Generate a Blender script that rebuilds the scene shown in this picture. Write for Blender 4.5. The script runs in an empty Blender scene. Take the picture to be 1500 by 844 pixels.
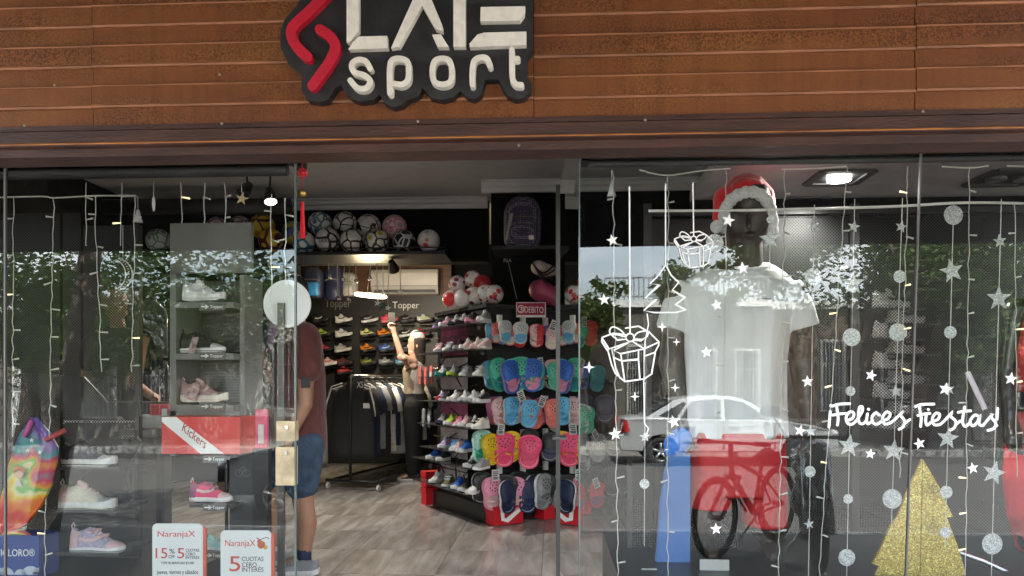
import bpy, math, random
from mathutils import Vector, Matrix
random.seed(7)
R = math.radians
sc = bpy.context.scene
C = sc.collection

# ---------------------------------------------------------------- camera, sky, sun, exposure
YAW = R(3.0); F = 1083.0; HOR = 560.0
CAM = Vector((0.0, -2.9, 1.08))
cam_d = bpy.data.cameras.new('camera'); cam = bpy.data.objects.new('camera', cam_d); C.objects.link(cam)
cam.location = CAM; cam.rotation_euler = (R(90), 0, YAW)
cam_d.sensor_width = 36.0; cam_d.lens = 36.0 * F / 1500.0
cam_d.shift_y = (HOR - 422.0) / 1500.0
cam_d.clip_start = 0.05; cam_d.clip_end = 600.0
sc.camera = cam

SUN_EL, SUN_AZ = R(64), R(12)
w = bpy.data.worlds.new('World'); sc.world = w; w.use_nodes = True
wn = w.node_tree.nodes; bg = wn['Background']
sky = wn.new('ShaderNodeTexSky'); sky.sky_type = 'NISHITA'; sky.sun_disc = False
sky.sun_elevation = SUN_EL; sky.sun_rotation = SUN_AZ
sky.air_density = 1.2; sky.dust_density = 3.0; sky.ozone_density = 0.8
wc = wn.new('ShaderNodeTexCoord'); wm = wn.new('ShaderNodeMapping'); wm.inputs['Scale'].default_value = (1, 1, 2.6)
wz = wn.new('ShaderNodeTexNoise'); wz.inputs['Scale'].default_value = 2.2; wz.inputs['Detail'].default_value = 7; wz.inputs['Roughness'].default_value = 0.55
wr_ = wn.new('ShaderNodeValToRGB'); wr_.color_ramp.elements[0].position = 0.38; wr_.color_ramp.elements[1].position = 0.62
wx = wn.new('ShaderNodeMix'); wx.data_type = 'RGBA'; wx.inputs[7].default_value = (6.6, 6.8, 7.1, 1)
wl2 = w.node_tree.links
wl2.new(wc.outputs['Generated'], wm.inputs[0]); wl2.new(wm.outputs[0], wz.inputs['Vector']); wl2.new(wz.outputs[0], wr_.inputs[0]); wl2.new(wr_.outputs[0], wx.inputs[0]); wl2.new(sky.outputs[0], wx.inputs[6]); wl2.new(wx.outputs[2], bg.inputs[0]); bg.inputs[1].default_value = 0.13
sd = bpy.data.lights.new('sun', 'SUN'); so = bpy.data.objects.new('sun', sd); C.objects.link(so)
sd.energy = 4.5; sd.angle = R(0.5); sd.color = (1.0, 0.95, 0.87)
sun_dir = Vector((math.sin(SUN_AZ) * math.cos(SUN_EL), math.cos(SUN_AZ) * math.cos(SUN_EL), math.sin(SUN_EL)))
so.rotation_euler = sun_dir.to_track_quat('Z', 'Y').to_euler(); so.location = (0, 8, 14)
vs = sc.view_settings; sc.display_settings.display_device = 'sRGB'
vs.view_transform = 'Standard'; vs.look = 'None'; vs.gamma = 1.0; vs.use_curve_mapping = False
vs.exposure = 3.75
cy = sc.cycles
cy.use_denoising = True
cy.max_bounces = 10; cy.diffuse_bounces = 5; cy.glossy_bounces = 4; cy.transmission_bounces = 4; cy.transparent_max_bounces = 16
cy.caustics_reflective = False; cy.caustics_refractive = False
cy.sample_clamp_indirect = 6.0

# ---------------------------------------------------------------- photo pixel -> place
FW = Vector((-math.sin(YAW), math.cos(YAW), 0)); RT = Vector((math.cos(YAW), math.sin(YAW), 0)); UP = Vector((0, 0, 1))
def ray(px, py): return FW + RT * ((px - 750.0) / F) + UP * ((HOR - py) / F)
def P(px, py, Y):
    d = ray(px, py); return CAM + d * ((Y - CAM.y) / d.y)
def G(px, py, z=0.0):
    d = ray(px, py); return CAM + d * ((z - CAM.z) / d.z)
def M(px, py, d):                      # seen in the shop glass (plane y = 0): the point d metres in front of it
    p = P(px, py, d); return Vector((p.x, -d, p.z))
def S(px, Y):                          # metres per photo pixel at that depth
    return ((Y - CAM.y) / ray(px, 500).y) / F
def PF(px, py, A, n, off=0.0):         # on a vertical plane through A with normal n
    d = ray(px, py); a = A + n * off
    return CAM + d * ((a - CAM).dot(n) / d.dot(n))

# ---------------------------------------------------------------- materials
MATS = {}
def mat(name, col, rough=0.6, metal=0.0, var=0.12, scale=6.0, bump=0.0, bscale=40.0, spec=0.5, emit=None, es=1.0, coat=0.0, sheen=0.0, stretch=None):
    if name in MATS: return MATS[name]
    m = bpy.data.materials.new(name); m.use_nodes = True; MATS[name] = m
    nt = m.node_tree; N = nt.nodes; L = nt.links; b = N['Principled BSDF']
    b.inputs['Roughness'].default_value = rough; b.inputs['Metallic'].default_value = metal
    b.inputs['Specular IOR Level'].default_value = spec
    b.inputs['Coat Weight'].default_value = coat; b.inputs['Sheen Weight'].default_value = sheen
    c = (*col, 1.0)
    tc = N.new('ShaderNodeTexCoord'); src = tc.outputs['Object']
    if stretch:
        mp = N.new('ShaderNodeMapping'); mp.inputs['Scale'].default_value = stretch; L.new(src, mp.inputs[0]); src = mp.outputs[0]
    nz = N.new('ShaderNodeTexNoise'); nz.inputs['Scale'].default_value = scale; nz.inputs['Detail'].default_value = 4.0
    L.new(src, nz.inputs['Vector'])
    rp = N.new('ShaderNodeValToRGB')
    rp.color_ramp.elements[0].position = 0.3; rp.color_ramp.elements[1].position = 0.7
    rp.color_ramp.elements[0].color = (*[max(0, x * (1 - var)) for x in col], 1); rp.color_ramp.elements[1].color = (*[min(1, x * (1 + var)) for x in col], 1)
    L.new(nz.outputs[0], rp.inputs[0]); L.new(rp.outputs[0], b.inputs['Base Color'])
    if bump:
        n2 = N.new('ShaderNodeTexNoise'); n2.inputs['Scale'].default_value = bscale; n2.inputs['Detail'].default_value = 3.0
        L.new(src, n2.inputs['Vector'])
        bp = N.new('ShaderNodeBump'); bp.inputs['Strength'].default_value = bump; bp.inputs['Distance'].default_value = 0.02
        L.new(n2.outputs[0], bp.inputs['Height']); L.new(bp.outputs[0], b.inputs['Normal'])
    if emit:
        b.inputs['Emission Color'].default_value = (*emit, 1); b.inputs['Emission Strength'].default_value = es
    return m
def node_mat(name):
    m = bpy.data.materials.new(name); m.use_nodes = True; MATS[name] = m
    return m, m.node_tree.nodes, m.node_tree.links, m.node_tree.nodes['Principled BSDF']
def ramp(N, L, src, stops, const=False):
    r = N.new('ShaderNodeValToRGB'); e = r.color_ramp.elements
    if const: r.color_ramp.interpolation = 'CONSTANT'
    while len(e) < len(stops): e.new(0.5)
    for k, (p, c) in enumerate(stops): e[k].position = p; e[k].color = (*c, 1)
    L.new(src, r.inputs[0]); return r

def rust_mat():
    m, N, L, b = node_mat('rusted_steel'); tc = N.new('ShaderNodeTexCoord')
    n1 = N.new('ShaderNodeTexNoise'); n1.inputs['Scale'].default_value = 1.3; n1.inputs['Detail'].default_value = 5
    mp = N.new('ShaderNodeMapping'); mp.inputs['Scale'].default_value = (0.7, 1, 2.6); L.new(tc.outputs['Object'], mp.inputs[0]); L.new(mp.outputs[0], n1.inputs['Vector'])
    n2 = N.new('ShaderNodeTexNoise'); n2.inputs['Scale'].default_value = 135; n2.inputs['Detail'].default_value = 4; n2.inputs['Roughness'].default_value = 0.65; L.new(tc.outputs['Object'], n2.inputs['Vector'])
    big = ramp(N, L, n1.outputs[0], [(0.3, (0.140, 0.043, 0.014)), (0.5, (0.190, 0.063, 0.016)), (0.72, (0.245, 0.098, 0.022))])
    spk = ramp(N, L, n2.outputs[0], [(0.40, (0.42, 0.38, 0.38)), (0.52, (0.92, 0.92, 0.92)), (0.66, (1.32, 1.38, 1.3))])
    # speckling comes in clouds
    n3 = N.new('ShaderNodeTexNoise'); n3.inputs['Scale'].default_value = 2.4; n3.inputs['Detail'].default_value = 3; L.new(mp.outputs[0], n3.inputs['Vector'])
    cl = ramp(N, L, n3.outputs[0], [(0.42, (0.12, 0.12, 0.12)), (0.6, (0.95, 0.95, 0.95))])
    mx = N.new('ShaderNodeMix'); mx.data_type = 'RGBA'; mx.blend_type = 'MULTIPLY'; L.new(cl.outputs[0], mx.inputs[0]); L.new(big.outputs[0], mx.inputs[6]); L.new(spk.outputs[0], mx.inputs[7])
    ms = N.new('ShaderNodeMapping'); ms.inputs['Scale'].default_value = (26, 1, 1.1); L.new(tc.outputs['Object'], ms.inputs[0])
    n4 = N.new('ShaderNodeTexNoise'); n4.inputs['Scale'].default_value = 1.0; n4.inputs['Detail'].default_value = 5; L.new(ms.outputs[0], n4.inputs['Vector'])
    sk = ramp(N, L, n4.outputs[0], [(0.34, (0.62, 0.58, 0.56)), (0.5, (1.0, 1.0, 1.0)), (0.68, (1.16, 1.2, 1.25))])
    m2 = N.new('ShaderNodeMix'); m2.data_type = 'RGBA'; m2.blend_type = 'MULTIPLY'; m2.inputs[0].default_value = 0.4; L.new(mx.outputs[2], m2.inputs[6]); L.new(sk.outputs[0], m2.inputs[7])
    L.new(m2.outputs[2], b.inputs['Base Color']); b.inputs['Roughness'].default_value = 0.62; b.inputs['Specular IOR Level'].default_value = 0.35
    bp = N.new('ShaderNodeBump'); bp.inputs['Strength'].default_value = 0.25; bp.inputs['Distance'].default_value = 0.004; L.new(n2.outputs[0], bp.inputs['Height']); L.new(bp.outputs[0], b.inputs['Normal'])
    return m
def glass_mat():
    m, N, L, b = node_mat('shop_glass'); N.remove(b); out = N['Material Output']
    t = N.new('ShaderNodeBsdfTransparent'); t.inputs[0].default_value = (0.93, 0.955, 0.945, 1)
    g = N.new('ShaderNodeBsdfGlossy'); g.inputs['Roughness'].default_value = 0.0; g.inputs[0].default_value = (0.95, 1, 0.99, 1)
    tc = N.new('ShaderNodeTexCoord'); nz = N.new('ShaderNodeTexNoise'); nz.inputs['Scale'].default_value = 1.3; nz.inputs['Detail'].default_value = 1.0; L.new(tc.outputs['Object'], nz.inputs['Vector'])
    bp = N.new('ShaderNodeBump'); bp.inputs['Strength'].default_value = 1.0; bp.inputs['Distance'].default_value = 0.0006; L.new(nz.outputs[0], bp.inputs['Height']); L.new(bp.outputs[0], g.inputs['Normal'])
    lw = N.new('ShaderNodeFresnel'); lw.inputs[0].default_value = 1.52
    mu = N.new('ShaderNodeMath'); mu.operation = 'MULTIPLY_ADD'; mu.inputs[1].default_value = 1.9; mu.inputs[2].default_value = GLASS_ADD; mu.use_clamp = True
    L.new(lw.outputs[0], mu.inputs[0])
    x = N.new('ShaderNodeMixShader'); L.new(mu.outputs[0], x.inputs[0]); L.new(t.outputs[0], x.inputs[1]); L.new(g.outputs[0], x.inputs[2]); L.new(x.outputs[0], out.inputs[0])
    return m
GLASS_ADD = -0.027
def perf_mat(name, col, pitch, hole):
    m, N, L, b = node_mat(name); out = N['Material Output']; tc = N.new('ShaderNodeTexCoord')
    sx = N.new('ShaderNodeSeparateXYZ'); L.new(tc.outputs['Object'], sx.inputs[0])
    cb = N.new('ShaderNodeCombineXYZ'); L.new(sx.outputs[0], cb.inputs[0]); L.new(sx.outputs[2], cb.inputs[1])
    mp = N.new('ShaderNodeMapping'); mp.inputs['Rotation'].default_value = (0, 0, R(45)); L.new(cb.outputs[0], mp.inputs[0])
    v = N.new('ShaderNodeTexVoronoi'); v.voronoi_dimensions = '2D'; v.inputs['Scale'].default_value = 1.0 / pitch; v.inputs['Randomness'].default_value = 0.0
    L.new(mp.outputs[0], v.inputs['Vector'])
    lt = N.new('ShaderNodeMath'); lt.operation = 'LESS_THAN'; lt.inputs[1].default_value = hole; L.new(v.outputs['Distance'], lt.inputs[0])
    b.inputs['Base Color'].default_value = (*col, 1); b.inputs['Roughness'].default_value = 0.4
    t = N.new('ShaderNodeBsdfTransparent'); x = N.new('ShaderNodeMixShader')
    L.new(lt.outputs[0], x.inputs[0]); L.new(b.outputs[0], x.inputs[1]); L.new(t.outputs[0], x.inputs[2]); L.new(x.outputs[0], out.inputs[0])
    return m
def ball_mat(name, base, c1, c2, scale=3.2, width=0.07, seed=0.0, style='line'):
    m, N, L, b = node_mat(name); tc = N.new('ShaderNodeTexCoord')
    mp = N.new('ShaderNodeMapping'); mp.inputs['Location'].default_value = (seed, seed * 1.7, seed * .6); L.new(tc.outputs['Generated'], mp.inputs[0])
    nz = N.new('ShaderNodeTexNoise'); nz.inputs['Scale'].default_value = 2.0; L.new(mp.outputs[0], nz.inputs['Vector'])
    ad = N.new('ShaderNodeMix'); ad.data_type = 'VECTOR'; ad.inputs[0].default_value = 0.12; L.new(mp.outputs[0], ad.inputs[4]); L.new(nz.outputs['Color'], ad.inputs[5])
    v = N.new('ShaderNodeTexVoronoi'); v.inputs['Scale'].default_value = scale; L.new(ad.outputs[1], v.inputs['Vector'])
    if style == 'line': v.feature = 'DISTANCE_TO_EDGE'; r = ramp(N, L, v.outputs['Distance'], [(0, c1), (width, base)], True)
    else: r = ramp(N, L, v.outputs['Distance'], [(0, c1), (width, c2), (width + .07, base)], True)
    if style == 'line':
        v2 = N.new('ShaderNodeTexVoronoi'); v2.inputs['Scale'].default_value = scale; L.new(ad.outputs[1], v2.inputs['Vector'])
        r2 = ramp(N, L, v2.outputs['Distance'], [(0, c2), (0.26, (1, 1, 1))], True)
        mx = N.new('ShaderNodeMix'); mx.data_type = 'RGBA'; mx.blend_type = 'MULTIPLY'; mx.inputs[0].default_value = 1; L.new(r.outputs[0], mx.inputs[6]); L.new(r2.outputs[0], mx.inputs[7]); L.new(mx.outputs[2], b.inputs['Base Color'])
    else: L.new(r.outputs[0], b.inputs['Base Color'])
    b.inputs['Roughness'].default_value = 0.35
    return m
def glitter_mat(name, c0, c1, scale=260.0, metal=0.6):
    m, N, L, b = node_mat(name); tc = N.new('ShaderNodeTexCoord')
    v = N.new('ShaderNodeTexVoronoi'); v.inputs['Scale'].default_value = scale; L.new(tc.outputs['Object'], v.inputs['Vector'])
    sp = N.new('ShaderNodeSeparateColor'); L.new(v.outputs['Color'], sp.inputs[0])
    r = ramp(N, L, sp.outputs[0], [(0.0, c0), (0.8, c1), (1.0, tuple(min(1, x * 1.6 + .1) for x in c1))]); L.new(r.outputs[0], b.inputs['Base Color'])
    b.inputs['Metallic'].default_value = metal; b.inputs['Roughness'].default_value = 0.38
    nm = N.new('ShaderNodeNormalMap'); nm.inputs[0].default_value = 1.0
    bp = N.new('ShaderNodeBump'); bp.inputs['Strength'].default_value = 0.9; bp.inputs['Distance'].default_value = 0.003; L.new(sp.outputs[1], bp.inputs['Height']); L.new(bp.outputs[0], b.inputs['Normal'])
    return m
def tile_mat():
    m, N, L, b = node_mat('floor_tile'); tc = N.new('ShaderNodeTexCoord'); oi = N.new('ShaderNodeObjectInfo')
    ad = N.new('ShaderNodeVectorMath'); ad.operation = 'MULTIPLY_ADD'; ad.inputs[1].default_value = (1, 1, 1)
    k = N.new('ShaderNodeMath'); k.operation = 'MULTIPLY'; k.inputs[1].default_value = 40; L.new(oi.outputs['Random'], k.inputs[0])
    L.new(tc.outputs['Object'], ad.inputs[0]); L.new(k.outputs[0], ad.inputs[2])
    mp = N.new('ShaderNodeMapping'); mp.inputs['Scale'].default_value = (9, 1.3, 1); mp.inputs['Rotation'].default_value = (0, 0, R(8)); L.new(ad.outputs[0], mp.inputs[0])
    n = N.new('ShaderNodeTexNoise'); n.inputs['Scale'].default_value = 1.0; n.inputs['Detail'].default_value = 7; n.inputs['Roughness'].default_value = 0.62; n.inputs['Distortion'].default_value = 0.5; L.new(mp.outputs[0], n.inputs['Vector'])
    r = ramp(N, L, n.outputs[0], [(0.28, (0.22, 0.195, 0.17)), (0.45, (0.32, 0.29, 0.265)), (0.58, (0.42, 0.395, 0.365)), (0.75, (0.54, 0.52, 0.49))])
    hs = N.new('ShaderNodeHueSaturation'); mr = N.new('ShaderNodeMapRange'); mr.inputs[3].default_value = 0.86; mr.inputs[4].default_value = 1.1
    L.new(oi.outputs['Random'], mr.inputs[0]); L.new(mr.outputs[0], hs.inputs['Value']); L.new(r.outputs[0], hs.inputs['Color']); L.new(hs.outputs[0], b.inputs['Base Color'])
    b.inputs['Roughness'].default_value = 0.2
    return m
def leaf_mat(name, c0, c1):
    m, N, L, b = node_mat(name); out = N['Material Output']; g = N.new('ShaderNodeNewGeometry')
    r = ramp(N, L, g.outputs['Random Per Island'], [(0, c0), (1, c1)]); L.new(r.outputs[0], b.inputs['Base Color']); b.inputs['Roughness'].default_value = 0.5
    t = N.new('ShaderNodeBsdfTranslucent'); L.new(r.outputs[0], t.inputs[0]); x = N.new('ShaderNodeMixShader'); x.inputs[0].default_value = 0.3
    L.new(b.outputs[0], x.inputs[1]); L.new(t.outputs[0], x.inputs[2]); L.new(x.outputs[0], out.inputs[0]); return m

RUST = rust_mat(); GLASS = glass_mat(); TILE = tile_mat()
PERF = perf_mat('perforated_black_metal', (0.012, 0.012, 0.013), 0.0115, 0.36)
BLACK = mat('black_board', (0.012, 0.012, 0.013), 0.5, var=0.3)
BLK_METAL = mat('black_metal', (0.015, 0.015, 0.016), 0.38, var=0.3)
WHITE = mat('white_paint', (0.78, 0.77, 0.74), 0.55, var=0.05, bump=.03)
CEIL = mat('ceiling_plaster', (0.60, 0.585, 0.57), 0.8, var=0.05)
VINYL = mat('white_vinyl', (0.86, 0.86, 0.84), 0.5, var=0.03)
WIREW = mat('white_wire', (0.75, 0.74, 0.68), 0.5, var=0.05)
GREY = mat('dark_grey_laminate', (0.10, 0.10, 0.092), 0.45, var=0.08)
GREY2 = mat('grey_laminate', (0.15, 0.15, 0.138), 0.45, var=0.08)
SILVER = glitter_mat('silver_glitter', (0.33, 0.35, 0.36), (0.74, 0.77, 0.78), 300, 0.35)
GOLD = glitter_mat('gold_glitter', (0.30, 0.20, 0.03), (0.75, 0.58, 0.16), 240, 0.55)
CHROME = mat('steel', (0.55, 0.55, 0.55), 0.25, 1.0, var=0.06)
BRASS = mat('brass_plate', (0.40, 0.32, 0.20), 0.5, 0.2, var=0.3, scale=22)
WARM = mat('warm_bulb', (0.8, 0.7, 0.4), 0.4, emit=(1, .8, .45), es=0.12)
COLD = mat('lamp_lens', (0.9, 0.9, 0.9), 0.4, emit=(1, .96, .9), es=2.5)
RINGL = mat('warm_led_ring', (0.9, 0.8, 0.6), 0.4, emit=(1, .78, .42), es=2.0)
RED = mat('red_paint', (0.55, 0.012, 0.022), 0.5, var=0.1)
SKIN = mat('skin_tan', (0.42, 0.22, 0.14), 0.5, var=0.08)
def col(name, c, rough=0.55, **k): return mat(name, c, rough, **k)

# ---------------------------------------------------------------- mesh building
class MB:
    def __init__(s): s.v = []; s.f = []; s.m = []
    def add(s, vs, fs, mi=0):
        o = len(s.v); s.v += [Vector(q) for q in vs]; s.f += [[i + o for i in f] for f in fs]; s.m += [mi] * len(fs); return s
    def box(s, c, sz, rz=0.0, mi=0):
        c = Vector(c); h = Vector(sz) / 2; cr, sr = math.cos(rz), math.sin(rz); vs = []
        for z in (-1, 1):
            for x, y in ((-1, -1), (1, -1), (1, 1), (-1, 1)):
                X, Y = x * h.x, y * h.y; vs.append(c + Vector((X * cr - Y * sr, X * sr + Y * cr, z * h.z)))
        return s.add(vs, [(0, 3, 2, 1), (4, 5, 6, 7), (0, 1, 5, 4), (1, 2, 6, 5), (2, 3, 7, 6), (3, 0, 4, 7)], mi)
    def bx(s, a, b, mi=0):
        a, b = Vector(a), Vector(b); return s.box((a + b) / 2, [abs(q) for q in (b - a)], 0, mi)
    def loft(s, rings, caps=True, closed=True, mi=0):
        n = len(rings[0]); vs = [p for r in rings for p in r]; fs = []
        for k in range(len(rings) - 1):
            for i in range(n if closed else n - 1):
                j = (i + 1) % n; fs.append((k * n + i, k * n + j, (k + 1) * n + j, (k + 1) * n + i))
        if caps: fs += [tuple(range(n - 1, -1, -1)), tuple(range((len(rings) - 1) * n, len(rings) * n))]
        return s.add(vs, fs, mi)
    def tube(s, pts, r, n=6, mi=0, caps=True):
        pts = [Vector(p) for p in pts]; rs = r if isinstance(r, (list, tuple)) else [r] * len(pts); rings = []; up = None
        for k, p in enumerate(pts):
            t = (pts[min(k + 1, len(pts) - 1)] - pts[max(k - 1, 0)])
            t = t.normalized() if t.length > 1e-9 else Vector((0, 0, 1))
            if up is None: up = Vector((0, 0, 1)) if abs(t.z) < .9 else Vector((1, 0, 0))
            a = t.cross(up).normalized() if t.cross(up).length > 1e-6 else t.orthogonal().normalized(); b = a.cross(t); up = b
            rings.append([p + (a * math.cos(q) + b * math.sin(q)) * rs[k] for q in [2 * math.pi * i / n for i in range(n)]])
        return s.loft(rings, caps, True, mi)
    def torus(s, c, ax, R0, r, n=28, m=8, mi=0, ry=None):
        c = Vector(c); ax = Vector(ax).normalized(); a = ax.orthogonal().normalized(); b = ax.cross(a); rings = []
        for i in range(n):
            t = 2 * math.pi * i / n; d = a * math.cos(t) + b * math.sin(t)
            rings.append([c + d * (R0 + r * math.cos(q)) + ax * ((ry or r) * math.sin(q)) for q in [2 * math.pi * j / m for j in range(m)]])
        rings.append(rings[0]); return s.loft(rings, False, True, mi)
    def sph(s, c, r, n=20, m=12, mi=0):
        c = Vector(c); r = Vector((r, r, r)) if not hasattr(r, '__len__') else Vector(r); vs = []; fs = []
        for j in range(m + 1):
            t = math.pi * j / m
            for i in range(n):
                q = 2 * math.pi * i / n; vs.append(c + Vector((r.x * math.sin(t) * math.cos(q), r.y * math.sin(t) * math.sin(q), r.z * math.cos(t))))
        for j in range(m):
            for i in range(n):
                k = (i + 1) % n; fs.append((j * n + i, (j + 1) * n + i, (j + 1) * n + k, j * n + k))
        return s.add(vs, fs, mi)
    def cap(s, p, q, r0, r1, n=14, flat=1.0, mi=0):
        p, q = Vector(p), Vector(q); t = (q - p); t = t.normalized() if t.length > 1e-6 else Vector((0, 0, 1)); a = t.orthogonal().normalized(); b = a.cross(t); rings = []
        def ring(c, r): return [Vector((x.x, c.y + (x.y - c.y) * flat, x.z)) for x in [c + (a * math.cos(u) + b * math.sin(u)) * r for u in [2 * math.pi * i / n for i in range(n)]]]
        for k in (0.02, .35, .7): rings.append(ring(p - t * r0 * math.cos(k * math.pi / 2), r0 * math.sin(k * math.pi / 2)))
        for k in (1.0, .7, .35, .02): rings.append(ring((q if k < 1 else q) + t * r1 * math.cos(k * math.pi / 2), r1 * math.sin(k * math.pi / 2))) if k < 1 else (rings.append(ring(p, r0)), rings.append(ring(q, r1)))
        return s.loft(rings, True, True, mi)
    def prism(s, pts, ext, mi=0, mis=None):
        pts = [Vector(p) for p in pts]; e = Vector(ext); n = len(pts)
        s.add(pts + [p + e for p in pts], [tuple(range(n)), tuple(range(2 * n - 1, n - 1, -1))], mi)
        o = len(s.v) - 2 * n
        s.f += [[o + i, o + n + i, o + n + (i + 1) % n, o + (i + 1) % n] for i in range(n)]; s.m += [mi if mis is None else mis] * n
        return s
    def lathe(s, prof, c=(0, 0, 0), n=24, mi=0):
        c = Vector(c); return s.loft([[c + Vector((r * math.cos(q), r * math.sin(q), z)) for q in [2 * math.pi * i / n for i in range(n)]] for r, z in prof], True, True, mi)
    def ribbon(s, pts, wd, mp, ext, closed=False, caps=6, mi=0):
        """flat stroke of width wd along 2-D pts, mapped to 3-D by mp and given thickness ext"""
        pts = [Vector((p[0], p[1])) for p in pts]; n = len(pts); Lf = []; Rt = []
        for k in range(n):
            a = pts[(k - 1) % n] if closed else pts[max(k - 1, 0)]; b = pts[(k + 1) % n] if closed else pts[min(k + 1, n - 1)]
            d = (b - a); d = d.normalized() if d.length > 1e-9 else Vector((1, 0)); nn = Vector((-d.y, d.x)) * (wd / 2)
            d1 = (pts[k] - a); d2 = (b - pts[k])
            if d1.length > 1e-9 and d2.length > 1e-9:
                cs = max(.45, d1.normalized().dot(d)); nn = nn / cs
            Lf.append(pts[k] + nn); Rt.append(pts[k] - nn)
        def quad(q):
            e = Vector(ext); v3 = [Vector(mp(*x)) for x in q]; m = len(q)
            s.add(v3 + [x + e for x in v3], [tuple(range(m)), tuple(range(2 * m - 1, m - 1, -1))] + [(i, m + i, m + (i + 1) % m, (i + 1) % m) for i in range(m)], mi)
        rng = range(n if closed else n - 1)
        e = Vector(ext); base = len(s.v)
        for k in range(n): s.v += [Vector(mp(*Lf[k])), Vector(mp(*Rt[k])), Vector(mp(*Lf[k])) + e, Vector(mp(*Rt[k])) + e]
        for k in rng:
            a = base + 4 * k; b = base + 4 * ((k + 1) % n)
            for q in ((a, a + 1, b + 1, b), (a + 2, b + 2, b + 3, a + 3), (a, b, b + 2, a + 2), (a + 1, a + 3, b + 3, b + 1)): s.f.append(list(q)); s.m.append(mi)
        if not closed and caps:
            for p, q in ((pts[0], pts[1]), (pts[-1], pts[-2])):
                d = (p - q).normalized(); a0 = math.atan2(d.y, d.x)
                quad([(p.x + wd / 2 * math.cos(a0 + u), p.y + wd / 2 * math.sin(a0 + u)) for u in [-math.pi / 2 + math.pi * i / caps for i in range(caps + 1)]])
        return s
    def build(s, name, mats, parent=None, smooth=False, local=False, auto=None):
        if not isinstance(mats, (list, tuple)): mats = [mats]
        if local: o0 = Vector((0, 0, 0))
        elif parent is not None: o0 = wl(parent)
        else:
            xs = [v.x for v in s.v]; ys = [v.y for v in s.v]; o0 = Vector(((min(xs) + max(xs)) / 2, (min(ys) + max(ys)) / 2, min(v.z for v in s.v)))
        me = bpy.data.meshes.new(name); me.from_pydata([v - o0 for v in s.v], [], s.f)
        for m in mats: me.materials.append(m)
        if len(mats) > 1: me.polygons.foreach_set('material_index', s.m)
        if smooth:
            me.polygons.foreach_set('use_smooth', [True] * len(me.polygons))
            if auto: me.set_sharp_from_angle(angle=R(auto))
        me.validate(); me.update()
        o = bpy.data.objects.new(name, me); C.objects.link(o)
        if parent is not None: o.parent = parent
        elif not local: o.location = o0
        return o
def wl(o):
    v = Vector(o.location)
    while o.parent: o = o.parent; v = v + Vector(o.location)
    return v
def tag(o, label, cat, group=None, kind=None):
    if label: o['label'] = label
    if cat: o['category'] = cat
    if group: o['group'] = group
    if kind: o['kind'] = kind
    return o
def struct(o): o['kind'] = 'structure'; return o
def thing(name, label, cat, loc=(0, 0, 0), rz=0.0, group=None):
    o = bpy.data.objects.new(name, None); C.objects.link(o); o.location = loc; o.rotation_euler = (0, 0, rz); o.empty_display_size = 0.05
    return tag(o, label, cat, group)
def inst(me, name, parent=None, loc=(0, 0, 0), rot=(0, 0, 0), scale=(1, 1, 1)):
    o = bpy.data.objects.new(name, me); C.objects.link(o); o.parent = parent; o.location = loc; o.rotation_euler = rot; o.scale = scale; return o
def figure(mb, name, m, parent, voxel=0.012, smooth=5, local=True):
    o = mb.build(name, m, parent, True, local)
    r = o.modifiers.new('join', 'REMESH'); r.mode = 'VOXEL'; r.voxel_size = voxel; r.use_smooth_shade = True
    if smooth:
        k = o.modifiers.new('soften', 'SMOOTH'); k.factor = 0.5; k.iterations = smooth
    return o
def smooth2(pts, sub=6, closed=False):
    pts = [Vector((*p[:2],)) if len(p) == 2 else Vector(p) for p in pts]; n = len(pts); out = []
    for k in range(n if closed else n - 1):
        p0 = pts[(k - 1) % n] if closed or k > 0 else pts[k]; p1 = pts[k]; p2 = pts[(k + 1) % n]; p3 = pts[(k + 2) % n] if closed or k + 2 < n else p2
        for i in range(sub):
            t = i / sub; out.append(0.5 * ((2 * p1) + (p2 - p0) * t + (2 * p0 - 5 * p1 + 4 * p2 - p3) * t * t + (3 * p1 - p0 - 3 * p2 + p3) * t ** 3))
    if not closed: out.append(pts[-1])
    return out

# ---- lettering: glyph outlines turned into meshes while the scene is still small
TXT = {}
def glyphs(s):
    if s in TXT: return TXT[s]
    cu = bpy.data.curves.new('lettering', 'FONT'); cu.body = s; cu.resolution_u = 3; cu.extrude = 0.02
    o = bpy.data.objects.new('lettering', cu); C.objects.link(o); bpy.context.view_layer.update()
    me = bpy.data.meshes.new_from_object(o.evaluated_get(bpy.context.evaluated_depsgraph_get()))
    vs = [v.co.copy() for v in me.vertices]; fs = [list(p.vertices) for p in me.polygons]
    bpy.data.objects.remove(o); bpy.data.curves.remove(cu); bpy.data.meshes.remove(me)
    x0, x1 = min(v.x for v in vs), max(v.x for v in vs); y0, y1 = min(v.y for v in vs), max(v.y for v in vs)
    TXT[s] = ([((v.x - x0) / (x1 - x0), (v.y - y0) / (y1 - y0), (v.z + .02) / .04) for v in vs], fs); return TXT[s]
for s_ in ('LATE', 'sport', 'TICLORO\u00ae', 'Kickers', 'Topper', 'XS', 'DEBITO', '3', 'NaranjaX', '15', '%', 'OFF', '5', 'CUOTAS', 'CERO', 'INTER\u00c9S', 'TOPE DE REINTEGRO $15.000', 'jueves, viernes y s\u00e1bados', 'DRIBLING', 'FILA'): glyphs(s_)
def text(s, tl, tr, br, bl, mp, ext, m, parent, name='lettering'):
    """lettering s filling the quad tl..bl (2-D), mapped by mp to 3-D, thickness ext"""
    vs, fs = glyphs(s); mb = MB(); tl, tr, br, bl = [Vector(q) for q in (tl, tr, br, bl)]; e = Vector(ext); out = []
    for x, y, z in vs:
        q = (bl * (1 - x) + br * x) * (1 - y) + (tl * (1 - x) + tr * x) * y
        out.append(Vector(mp(q.x, q.y)) + e * z)
    mb.add(out, fs); return mb.build(name, m, parent)
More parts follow.
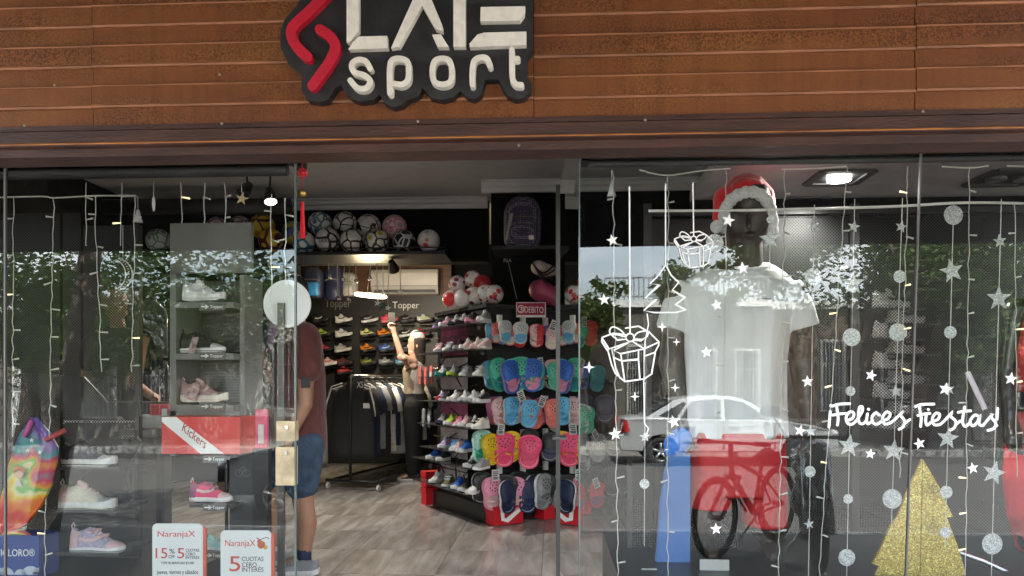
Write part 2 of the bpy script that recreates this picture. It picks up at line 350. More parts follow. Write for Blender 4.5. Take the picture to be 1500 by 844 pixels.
def trect(s, x0, y0, x1, y1, Y, m, parent, th=0.002, name='lettering'):
    return text(s, (x0, y0), (x1, y0), (x1, y1), (x0, y1), lambda a, b: P(a, b, Y), (0, -th, 0), m, parent, name)

# ================================================================= THE STREET (seen in the window glass)
ZS, ZR = -0.35, -0.60                       # pavement and road level (shop floor is 0)
ASPH = mat('asphalt', (0.08, 0.077, 0.075), 0.85, var=0.12, scale=3, bump=.2, bscale=120)
PAVE = mat('pavement_tile', (0.24, 0.225, 0.205), 0.8, var=0.12, scale=4, bump=.1)
KERB = mat('kerb_concrete', (0.36, 0.35, 0.33), 0.85, var=0.12)
struct(MB().bx((-150, -150, ZR - 0.5), (150, 150, ZR - 0.02)).build('ground', mat('earth', (0.14, 0.12, 0.09), 0.9)))
struct(MB().bx((-60, -14.1, ZR - .3), (60, -4.3, ZR)).build('road', ASPH))
struct(MB().bx((-60, -4.15, ZR - .3), (60, -0.16, ZS)).build('pavement', PAVE))
struct(MB().bx((-60, -4.3, ZR - .3), (60, -4.154, ZS + .004)).build('kerb', KERB))
struct(MB().bx((-60, -16.8, ZR - .3), (60, -14.25, ZR + .14)).build('far_pavement', PAVE))
struct(MB().bx((-60, -14.246, ZR - .3), (60, -14.1, ZR + .144)).build('far_kerb', KERB))

# houses across the road
HY = 16.8
def house(name, label, px0, px1, top_px, wallm, depth=7.0):
    a = M(px0, 600, HY); b = M(px1, 600, HY); zt = M(px0, top_px, HY).z
    h = thing(name, label, 'house', ((a.x + b.x) / 2, -HY, ZR + .14))
    MB().bx((min(a.x, b.x), -HY - depth, ZR + .1), (max(a.x, b.x), -HY, zt)).build('wall', wallm, h)
    MB().bx((min(a.x, b.x) - .0, -HY + .002, zt - .16), (max(a.x, b.x), -HY + .09, zt + .02)).build('cornice', WHITE, h)
    MB().bx((min(a.x, b.x), -HY + .002, ZR + .14), (max(a.x, b.x), -HY + .03, ZR + .75)).build('plinth', mat('stone_plinth', (.22, .19, .165), .8), h)
    return h
def mrect(x0, y0, x1, y1, d0, d1): a = M(x0, y0, HY); b = M(x1, y1, HY); return (a.x, -HY + d0, b.z), (b.x, -HY + d1, a.z)
FR_W = mat('white_frame', (.72, .71, .68), .5); DARKG = mat('dark_window_glass', (.03, .035, .04), .08, var=.2); BARS = mat('grille_iron', (.55, .54, .5), .5); SHUT = mat('roller_blind', (.34, .32, .29), .6)
def window(h, x0, y0, x1, y1, bars=True, shutter=False):
    f = MB().bx(*mrect(x0, y0, x1, y1, .002, .05)).build('window', FR_W, h)
    MB().bx(*mrect(x0 + 3, y0 + 3, x1 - 3, y1 - 3, .052, .06)).build('pane', SHUT if shutter else DARKG, f)
    if shutter:
        s = MB(); k = y0 + 5
        while k < y1 - 4: s.bx(*mrect(x0 + 3, k, x1 - 3, k + 2.2, .061, .075)); k += 3.4
        s.build('blind', SHUT, f)
    if bars:
        s = MB(); a = M(x0 + 1, y0 + 1, HY); b = M(x1 - 1, y1 - 1, HY)
        for i in range(8):
            x = a.x + (b.x - a.x) * i / 7; s.tube([(x, -HY + .12, a.z), (x, -HY + .12, b.z)], .012, 5)
        for i in range(4):
            z = a.z + (b.z - a.z) * i / 3; s.tube([(a.x, -HY + .12, z), (b.x, -HY + .12, z)], .012, 5)
        s.build('grille', BARS, f)
def door(h, x0, y0, x1, y1, m):
    f = MB().bx(*mrect(x0, y0, x1, y1, .031, .08)).build('door', m, h)
    MB().bx(*mrect(x0 + 4, y0 + 5, x1 - 4, y0 + 22, .082, .09)).build('pane', DARKG, f)
    p = M(x1 - 5, (y0 + y1) / 2 + 6, HY); MB().sph((p.x, -HY + .11, p.z), .035, 10, 6).build('handle', CHROME, f)
hA = house('house', 'beige house with white front door and shuttered window', -260, 330, 455, mat('beige_render', (.17, .145, .115), .85, bump=.1))
door(hA, 22, 515, 46, 640, FR_W); window(hA, 118, 510, 172, 612, True, True); window(hA, -120, 510, -60, 612)
window(hA, 205, 520, 250, 610, True)
hM = house('house', 'white corner house opposite the shop doorway', 330, 845, 430, mat('white_render', (.62, .6, .56), .85, bump=.1))
window(hM, 400, 500, 460, 600); door(hM, 520, 505, 548, 640, mat('brown_door', (.16, .09, .05), .5)); window(hM, 620, 500, 690, 600)
hB = house('house', 'grey house with railed roof terrace and barred windows', 845, 1130, 442, mat('grey_render', (.13, .118, .103), .85, bump=.1))
door(hB, 850, 462, 902, 645, mat('added_dark_gate', (.035, .024, .018), .6)); window(hB, 918, 505, 948, 612, True); window(hB, 1075, 512, 1112, 600); window(hB, 1010, 512, 1050, 600)  # dark gate added to keep the reflection over the clogs dim
rl = MB(); a = M(886, 408, HY); b = M(1125, 440, HY)
for i in range(34):
    x = a.x + (b.x - a.x) * i / 33; rl.tube([(x, -HY + .05, b.z - .08), (x, -HY + .05, a.z)], .016, 5)
for z in (a.z, b.z + .12): rl.tube([(a.x, -HY + .05, z), (b.x, -HY + .05, z)], .022, 5)
rl.build('terrace_railing', mat('railing_paint', (.3, .3, .3), .5), hB)
hC = house('house', 'brown brick house with wide barred windows and shutters', 1130, 1620, 445, mat('brown_render', (.13, .095, .07), .85, bump=.15))
window(hC, 1201, 498, 1236, 602); window(hC, 1290, 516, 1358, 606); window(hC, 1366, 470, 1414, 600, False, True); door(hC, 1424, 525, 1452, 645, mat('grey_door', (.3, .28, .25), .5)); window(hC, 1490, 500, 1550, 600)

# trees along the far pavement
BARK = mat('bark', (.10, .075, .055), .9, var=.35, scale=5, bump=.7, bscale=14, stretch=(1, 1, .25))
LEAF = leaf_mat('leaf_green', (.025, .055, .012), (.10, .16, .035)); LEAF2 = leaf_mat('leaf_yellow_green', (.045, .075, .015), (.15, .19, .05))
def tree(label, base, h, lean, rad, leaves, lm, tr=.2, seed=1, squash=.75, fk=.36):
    rnd = random.Random(seed); base = Vector(base)
    t = thing('street_tree', label, 'tree', base, 0, None); tb = MB(); tips = []
    fork = base + Vector((lean[0] * .45, lean[1] * .45, h * fk))
    tb.tube([base, base.lerp(fork, .5) + Vector((.05, 0, 0)), fork], [tr * 1.25, tr, tr * .8], 10)
    for k in range(7):
        q = 2 * math.pi * k / 7 + rnd.random(); e = fork + Vector((math.cos(q) * rad * .7 + lean[0] * .4, math.sin(q) * rad * .7, h * (.10 + .40 * rnd.random())))
        mid = fork.lerp(e, .5) + Vector((0, 0, .25)); tb.tube([fork, mid, e], [tr * .55, tr * .33, tr * .08], 7); tips += [mid, e]
        for j in range(2):
            e2 = mid + Vector((rnd.uniform(-1, 1), rnd.uniform(-1, 1), rnd.uniform(-.3, 1))) * rad * .5; tb.tube([mid, e2], [tr * .25, tr * .05], 5); tips.append(e2)
    tb.build('trunk', BARK, t, True)
    c = MB(); clumps = []
    for p in tips:
        for _ in range(3): clumps.append((p + Vector((rnd.gauss(0, .45), rnd.gauss(0, .45), rnd.gauss(0, .35))) * rad * .42, rad * rnd.uniform(.16, .34)))
    per = leaves // len(clumps); vs = []; fs = []
    for p, r in clumps:
        for _ in range(per):
            d = Vector((rnd.gauss(0, 1), rnd.gauss(0, 1), rnd.gauss(0, squash))); d = d / max(.01, d.length) * r * rnd.random() ** .4; o = p + d
            a = Vector((rnd.gauss(0, 1), rnd.gauss(0, 1), rnd.gauss(0, .6))).normalized(); b = a.orthogonal().normalized(); s = rnd.uniform(.05, .10)
            n = len(vs); vs += [o - a * s, o + b * s * .5, o + a * s * 1.2, o - b * s * .5]; fs.append((n, n + 1, n + 2, n + 3))
    c.add(vs, fs); c.build('crown', lm, t); return t
z0 = ZR + .14
def tb_(px, d): p = M(px, 600, d); return (p.x, -d, z0)
tree('leafy street tree with thick trunk before the beige house', tb_(40, 14.9), 5.6, (.2, 0), 2.9, 11000, LEAF, .24, 3, .75, .33)
tree('broad dark green tree between beige and white houses', tb_(270, 15.1), 5.6, (.3, 0), 3.0, 12000, LEAF, .2, 5, .75, .30)
tree('slender yellow green tree at the edge of the grey house', tb_(852, 15.0), 4.3, (.1, 0), 1.0, 3600, LEAF2, .09, 8, .75, .45)
tree('small tree in front of the railed terrace', tb_(1015, 15.2), 4.7, (.2, 0), 1.0, 4200, LEAF2, .10, 9, .75, .5)
tree('tall spreading tree rising behind the railed terrace', (M(1120, 600, 18.6).x, -18.6, ZR), 8.6, (.2, 0), 2.3, 9000, LEAF, .2, 31, .75, .5)
tree('tall dark tree with leaning trunk outside the brown house', tb_(1330, 14.8), 6.0, (1.2, 0), 3.0, 12000, LEAF, .30, 12, .75, .36)
tree('dense green tree beyond the brown house shutters', tb_(1480, 15.0), 5.6, (-.3, 0), 2.6, 9000, LEAF, .2, 15, .75, .32)
pb = M(62, 600, 3.9)
z0 = ZS
tree('street tree with dark reddish trunk on the near pavement edge', (pb.x, -3.9, ZS), 6.6, (1.0, -.4), 3.5, 15000, LEAF, .115, 21, .75, .5)  # crown widened to throw shade on the road at left

# ---------------------------------------------------------------- cars
TYRE = mat('tyre_rubber', (.018, .018, .018), .8); ALLOY = mat('alloy_rim', (.55, .56, .57), .3, .8); CGLASS = mat('car_glass', (.025, .03, .032), .05, var=.15, spec=.8)
def car(label, paint, origin, flip, L=4.2):
    """sedan; local +x is the nose, y across, built in local axes then turned by flip (+1 nose to +x)"""
    t = thing('parked_car', label, 'car', origin, 0 if flip > 0 else math.pi)
    def arch(cx, r=.36, n=9): return [(cx - r * math.cos(math.pi * k / (n - 1)), .30 + r * math.sin(math.pi * k / (n - 1))) for k in range(n)]
    fw, rw = L * .5 - .80, -L * .5 + .78
    low = [(-L / 2 + .02, .30)] + arch(rw) + arch(fw) + [(L / 2 - .04, .28), (L / 2, .42), (L / 2 - .02, .60), (L / 2 - .12, .72), (L / 2 - .55, .84), (L / 2 - 1.08, .92), (0, .95), (-L / 2 + .95, .97), (-L / 2 + .35, .98), (-L / 2 + .06, .93), (-L / 2, .74), (-L / 2 - .02, .50)]
    def hw(x, z): return .835 - .10 * max(0, (abs(x) - L * .38) / (L * .12)) ** 2 - .07 * max(0, (z - .75) / .25) ** 2 - .05 * max(0, (.45 - z) / .2)
    low = [q for q in low]
    b = MB(); n = len(low); vs = []
    prof = [(.80, 1.0), (1.0, .985), (1.0, .985), (.80, 1.0)]
    cz = .62
    rings = []
    for sy, sh in ((-1, .94), (-1, 1.0), (1, 1.0), (1, .94)):
        rings.append([Vector((x * (1.0 if sh == 1 else .995), sy * (hw(x, z) if sh < 1 else hw(x, z) - .05), z + (0 if sh == 1 else (cz - z) * .06))) for x, z in low])
    b.loft([rings[0], rings[1], rings[2], rings[3]], True); b.build('body', paint, t, True, True, auto=38)
    cab = [(L / 2 - 1.12, .93), (L / 2 - 1.78, 1.33), (L / 2 - 2.05, 1.41), (-.35, 1.43), (-.85, 1.38), (-1.05, 1.33), (-1.62, .985), (-1.5, .90), (L / 2 - 1.2, .88)]
    def chw(z): return .755 - .15 * max(0, (z - .93) / .5)
    c = MB(); r0 = [Vector((x, -chw(z), z)) for x, z in cab]; r1 = [Vector((x, chw(z), z)) for x, z in cab]
    c.loft([[Vector((q.x, q.y * .95, q.z + (.02 if q.z > 1.2 else 0))) for q in r0], r0, r1, [Vector((q.x, q.y * .95, q.z + (.02 if q.z > 1.2 else 0))) for q in r1]][1:3]); c.build('cabin', paint, t, True, True, auto=30)
    f0 = L / 2
    for sy in (-1, 1):
        def pane(q, name='side_window'):
            m = MB(); m.prism([(x, sy * (chw(z) + .004), z) for x, z in q], (0, sy * .006, 0)); m.build(name, CGLASS, t, False, True)
        pane([(f0 - 1.35, .97), (f0 - 1.86, 1.29), (f0 - 2.12, 1.345), (f0 - 2.22, 1.345), (f0 - 2.22, .97)])
        pane([(f0 - 2.30, .97), (f0 - 2.30, 1.345), (-.45, 1.345), (-.72, 1.31), (-.95, .985)]) if L > 3 else None
        pane([(-1.03, .99), (-.82, 1.285), (-.92, 1.28), (-1.38, 1.02)], 'quarter_window')
        s = MB()
        for x in (f0 - 1.28, f0 - 2.27, -1.0): s.bx((x - .008, sy * .826, .36), (x + .008, sy * .838, .9))
        s.build('door_seam', BLK_METAL, t, False, True)
        for x in (f0 - 2.05, -.78): MB().sph((x, sy * .835, .80), (.115, .022, .048), 14, 8).build('door_handle', GREY2, t, True, True)
        MB().bx((rw + .4, sy * .83, .50), (fw - .4, sy * .85, .55)).build('side_moulding', paint, t, False, True)
        for cx in (fw, rw):
            y = sy * .76
            wh = MB().torus((cx, y, .30), (0, 1, 0), .235, .065, 26, 8, 0, .09).build('wheel', TYRE, t, True, True)
            rm = MB().torus((cx, sy * .80, .30), (0, 1, 0), .185, .018, 24, 6)
            rm.tube([(cx, sy * .80, .30), (cx, sy * .845, .30)], .05, 10)
            for k in range(5):
                q = 2 * math.pi * k / 5 + .3; d = Vector((math.cos(q), 0, math.sin(q))); rm.tube([Vector((cx, sy * .825, .30)) + d * .03, Vector((cx, sy * .815, .30)) + d * .185], [.032, .026], 6)
            rm.build('rim', ALLOY, wh, True, True)
            MB().tube([(cx, sy * .70, .30), (cx, sy * .775, .30)], .19, 16).build('hub_cover', BLK_METAL, wh, False, True)
        MB().sph((f0 - .10, sy * .62, .66), (.12, .17, .085), 12, 8).build('headlight', mat('headlamp', (.7, .7, .7), .1, .3), t, True, True)
        MB().prism([(-f0 - .012, sy * .45, .66), (-f0 - .012, sy * .74, .66), (-f0 + .16, sy * .80, .70), (-f0 + .10, sy * .80, .93), (-f0 + .03, sy * .72, .94), (-f0 + .03, sy * .45, .92)], (.02, sy * .012, .004)).build('tail_light', mat('tail_lamp', (.5, .02, .02), .15), t, True, True)
        MB().sph((f0 - 1.42, sy * .88, .99), (.07, .09, .065), 10, 6).build('wing_mirror', paint, t, True, True)
    MB().prism([(f0 - 1.18, -.66, .955), (f0 - 1.76, -.60, 1.335), (f0 - 1.76, .60, 1.335), (f0 - 1.18, .66, .955)], (.012, 0, .018)).build('windscreen', CGLASS, t, False, True)
    MB().prism([(-1.10, -.58, 1.31), (-1.575, -.64, 1.02), (-1.575, .64, 1.02), (-1.10, .58, 1.31)], (-.012, 0, .018)).build('rear_window', CGLASS, t, False, True)
    MB().bx((f0 - .03, -.5, .30), (f0 + .02, .5, .40)).build('grille', BLK_METAL, t, False, True)
    MB().bx((f0 - .02, -.25, .46), (f0 + .025, .25, .56)).build('number_plate', WHITE, t, False, True)
    MB().bx((-f0 - .035, -.25, .60), (-f0 - .01, .25, .70)).build('number_plate', WHITE, t, False, True)
    return t
SILVER_P = mat('silver_car_paint', (.58, .585, .59), .32, .35, var=.03, coat=.6); DARK_P = mat('graphite_car_paint', (.06, .063, .07), .3, .3, var=.05, coat=.6)
a = M(908, 687, 12.2); b = M(1224, 687, 12.2)
car('silver four-door sedan parked across the road before the grey house', SILVER_P, ((a.x + b.x) / 2, -12.75, ZR), 1, abs(b.x - a.x))
a = M(318, 700, 6.0)
car('dark graphite sedan parked at the near kerb', DARK_P, (a.x + 2.0, -6.7, ZR), -1, 4.0)

# ---------------------------------------------------------------- bicycle and motorcycle on the pavement
def wheel(t, c, ax, rad, m=TYRE, spokes=16, th=.024):
    wh = MB().torus(c, ax, rad - th, th, 36, 8).build('wheel', m, t, True)
    s = MB(); ax = Vector(ax).normalized(); a = ax.orthogonal().normalized(); b = ax.cross(a)
    for k in range(spokes):
        q = 2 * math.pi * k / spokes; s.tube([c + ax * (.03 if k % 2 else -.03), c + (a * math.cos(q + .2) + b * math.sin(q + .2)) * (rad - th * 2)], .0022, 4)
    s.build('spokes', CHROME, wh); r = MB().torus(c, ax, rad - th * 2.2, .010, 32, 6); r.tube([c - ax * .04, c + ax * .04], .022, 8); r.build('rim', BLK_METAL, wh, True)
def bicycle():
    f = M(1048, 812, 3.15); f.z = ZS; rr = M(1132, 786, 3.85); rr.z = ZS
    d = (rr - f); d.z = 0; rr = f + d.normalized() * 1.04; d = d.normalized(); ax = Vector((-d.y, d.x, 0)); r = .335
    t = thing('bicycle', 'dark mountain bicycle standing on the pavement outside', 'bicycle', f)
    FW_ = f + Vector((0, 0, r)); RW = rr + Vector((0, 0, r)); BK = mat('bike_frame', (.02, .02, .022), .35)
    wheel(t, FW_, ax, r); wheel(t, RW, ax, r)
    bb = f + d * .62 + Vector((0, 0, .30)); seat = f + d * .76 + Vector((0, 0, .72)); head = f + d * .24 + Vector((0, 0, .80)); hb = f + d * .27 + Vector((0, 0, .64))
    fr = MB(); fr.tube([head, seat - Vector((0, 0, .12))], .02, 8); fr.tube([hb, bb], .026, 8); fr.tube([bb, seat], .018, 8); fr.tube([head, hb], .024, 8)
    for s in (-1, 1): fr.tube([bb + ax * .03 * s, RW + ax * .06 * s], .011, 6); fr.tube([seat - Vector((0, 0, .12)) + ax * .02 * s, RW + ax * .06 * s], .010, 6)
    fr.build('frame', BK, t, True)
    fk = MB(); [fk.tube([hb + ax * .055 * s, FW_ + ax * .055 * s], .018, 8) for s in (-1, 1)]; fk.tube([hb - ax * .07, hb + ax * .07], .022, 8); fk.build('fork', BK, t, True)
    st = head + Vector((0, 0, .13)); h = MB(); h.tube([head, st], .02, 8); h.tube([st - ax * .32 + d * .03, st - ax * .12, st + ax * .12, st + ax * .32 + d * .03], .013, 8); h.build('handlebar', BK, t, True)
    for s in (-1, 1): MB().tube([st + ax * .20 * s + d * .015, st + ax * .33 * s + d * .03], .019, 8).build('grip', TYRE, t, True)
    sa = MB(); sa.cap(seat + Vector((0, 0, .05)) - d * .10, seat + Vector((0, 0, .06)) + d * .10, .03, .075, 10); sa.build('saddle', TYRE, t, True); MB().tube([seat - Vector((0, 0, .05)), seat + Vector((0, 0, .05))], .014, 8).build('seat_post', CHROME, t)
    ck = MB().torus(bb + ax * .05, ax, .085, .006, 24, 6); ck.build('chainring', CHROME, t, True)
    for s in (-1, 1):
        cr = MB(); e = bb + ax * .09 * s + (d * .10 + Vector((0, 0, -.13))) * s; cr.tube([bb + ax * .07 * s, e], .011, 6); cr.box(e + ax * .05 * s, (.09, .09, .02), math.atan2(d.y, d.x)); cr.build('crank', BLK_METAL, t)
    ks = MB().tube([bb + d * .1, f + d * .75 - ax * .22], .009, 6); ks.build('kickstand', CHROME, t)
bicycle()
def motorcycle():
    f = M(1200, 800, 2.75); f.z = ZS; d = Vector((.25, -.97, 0)); ax = Vector((.97, .25, 0)); r = .29
    t = thing('motorcycle', 'black motorcycle parked nose-on beside the bicycle', 'motorcycle', f); FWc = f + Vector((0, 0, r)); RW = f + d * 1.25 + Vector((0, 0, r))
    for c in (FWc, RW):
        wheel(t, c, ax, r, TYRE, 10, .05)
    hd = f + d * .28 + Vector((0, 0, .86)); fk = MB(); [fk.tube([hd + ax * .09 * s, FWc + ax * .09 * s], .026, 8) for s in (-1, 1)]; fk.build('fork', CHROME, t, True)
    MB().sph(hd - d * .1 + Vector((0, 0, .02)), (.10, .10, .11), 14, 10).build('headlight', mat('moto_lamp', (.4, .4, .4), .1, .5), t, True)
    bo = MB(); bo.cap(hd + d * .12 - Vector((0, 0, .05)), hd + d * .55 - Vector((0, 0, .10)), .13, .16, 14); bo.cap(hd + d * .3 - Vector((0, 0, .42)), hd + d * .62 - Vector((0, 0, .45)), .17, .17, 12); bo.cap(hd - Vector((0, 0, .25)), hd + d * .3 - Vector((0, 0, .3)), .1, .16, 12); bo.build('tank', mat('moto_paint', (.02, .02, .022), .25, coat=.5), t, True)
    MB().cap(hd + d * .62 - Vector((0, 0, .06)), hd + d * 1.15 + Vector((0, 0, .0)), .11, .10, 12, .8).build('seat', TYRE, t, True)
    hbm = MB(); hbm.tube([hd - ax * .36 + d * .12 + Vector((0, 0, .12)), hd - ax * .12 + Vector((0, 0, .14)), hd + ax * .12 + Vector((0, 0, .14)), hd + ax * .36 + d * .12 + Vector((0, 0, .12))], .014, 8); hbm.build('handlebar', BLK_METAL, t, True)
    for s in (-1, 1):
        m = MB(); e = hd + ax * .34 * s + Vector((0, 0, .34)); m.tube([hd + ax * .22 * s + Vector((0, 0, .14)), e], .008, 6); m.sph(e, (.08, .02, .05), 12, 8); m.build('mirror', BLK_METAL, t, True)
    fd = MB(); fd.cap(FWc + Vector((0, 0, .30)) - d * .15, FWc + Vector((0, 0, .32)) + d * .15, .05, .06, 10); fd.build('mudguard', BLK_METAL, t, True)
    MB().tube([hd + d * .5 - Vector((0, 0, .6)), f + d * .7 - ax * .2], .012, 6).build('kickstand', CHROME, t)
motorcycle()

# ================================================================= THE SHOP SHELL
XL, XR, YB, ZC = -4.3, 3.9, 7.0, 2.95
DKW = mat('black_wall_paint', (.007, .007, .0075), .8, var=.3, spec=.2)
fl = struct(MB().bx((XL, .0, -.35), (XR, YB + .1, -.012)).build('floor', mat('tile_grout', (.12, .11, .10), .8)))
tm = bpy.data.meshes.new('tile'); q = .2985
tb = MB(); tb.bx((-q, -q, -.02), (q, q, 0)); tm.from_pydata([v for v in tb.v], [], tb.f); tm.materials.append(TILE)
for i in range(-6, 7):
    for j in range(0, 12):
        x, y = -.35 + .6 * i, .32 + .6 * j
        if XL + .25 < x < XR - .25 and y < YB - .2: inst(tm, 'tile', fl, Vector((x, y, random.uniform(-.0012, .0012))) - fl.location)
struct(MB().bx((XL - .15, -.0, -.35), (XL, YB + .25, 3.4)).build('wall_left', DKW))
struct(MB().bx((XR, -.0, -.35), (XR + .15, YB + .25, 3.4)).build('wall_right', DKW))
struct(MB().bx((XL, YB + .1, -.35), (XR, YB + .25, 3.4)).build('wall_back', DKW))
struct(MB().bx((XL, .14, ZC), (XR, YB + .1, ZC + .2)).build('ceiling', CEIL))
struct(MB().bx((XL - .15, .02, 2.12), (XR + .15, .135, 3.6)).build('wall_front', DKW))
ext = mat('facade_render', (.35, .32, .28), .85)
struct(MB().bx((-12, -.05, -.35), (XL - .16, .3, 3.6)).build('facade_wall', ext)); struct(MB().bx((XR + .16, -.05, -.35), (12, .3, 3.6)).build('facade_wall', ext))
struct(MB().bx((-12, .3, 3.41), (12, YB + .25, 3.6)).build('roof', ext))
MB_ = MB()
struct(MB().bx((XL, -.16, -.35), (XR, -.004, -.004)).build('door_step', KERB))

# bulkhead with cornice over the ball shelf, right unit nearer
def cornice(x0, x1, Y, z, name='cornice'):
    prof = [(0, -.085), (.0, -.10), (-.03, -.10), (-.035, -.06), (-.07, -.05), (-.075, -.02), (-.11, -.015), (-.11, 0), (0, 0)]
    return MB().loft([[Vector((x, Y + a, z + b)) for a, b in prof] for x in (x0, x1)]).build(name, WHITE)
bhx = P(712, 300, 4.4).x
bk = struct(MB().bx((XL, 4.6, P(600, 384, 4.6).z), (bhx, 4.8, ZC - .001)).build('bulkhead', DKW))
struct(cornice(XL, bhx, 4.6, ZC - .001))
rwx = P(718, 300, 3.9).x
struct(MB().bx((rwx, 4.0, 0), (XR, 4.15, ZC - .001)).build('inner_wall', DKW)); struct(cornice(P(704, 300, 3.9).x, XR, 4.0, ZC - .001))
struct(MB().bx((XL, 4.95, 0), (P(436, 300, 4.95).x, 5.05, P(600, 384, 4.9).z)).build('inner_wall', DKW))

# ================================================================= FRONT: fascia, sign, awning, shutters, glass
YF = -.12
fz0 = P(750, 222, YF).z; fx0, fx1 = -3.2, 3.2
fas = thing('steel_fascia', 'rusty brown ribbed steel fascia above the shop window', 'fascia', (0, YF, fz0))
WORN = mat('worn_rust_edge', (.27, .105, .042), .55, var=.35, scale=7, bump=.2, bscale=90, stretch=(.6, 1, 3))
def rib_prof(z0, z1):
    pr = []; z = z0; out = False; per = .0675
    while z < z1:
        y = YF - (.010 if out else 0); pr += [(y, z), (y, min(z + per, z1))]; z += per + .010; out = not out
    return pr
def sheet(xa, xb, dz=0.0, dy=0.0):
    pr = [(y + dy, z + dz) for y, z in rib_prof(fz0 + .125, 3.55)]
    back = [(YF + .02, pr[-1][1]), (YF + .02, pr[0][1])]
    cs = MB().loft([[Vector((x, y, z)) for y, z in pr + back] for x in (xa, xb)]).build('cladding_sheet', RUST, fas)
    for i in range(1, len(pr) - 2, 2):
        (ya, za), (yb, zb) = pr[i], pr[i + 1]; big = yb < ya; yo = min(ya, yb) - .0015; zm = (za + zb) / 2
        MB().prism([(xa, yo, zm - (.007 if big else .0035)), (xa, yo - .003, zm), (xa, yo, zm + (.006 if big else .0035)), (xa, yo + .012, zm + .006), (xa, yo + .012, zm - .006)], (xb - xa, 0, 0)).build('worn_rib', WORN, cs)
seams = [fx0, P(137, 150, YF).x, P(782, 150, YF).x, P(1340, 150, YF).x, fx1]
for k in range(4): sheet(seams[k] + .0012, seams[k + 1] - .0012, (0, .001, -.001, .0015)[k], (0, -.002, 0, -.002)[k])
tr = MB(); pr = [(YF - .012, fz0 + .124), (YF - .012, fz0 + .105), (YF - .03, fz0 + .095), (YF - .03, fz0 + .052), (YF - .042, fz0 + .045), (YF - .042, fz0 + .036), (YF - .02, fz0 + .030), (YF - .02, fz0), (YF + .10, fz0 - .001), (YF + .10, fz0 + .124)]
tr.loft([[Vector((x, y, z)) for y, z in pr] for x in (fx0, fx1)]); tr.build('bottom_trim', mat('rusted_trim', (.05, .018, .012), .5, var=.45, scale=9, bump=.15, bscale=60, stretch=(.4, 1, 3)), fas)
MB().prism([(fx0, YF - .0425, fz0 + .040), (fx0, YF - .046, fz0 + .0435), (fx0, YF - .0425, fz0 + .0475), (fx0, YF - .038, fz0 + .044)], (fx1 - fx0, 0, 0)).build('trim_bead', mat('orange_rust', (.36, .135, .035), .6, var=.4, scale=12, stretch=(.5, 1, 2)), fas)
for px, py in ((36, 184), (325, 181), (322, 109), (612, 178), (1352, 163), (80, 125), (945, 176), (760, 213)):
    p = P(px, py, YF - .034 if py > 170 else YF - .012); MB().sph(p, (.0055, .003, .0055), 8, 6).build('screw', mat('weathered_screw', (.30, .24, .20), .6), fas, True)

# sign
BRDM = mat('sign_board_black', (.016, .016, .017), .55, var=.4, scale=14, bump=.1); SIGW = mat('sign_cream', (.80, .755, .66), .55, var=.10, scale=30, bump=.12, bscale=90); SIGR = mat('sign_red', (.50, .010, .03), .5, var=.12, scale=25)
sgn = thing('shop_sign', 'black cut-out shop sign with cream letters and red emblem', 'sign', P(600, 150, YF - .06))
cq = lambda x, y: (400 + x / 2.992, y / 2.992)
ol = [(150, -110), (110, 20), (55, 80), (33, 130), (32, 205), (65, 278), (128, 328), (122, 395), (150, 440), (200, 448), (240, 438), (272, 385), (300, 372), (318, 412), (345, 436), (385, 445), (440, 436), (468, 415), (485, 450), (525, 470), (565, 460), (590, 438), (640, 420), (655, 385), (690, 428), (740, 438), (790, 426), (820, 398), (850, 425), (880, 436), (915, 415), (930, 350), (988, 348), (1005, 385), (1025, 418), (1062, 435), (1098, 430), (1130, 400), (1134, 365), (1112, 335), (1115, 245), (1138, 225), (1140, -110)]
mpF = lambda Y: (lambda a, b: P(a, b, Y))
MB().prism([P(*cq(*p), YF - .055) for p in ol], (0, .045, 0)).build('backing_board', BRDM, sgn)
for p in [(180, 60), (600, 390), (1000, 300), (700, -60)]: MB().box(P(*cq(*p), YF - .012) , (.03, .05, .03)).build('mounting_block', BLK_METAL, sgn)
def letter(ps, m=SIGW, name='letter'):
    return MB().prism([P(*cq(*p), YF - .085) for p in ps], (0, .029, 0)).build(name, m, sgn)
lt = [[(322, -45), (375, -45), (375, 135), (335, 185), (322, 185)], [(330, 216), (348, 185), (375, 160), (500, 157), (503, 211)]]
A_ = [[(517, 210), (553, 205), (650, 28), (676, -45), (632, -45)], [(652, 22), (678, -42), (742, 112), (744, 137), (712, 126)], [(697, 152), (735, 150), (770, 206), (722, 206)]]
T_ = [[(790, -48), (842, -48), (844, 204), (790, 204)], [(735, -90), (895, -90), (880, -52), (735, -52)]]
E_ = [[(910, 31), (1105, 27), (1102, 62), (1082, 90), (908, 93)], [(860, 192), (895, 152), (925, 143), (1110, 138), (1110, 197), (862, 206)], [(910, -90), (1105, -90), (1105, -52), (910, -52)]]
for l in (lt, A_, T_, E_):
    for ps in l: letter(ps)
def stroke(pts, wd, m, name, parent, Y, th, sub=6, closed=False, conv=cq):
    return MB().ribbon([conv(*p) for p in smooth2(pts, sub, closed)], wd, mpF(Y), (0, th, 0), closed).build(name, m, parent)
Ys = YF - .088
stroke([(425, 300), (405, 268), (370, 262), (345, 282), (355, 315), (400, 330), (425, 355), (408, 385), (370, 385), (338, 352)], 8.2, SIGW, 'letter', sgn, Ys, .032)
pb_ = MB().ribbon([cq(*p) for p in smooth2([(512, 408), (511, 360), (511, 300), (520, 265), (552, 256), (588, 270), (594, 310), (590, 350), (565, 370), (530, 366)], 6)], 8.2, mpF(Ys), (0, .032, 0)); pb_.build('letter', SIGW, sgn)
stroke([(742, 256), (772, 266), (783, 305), (778, 355), (742, 370), (705, 355), (698, 305), (710, 266)], 8.2, SIGW, 'letter', sgn, Ys, .032, 6, True)
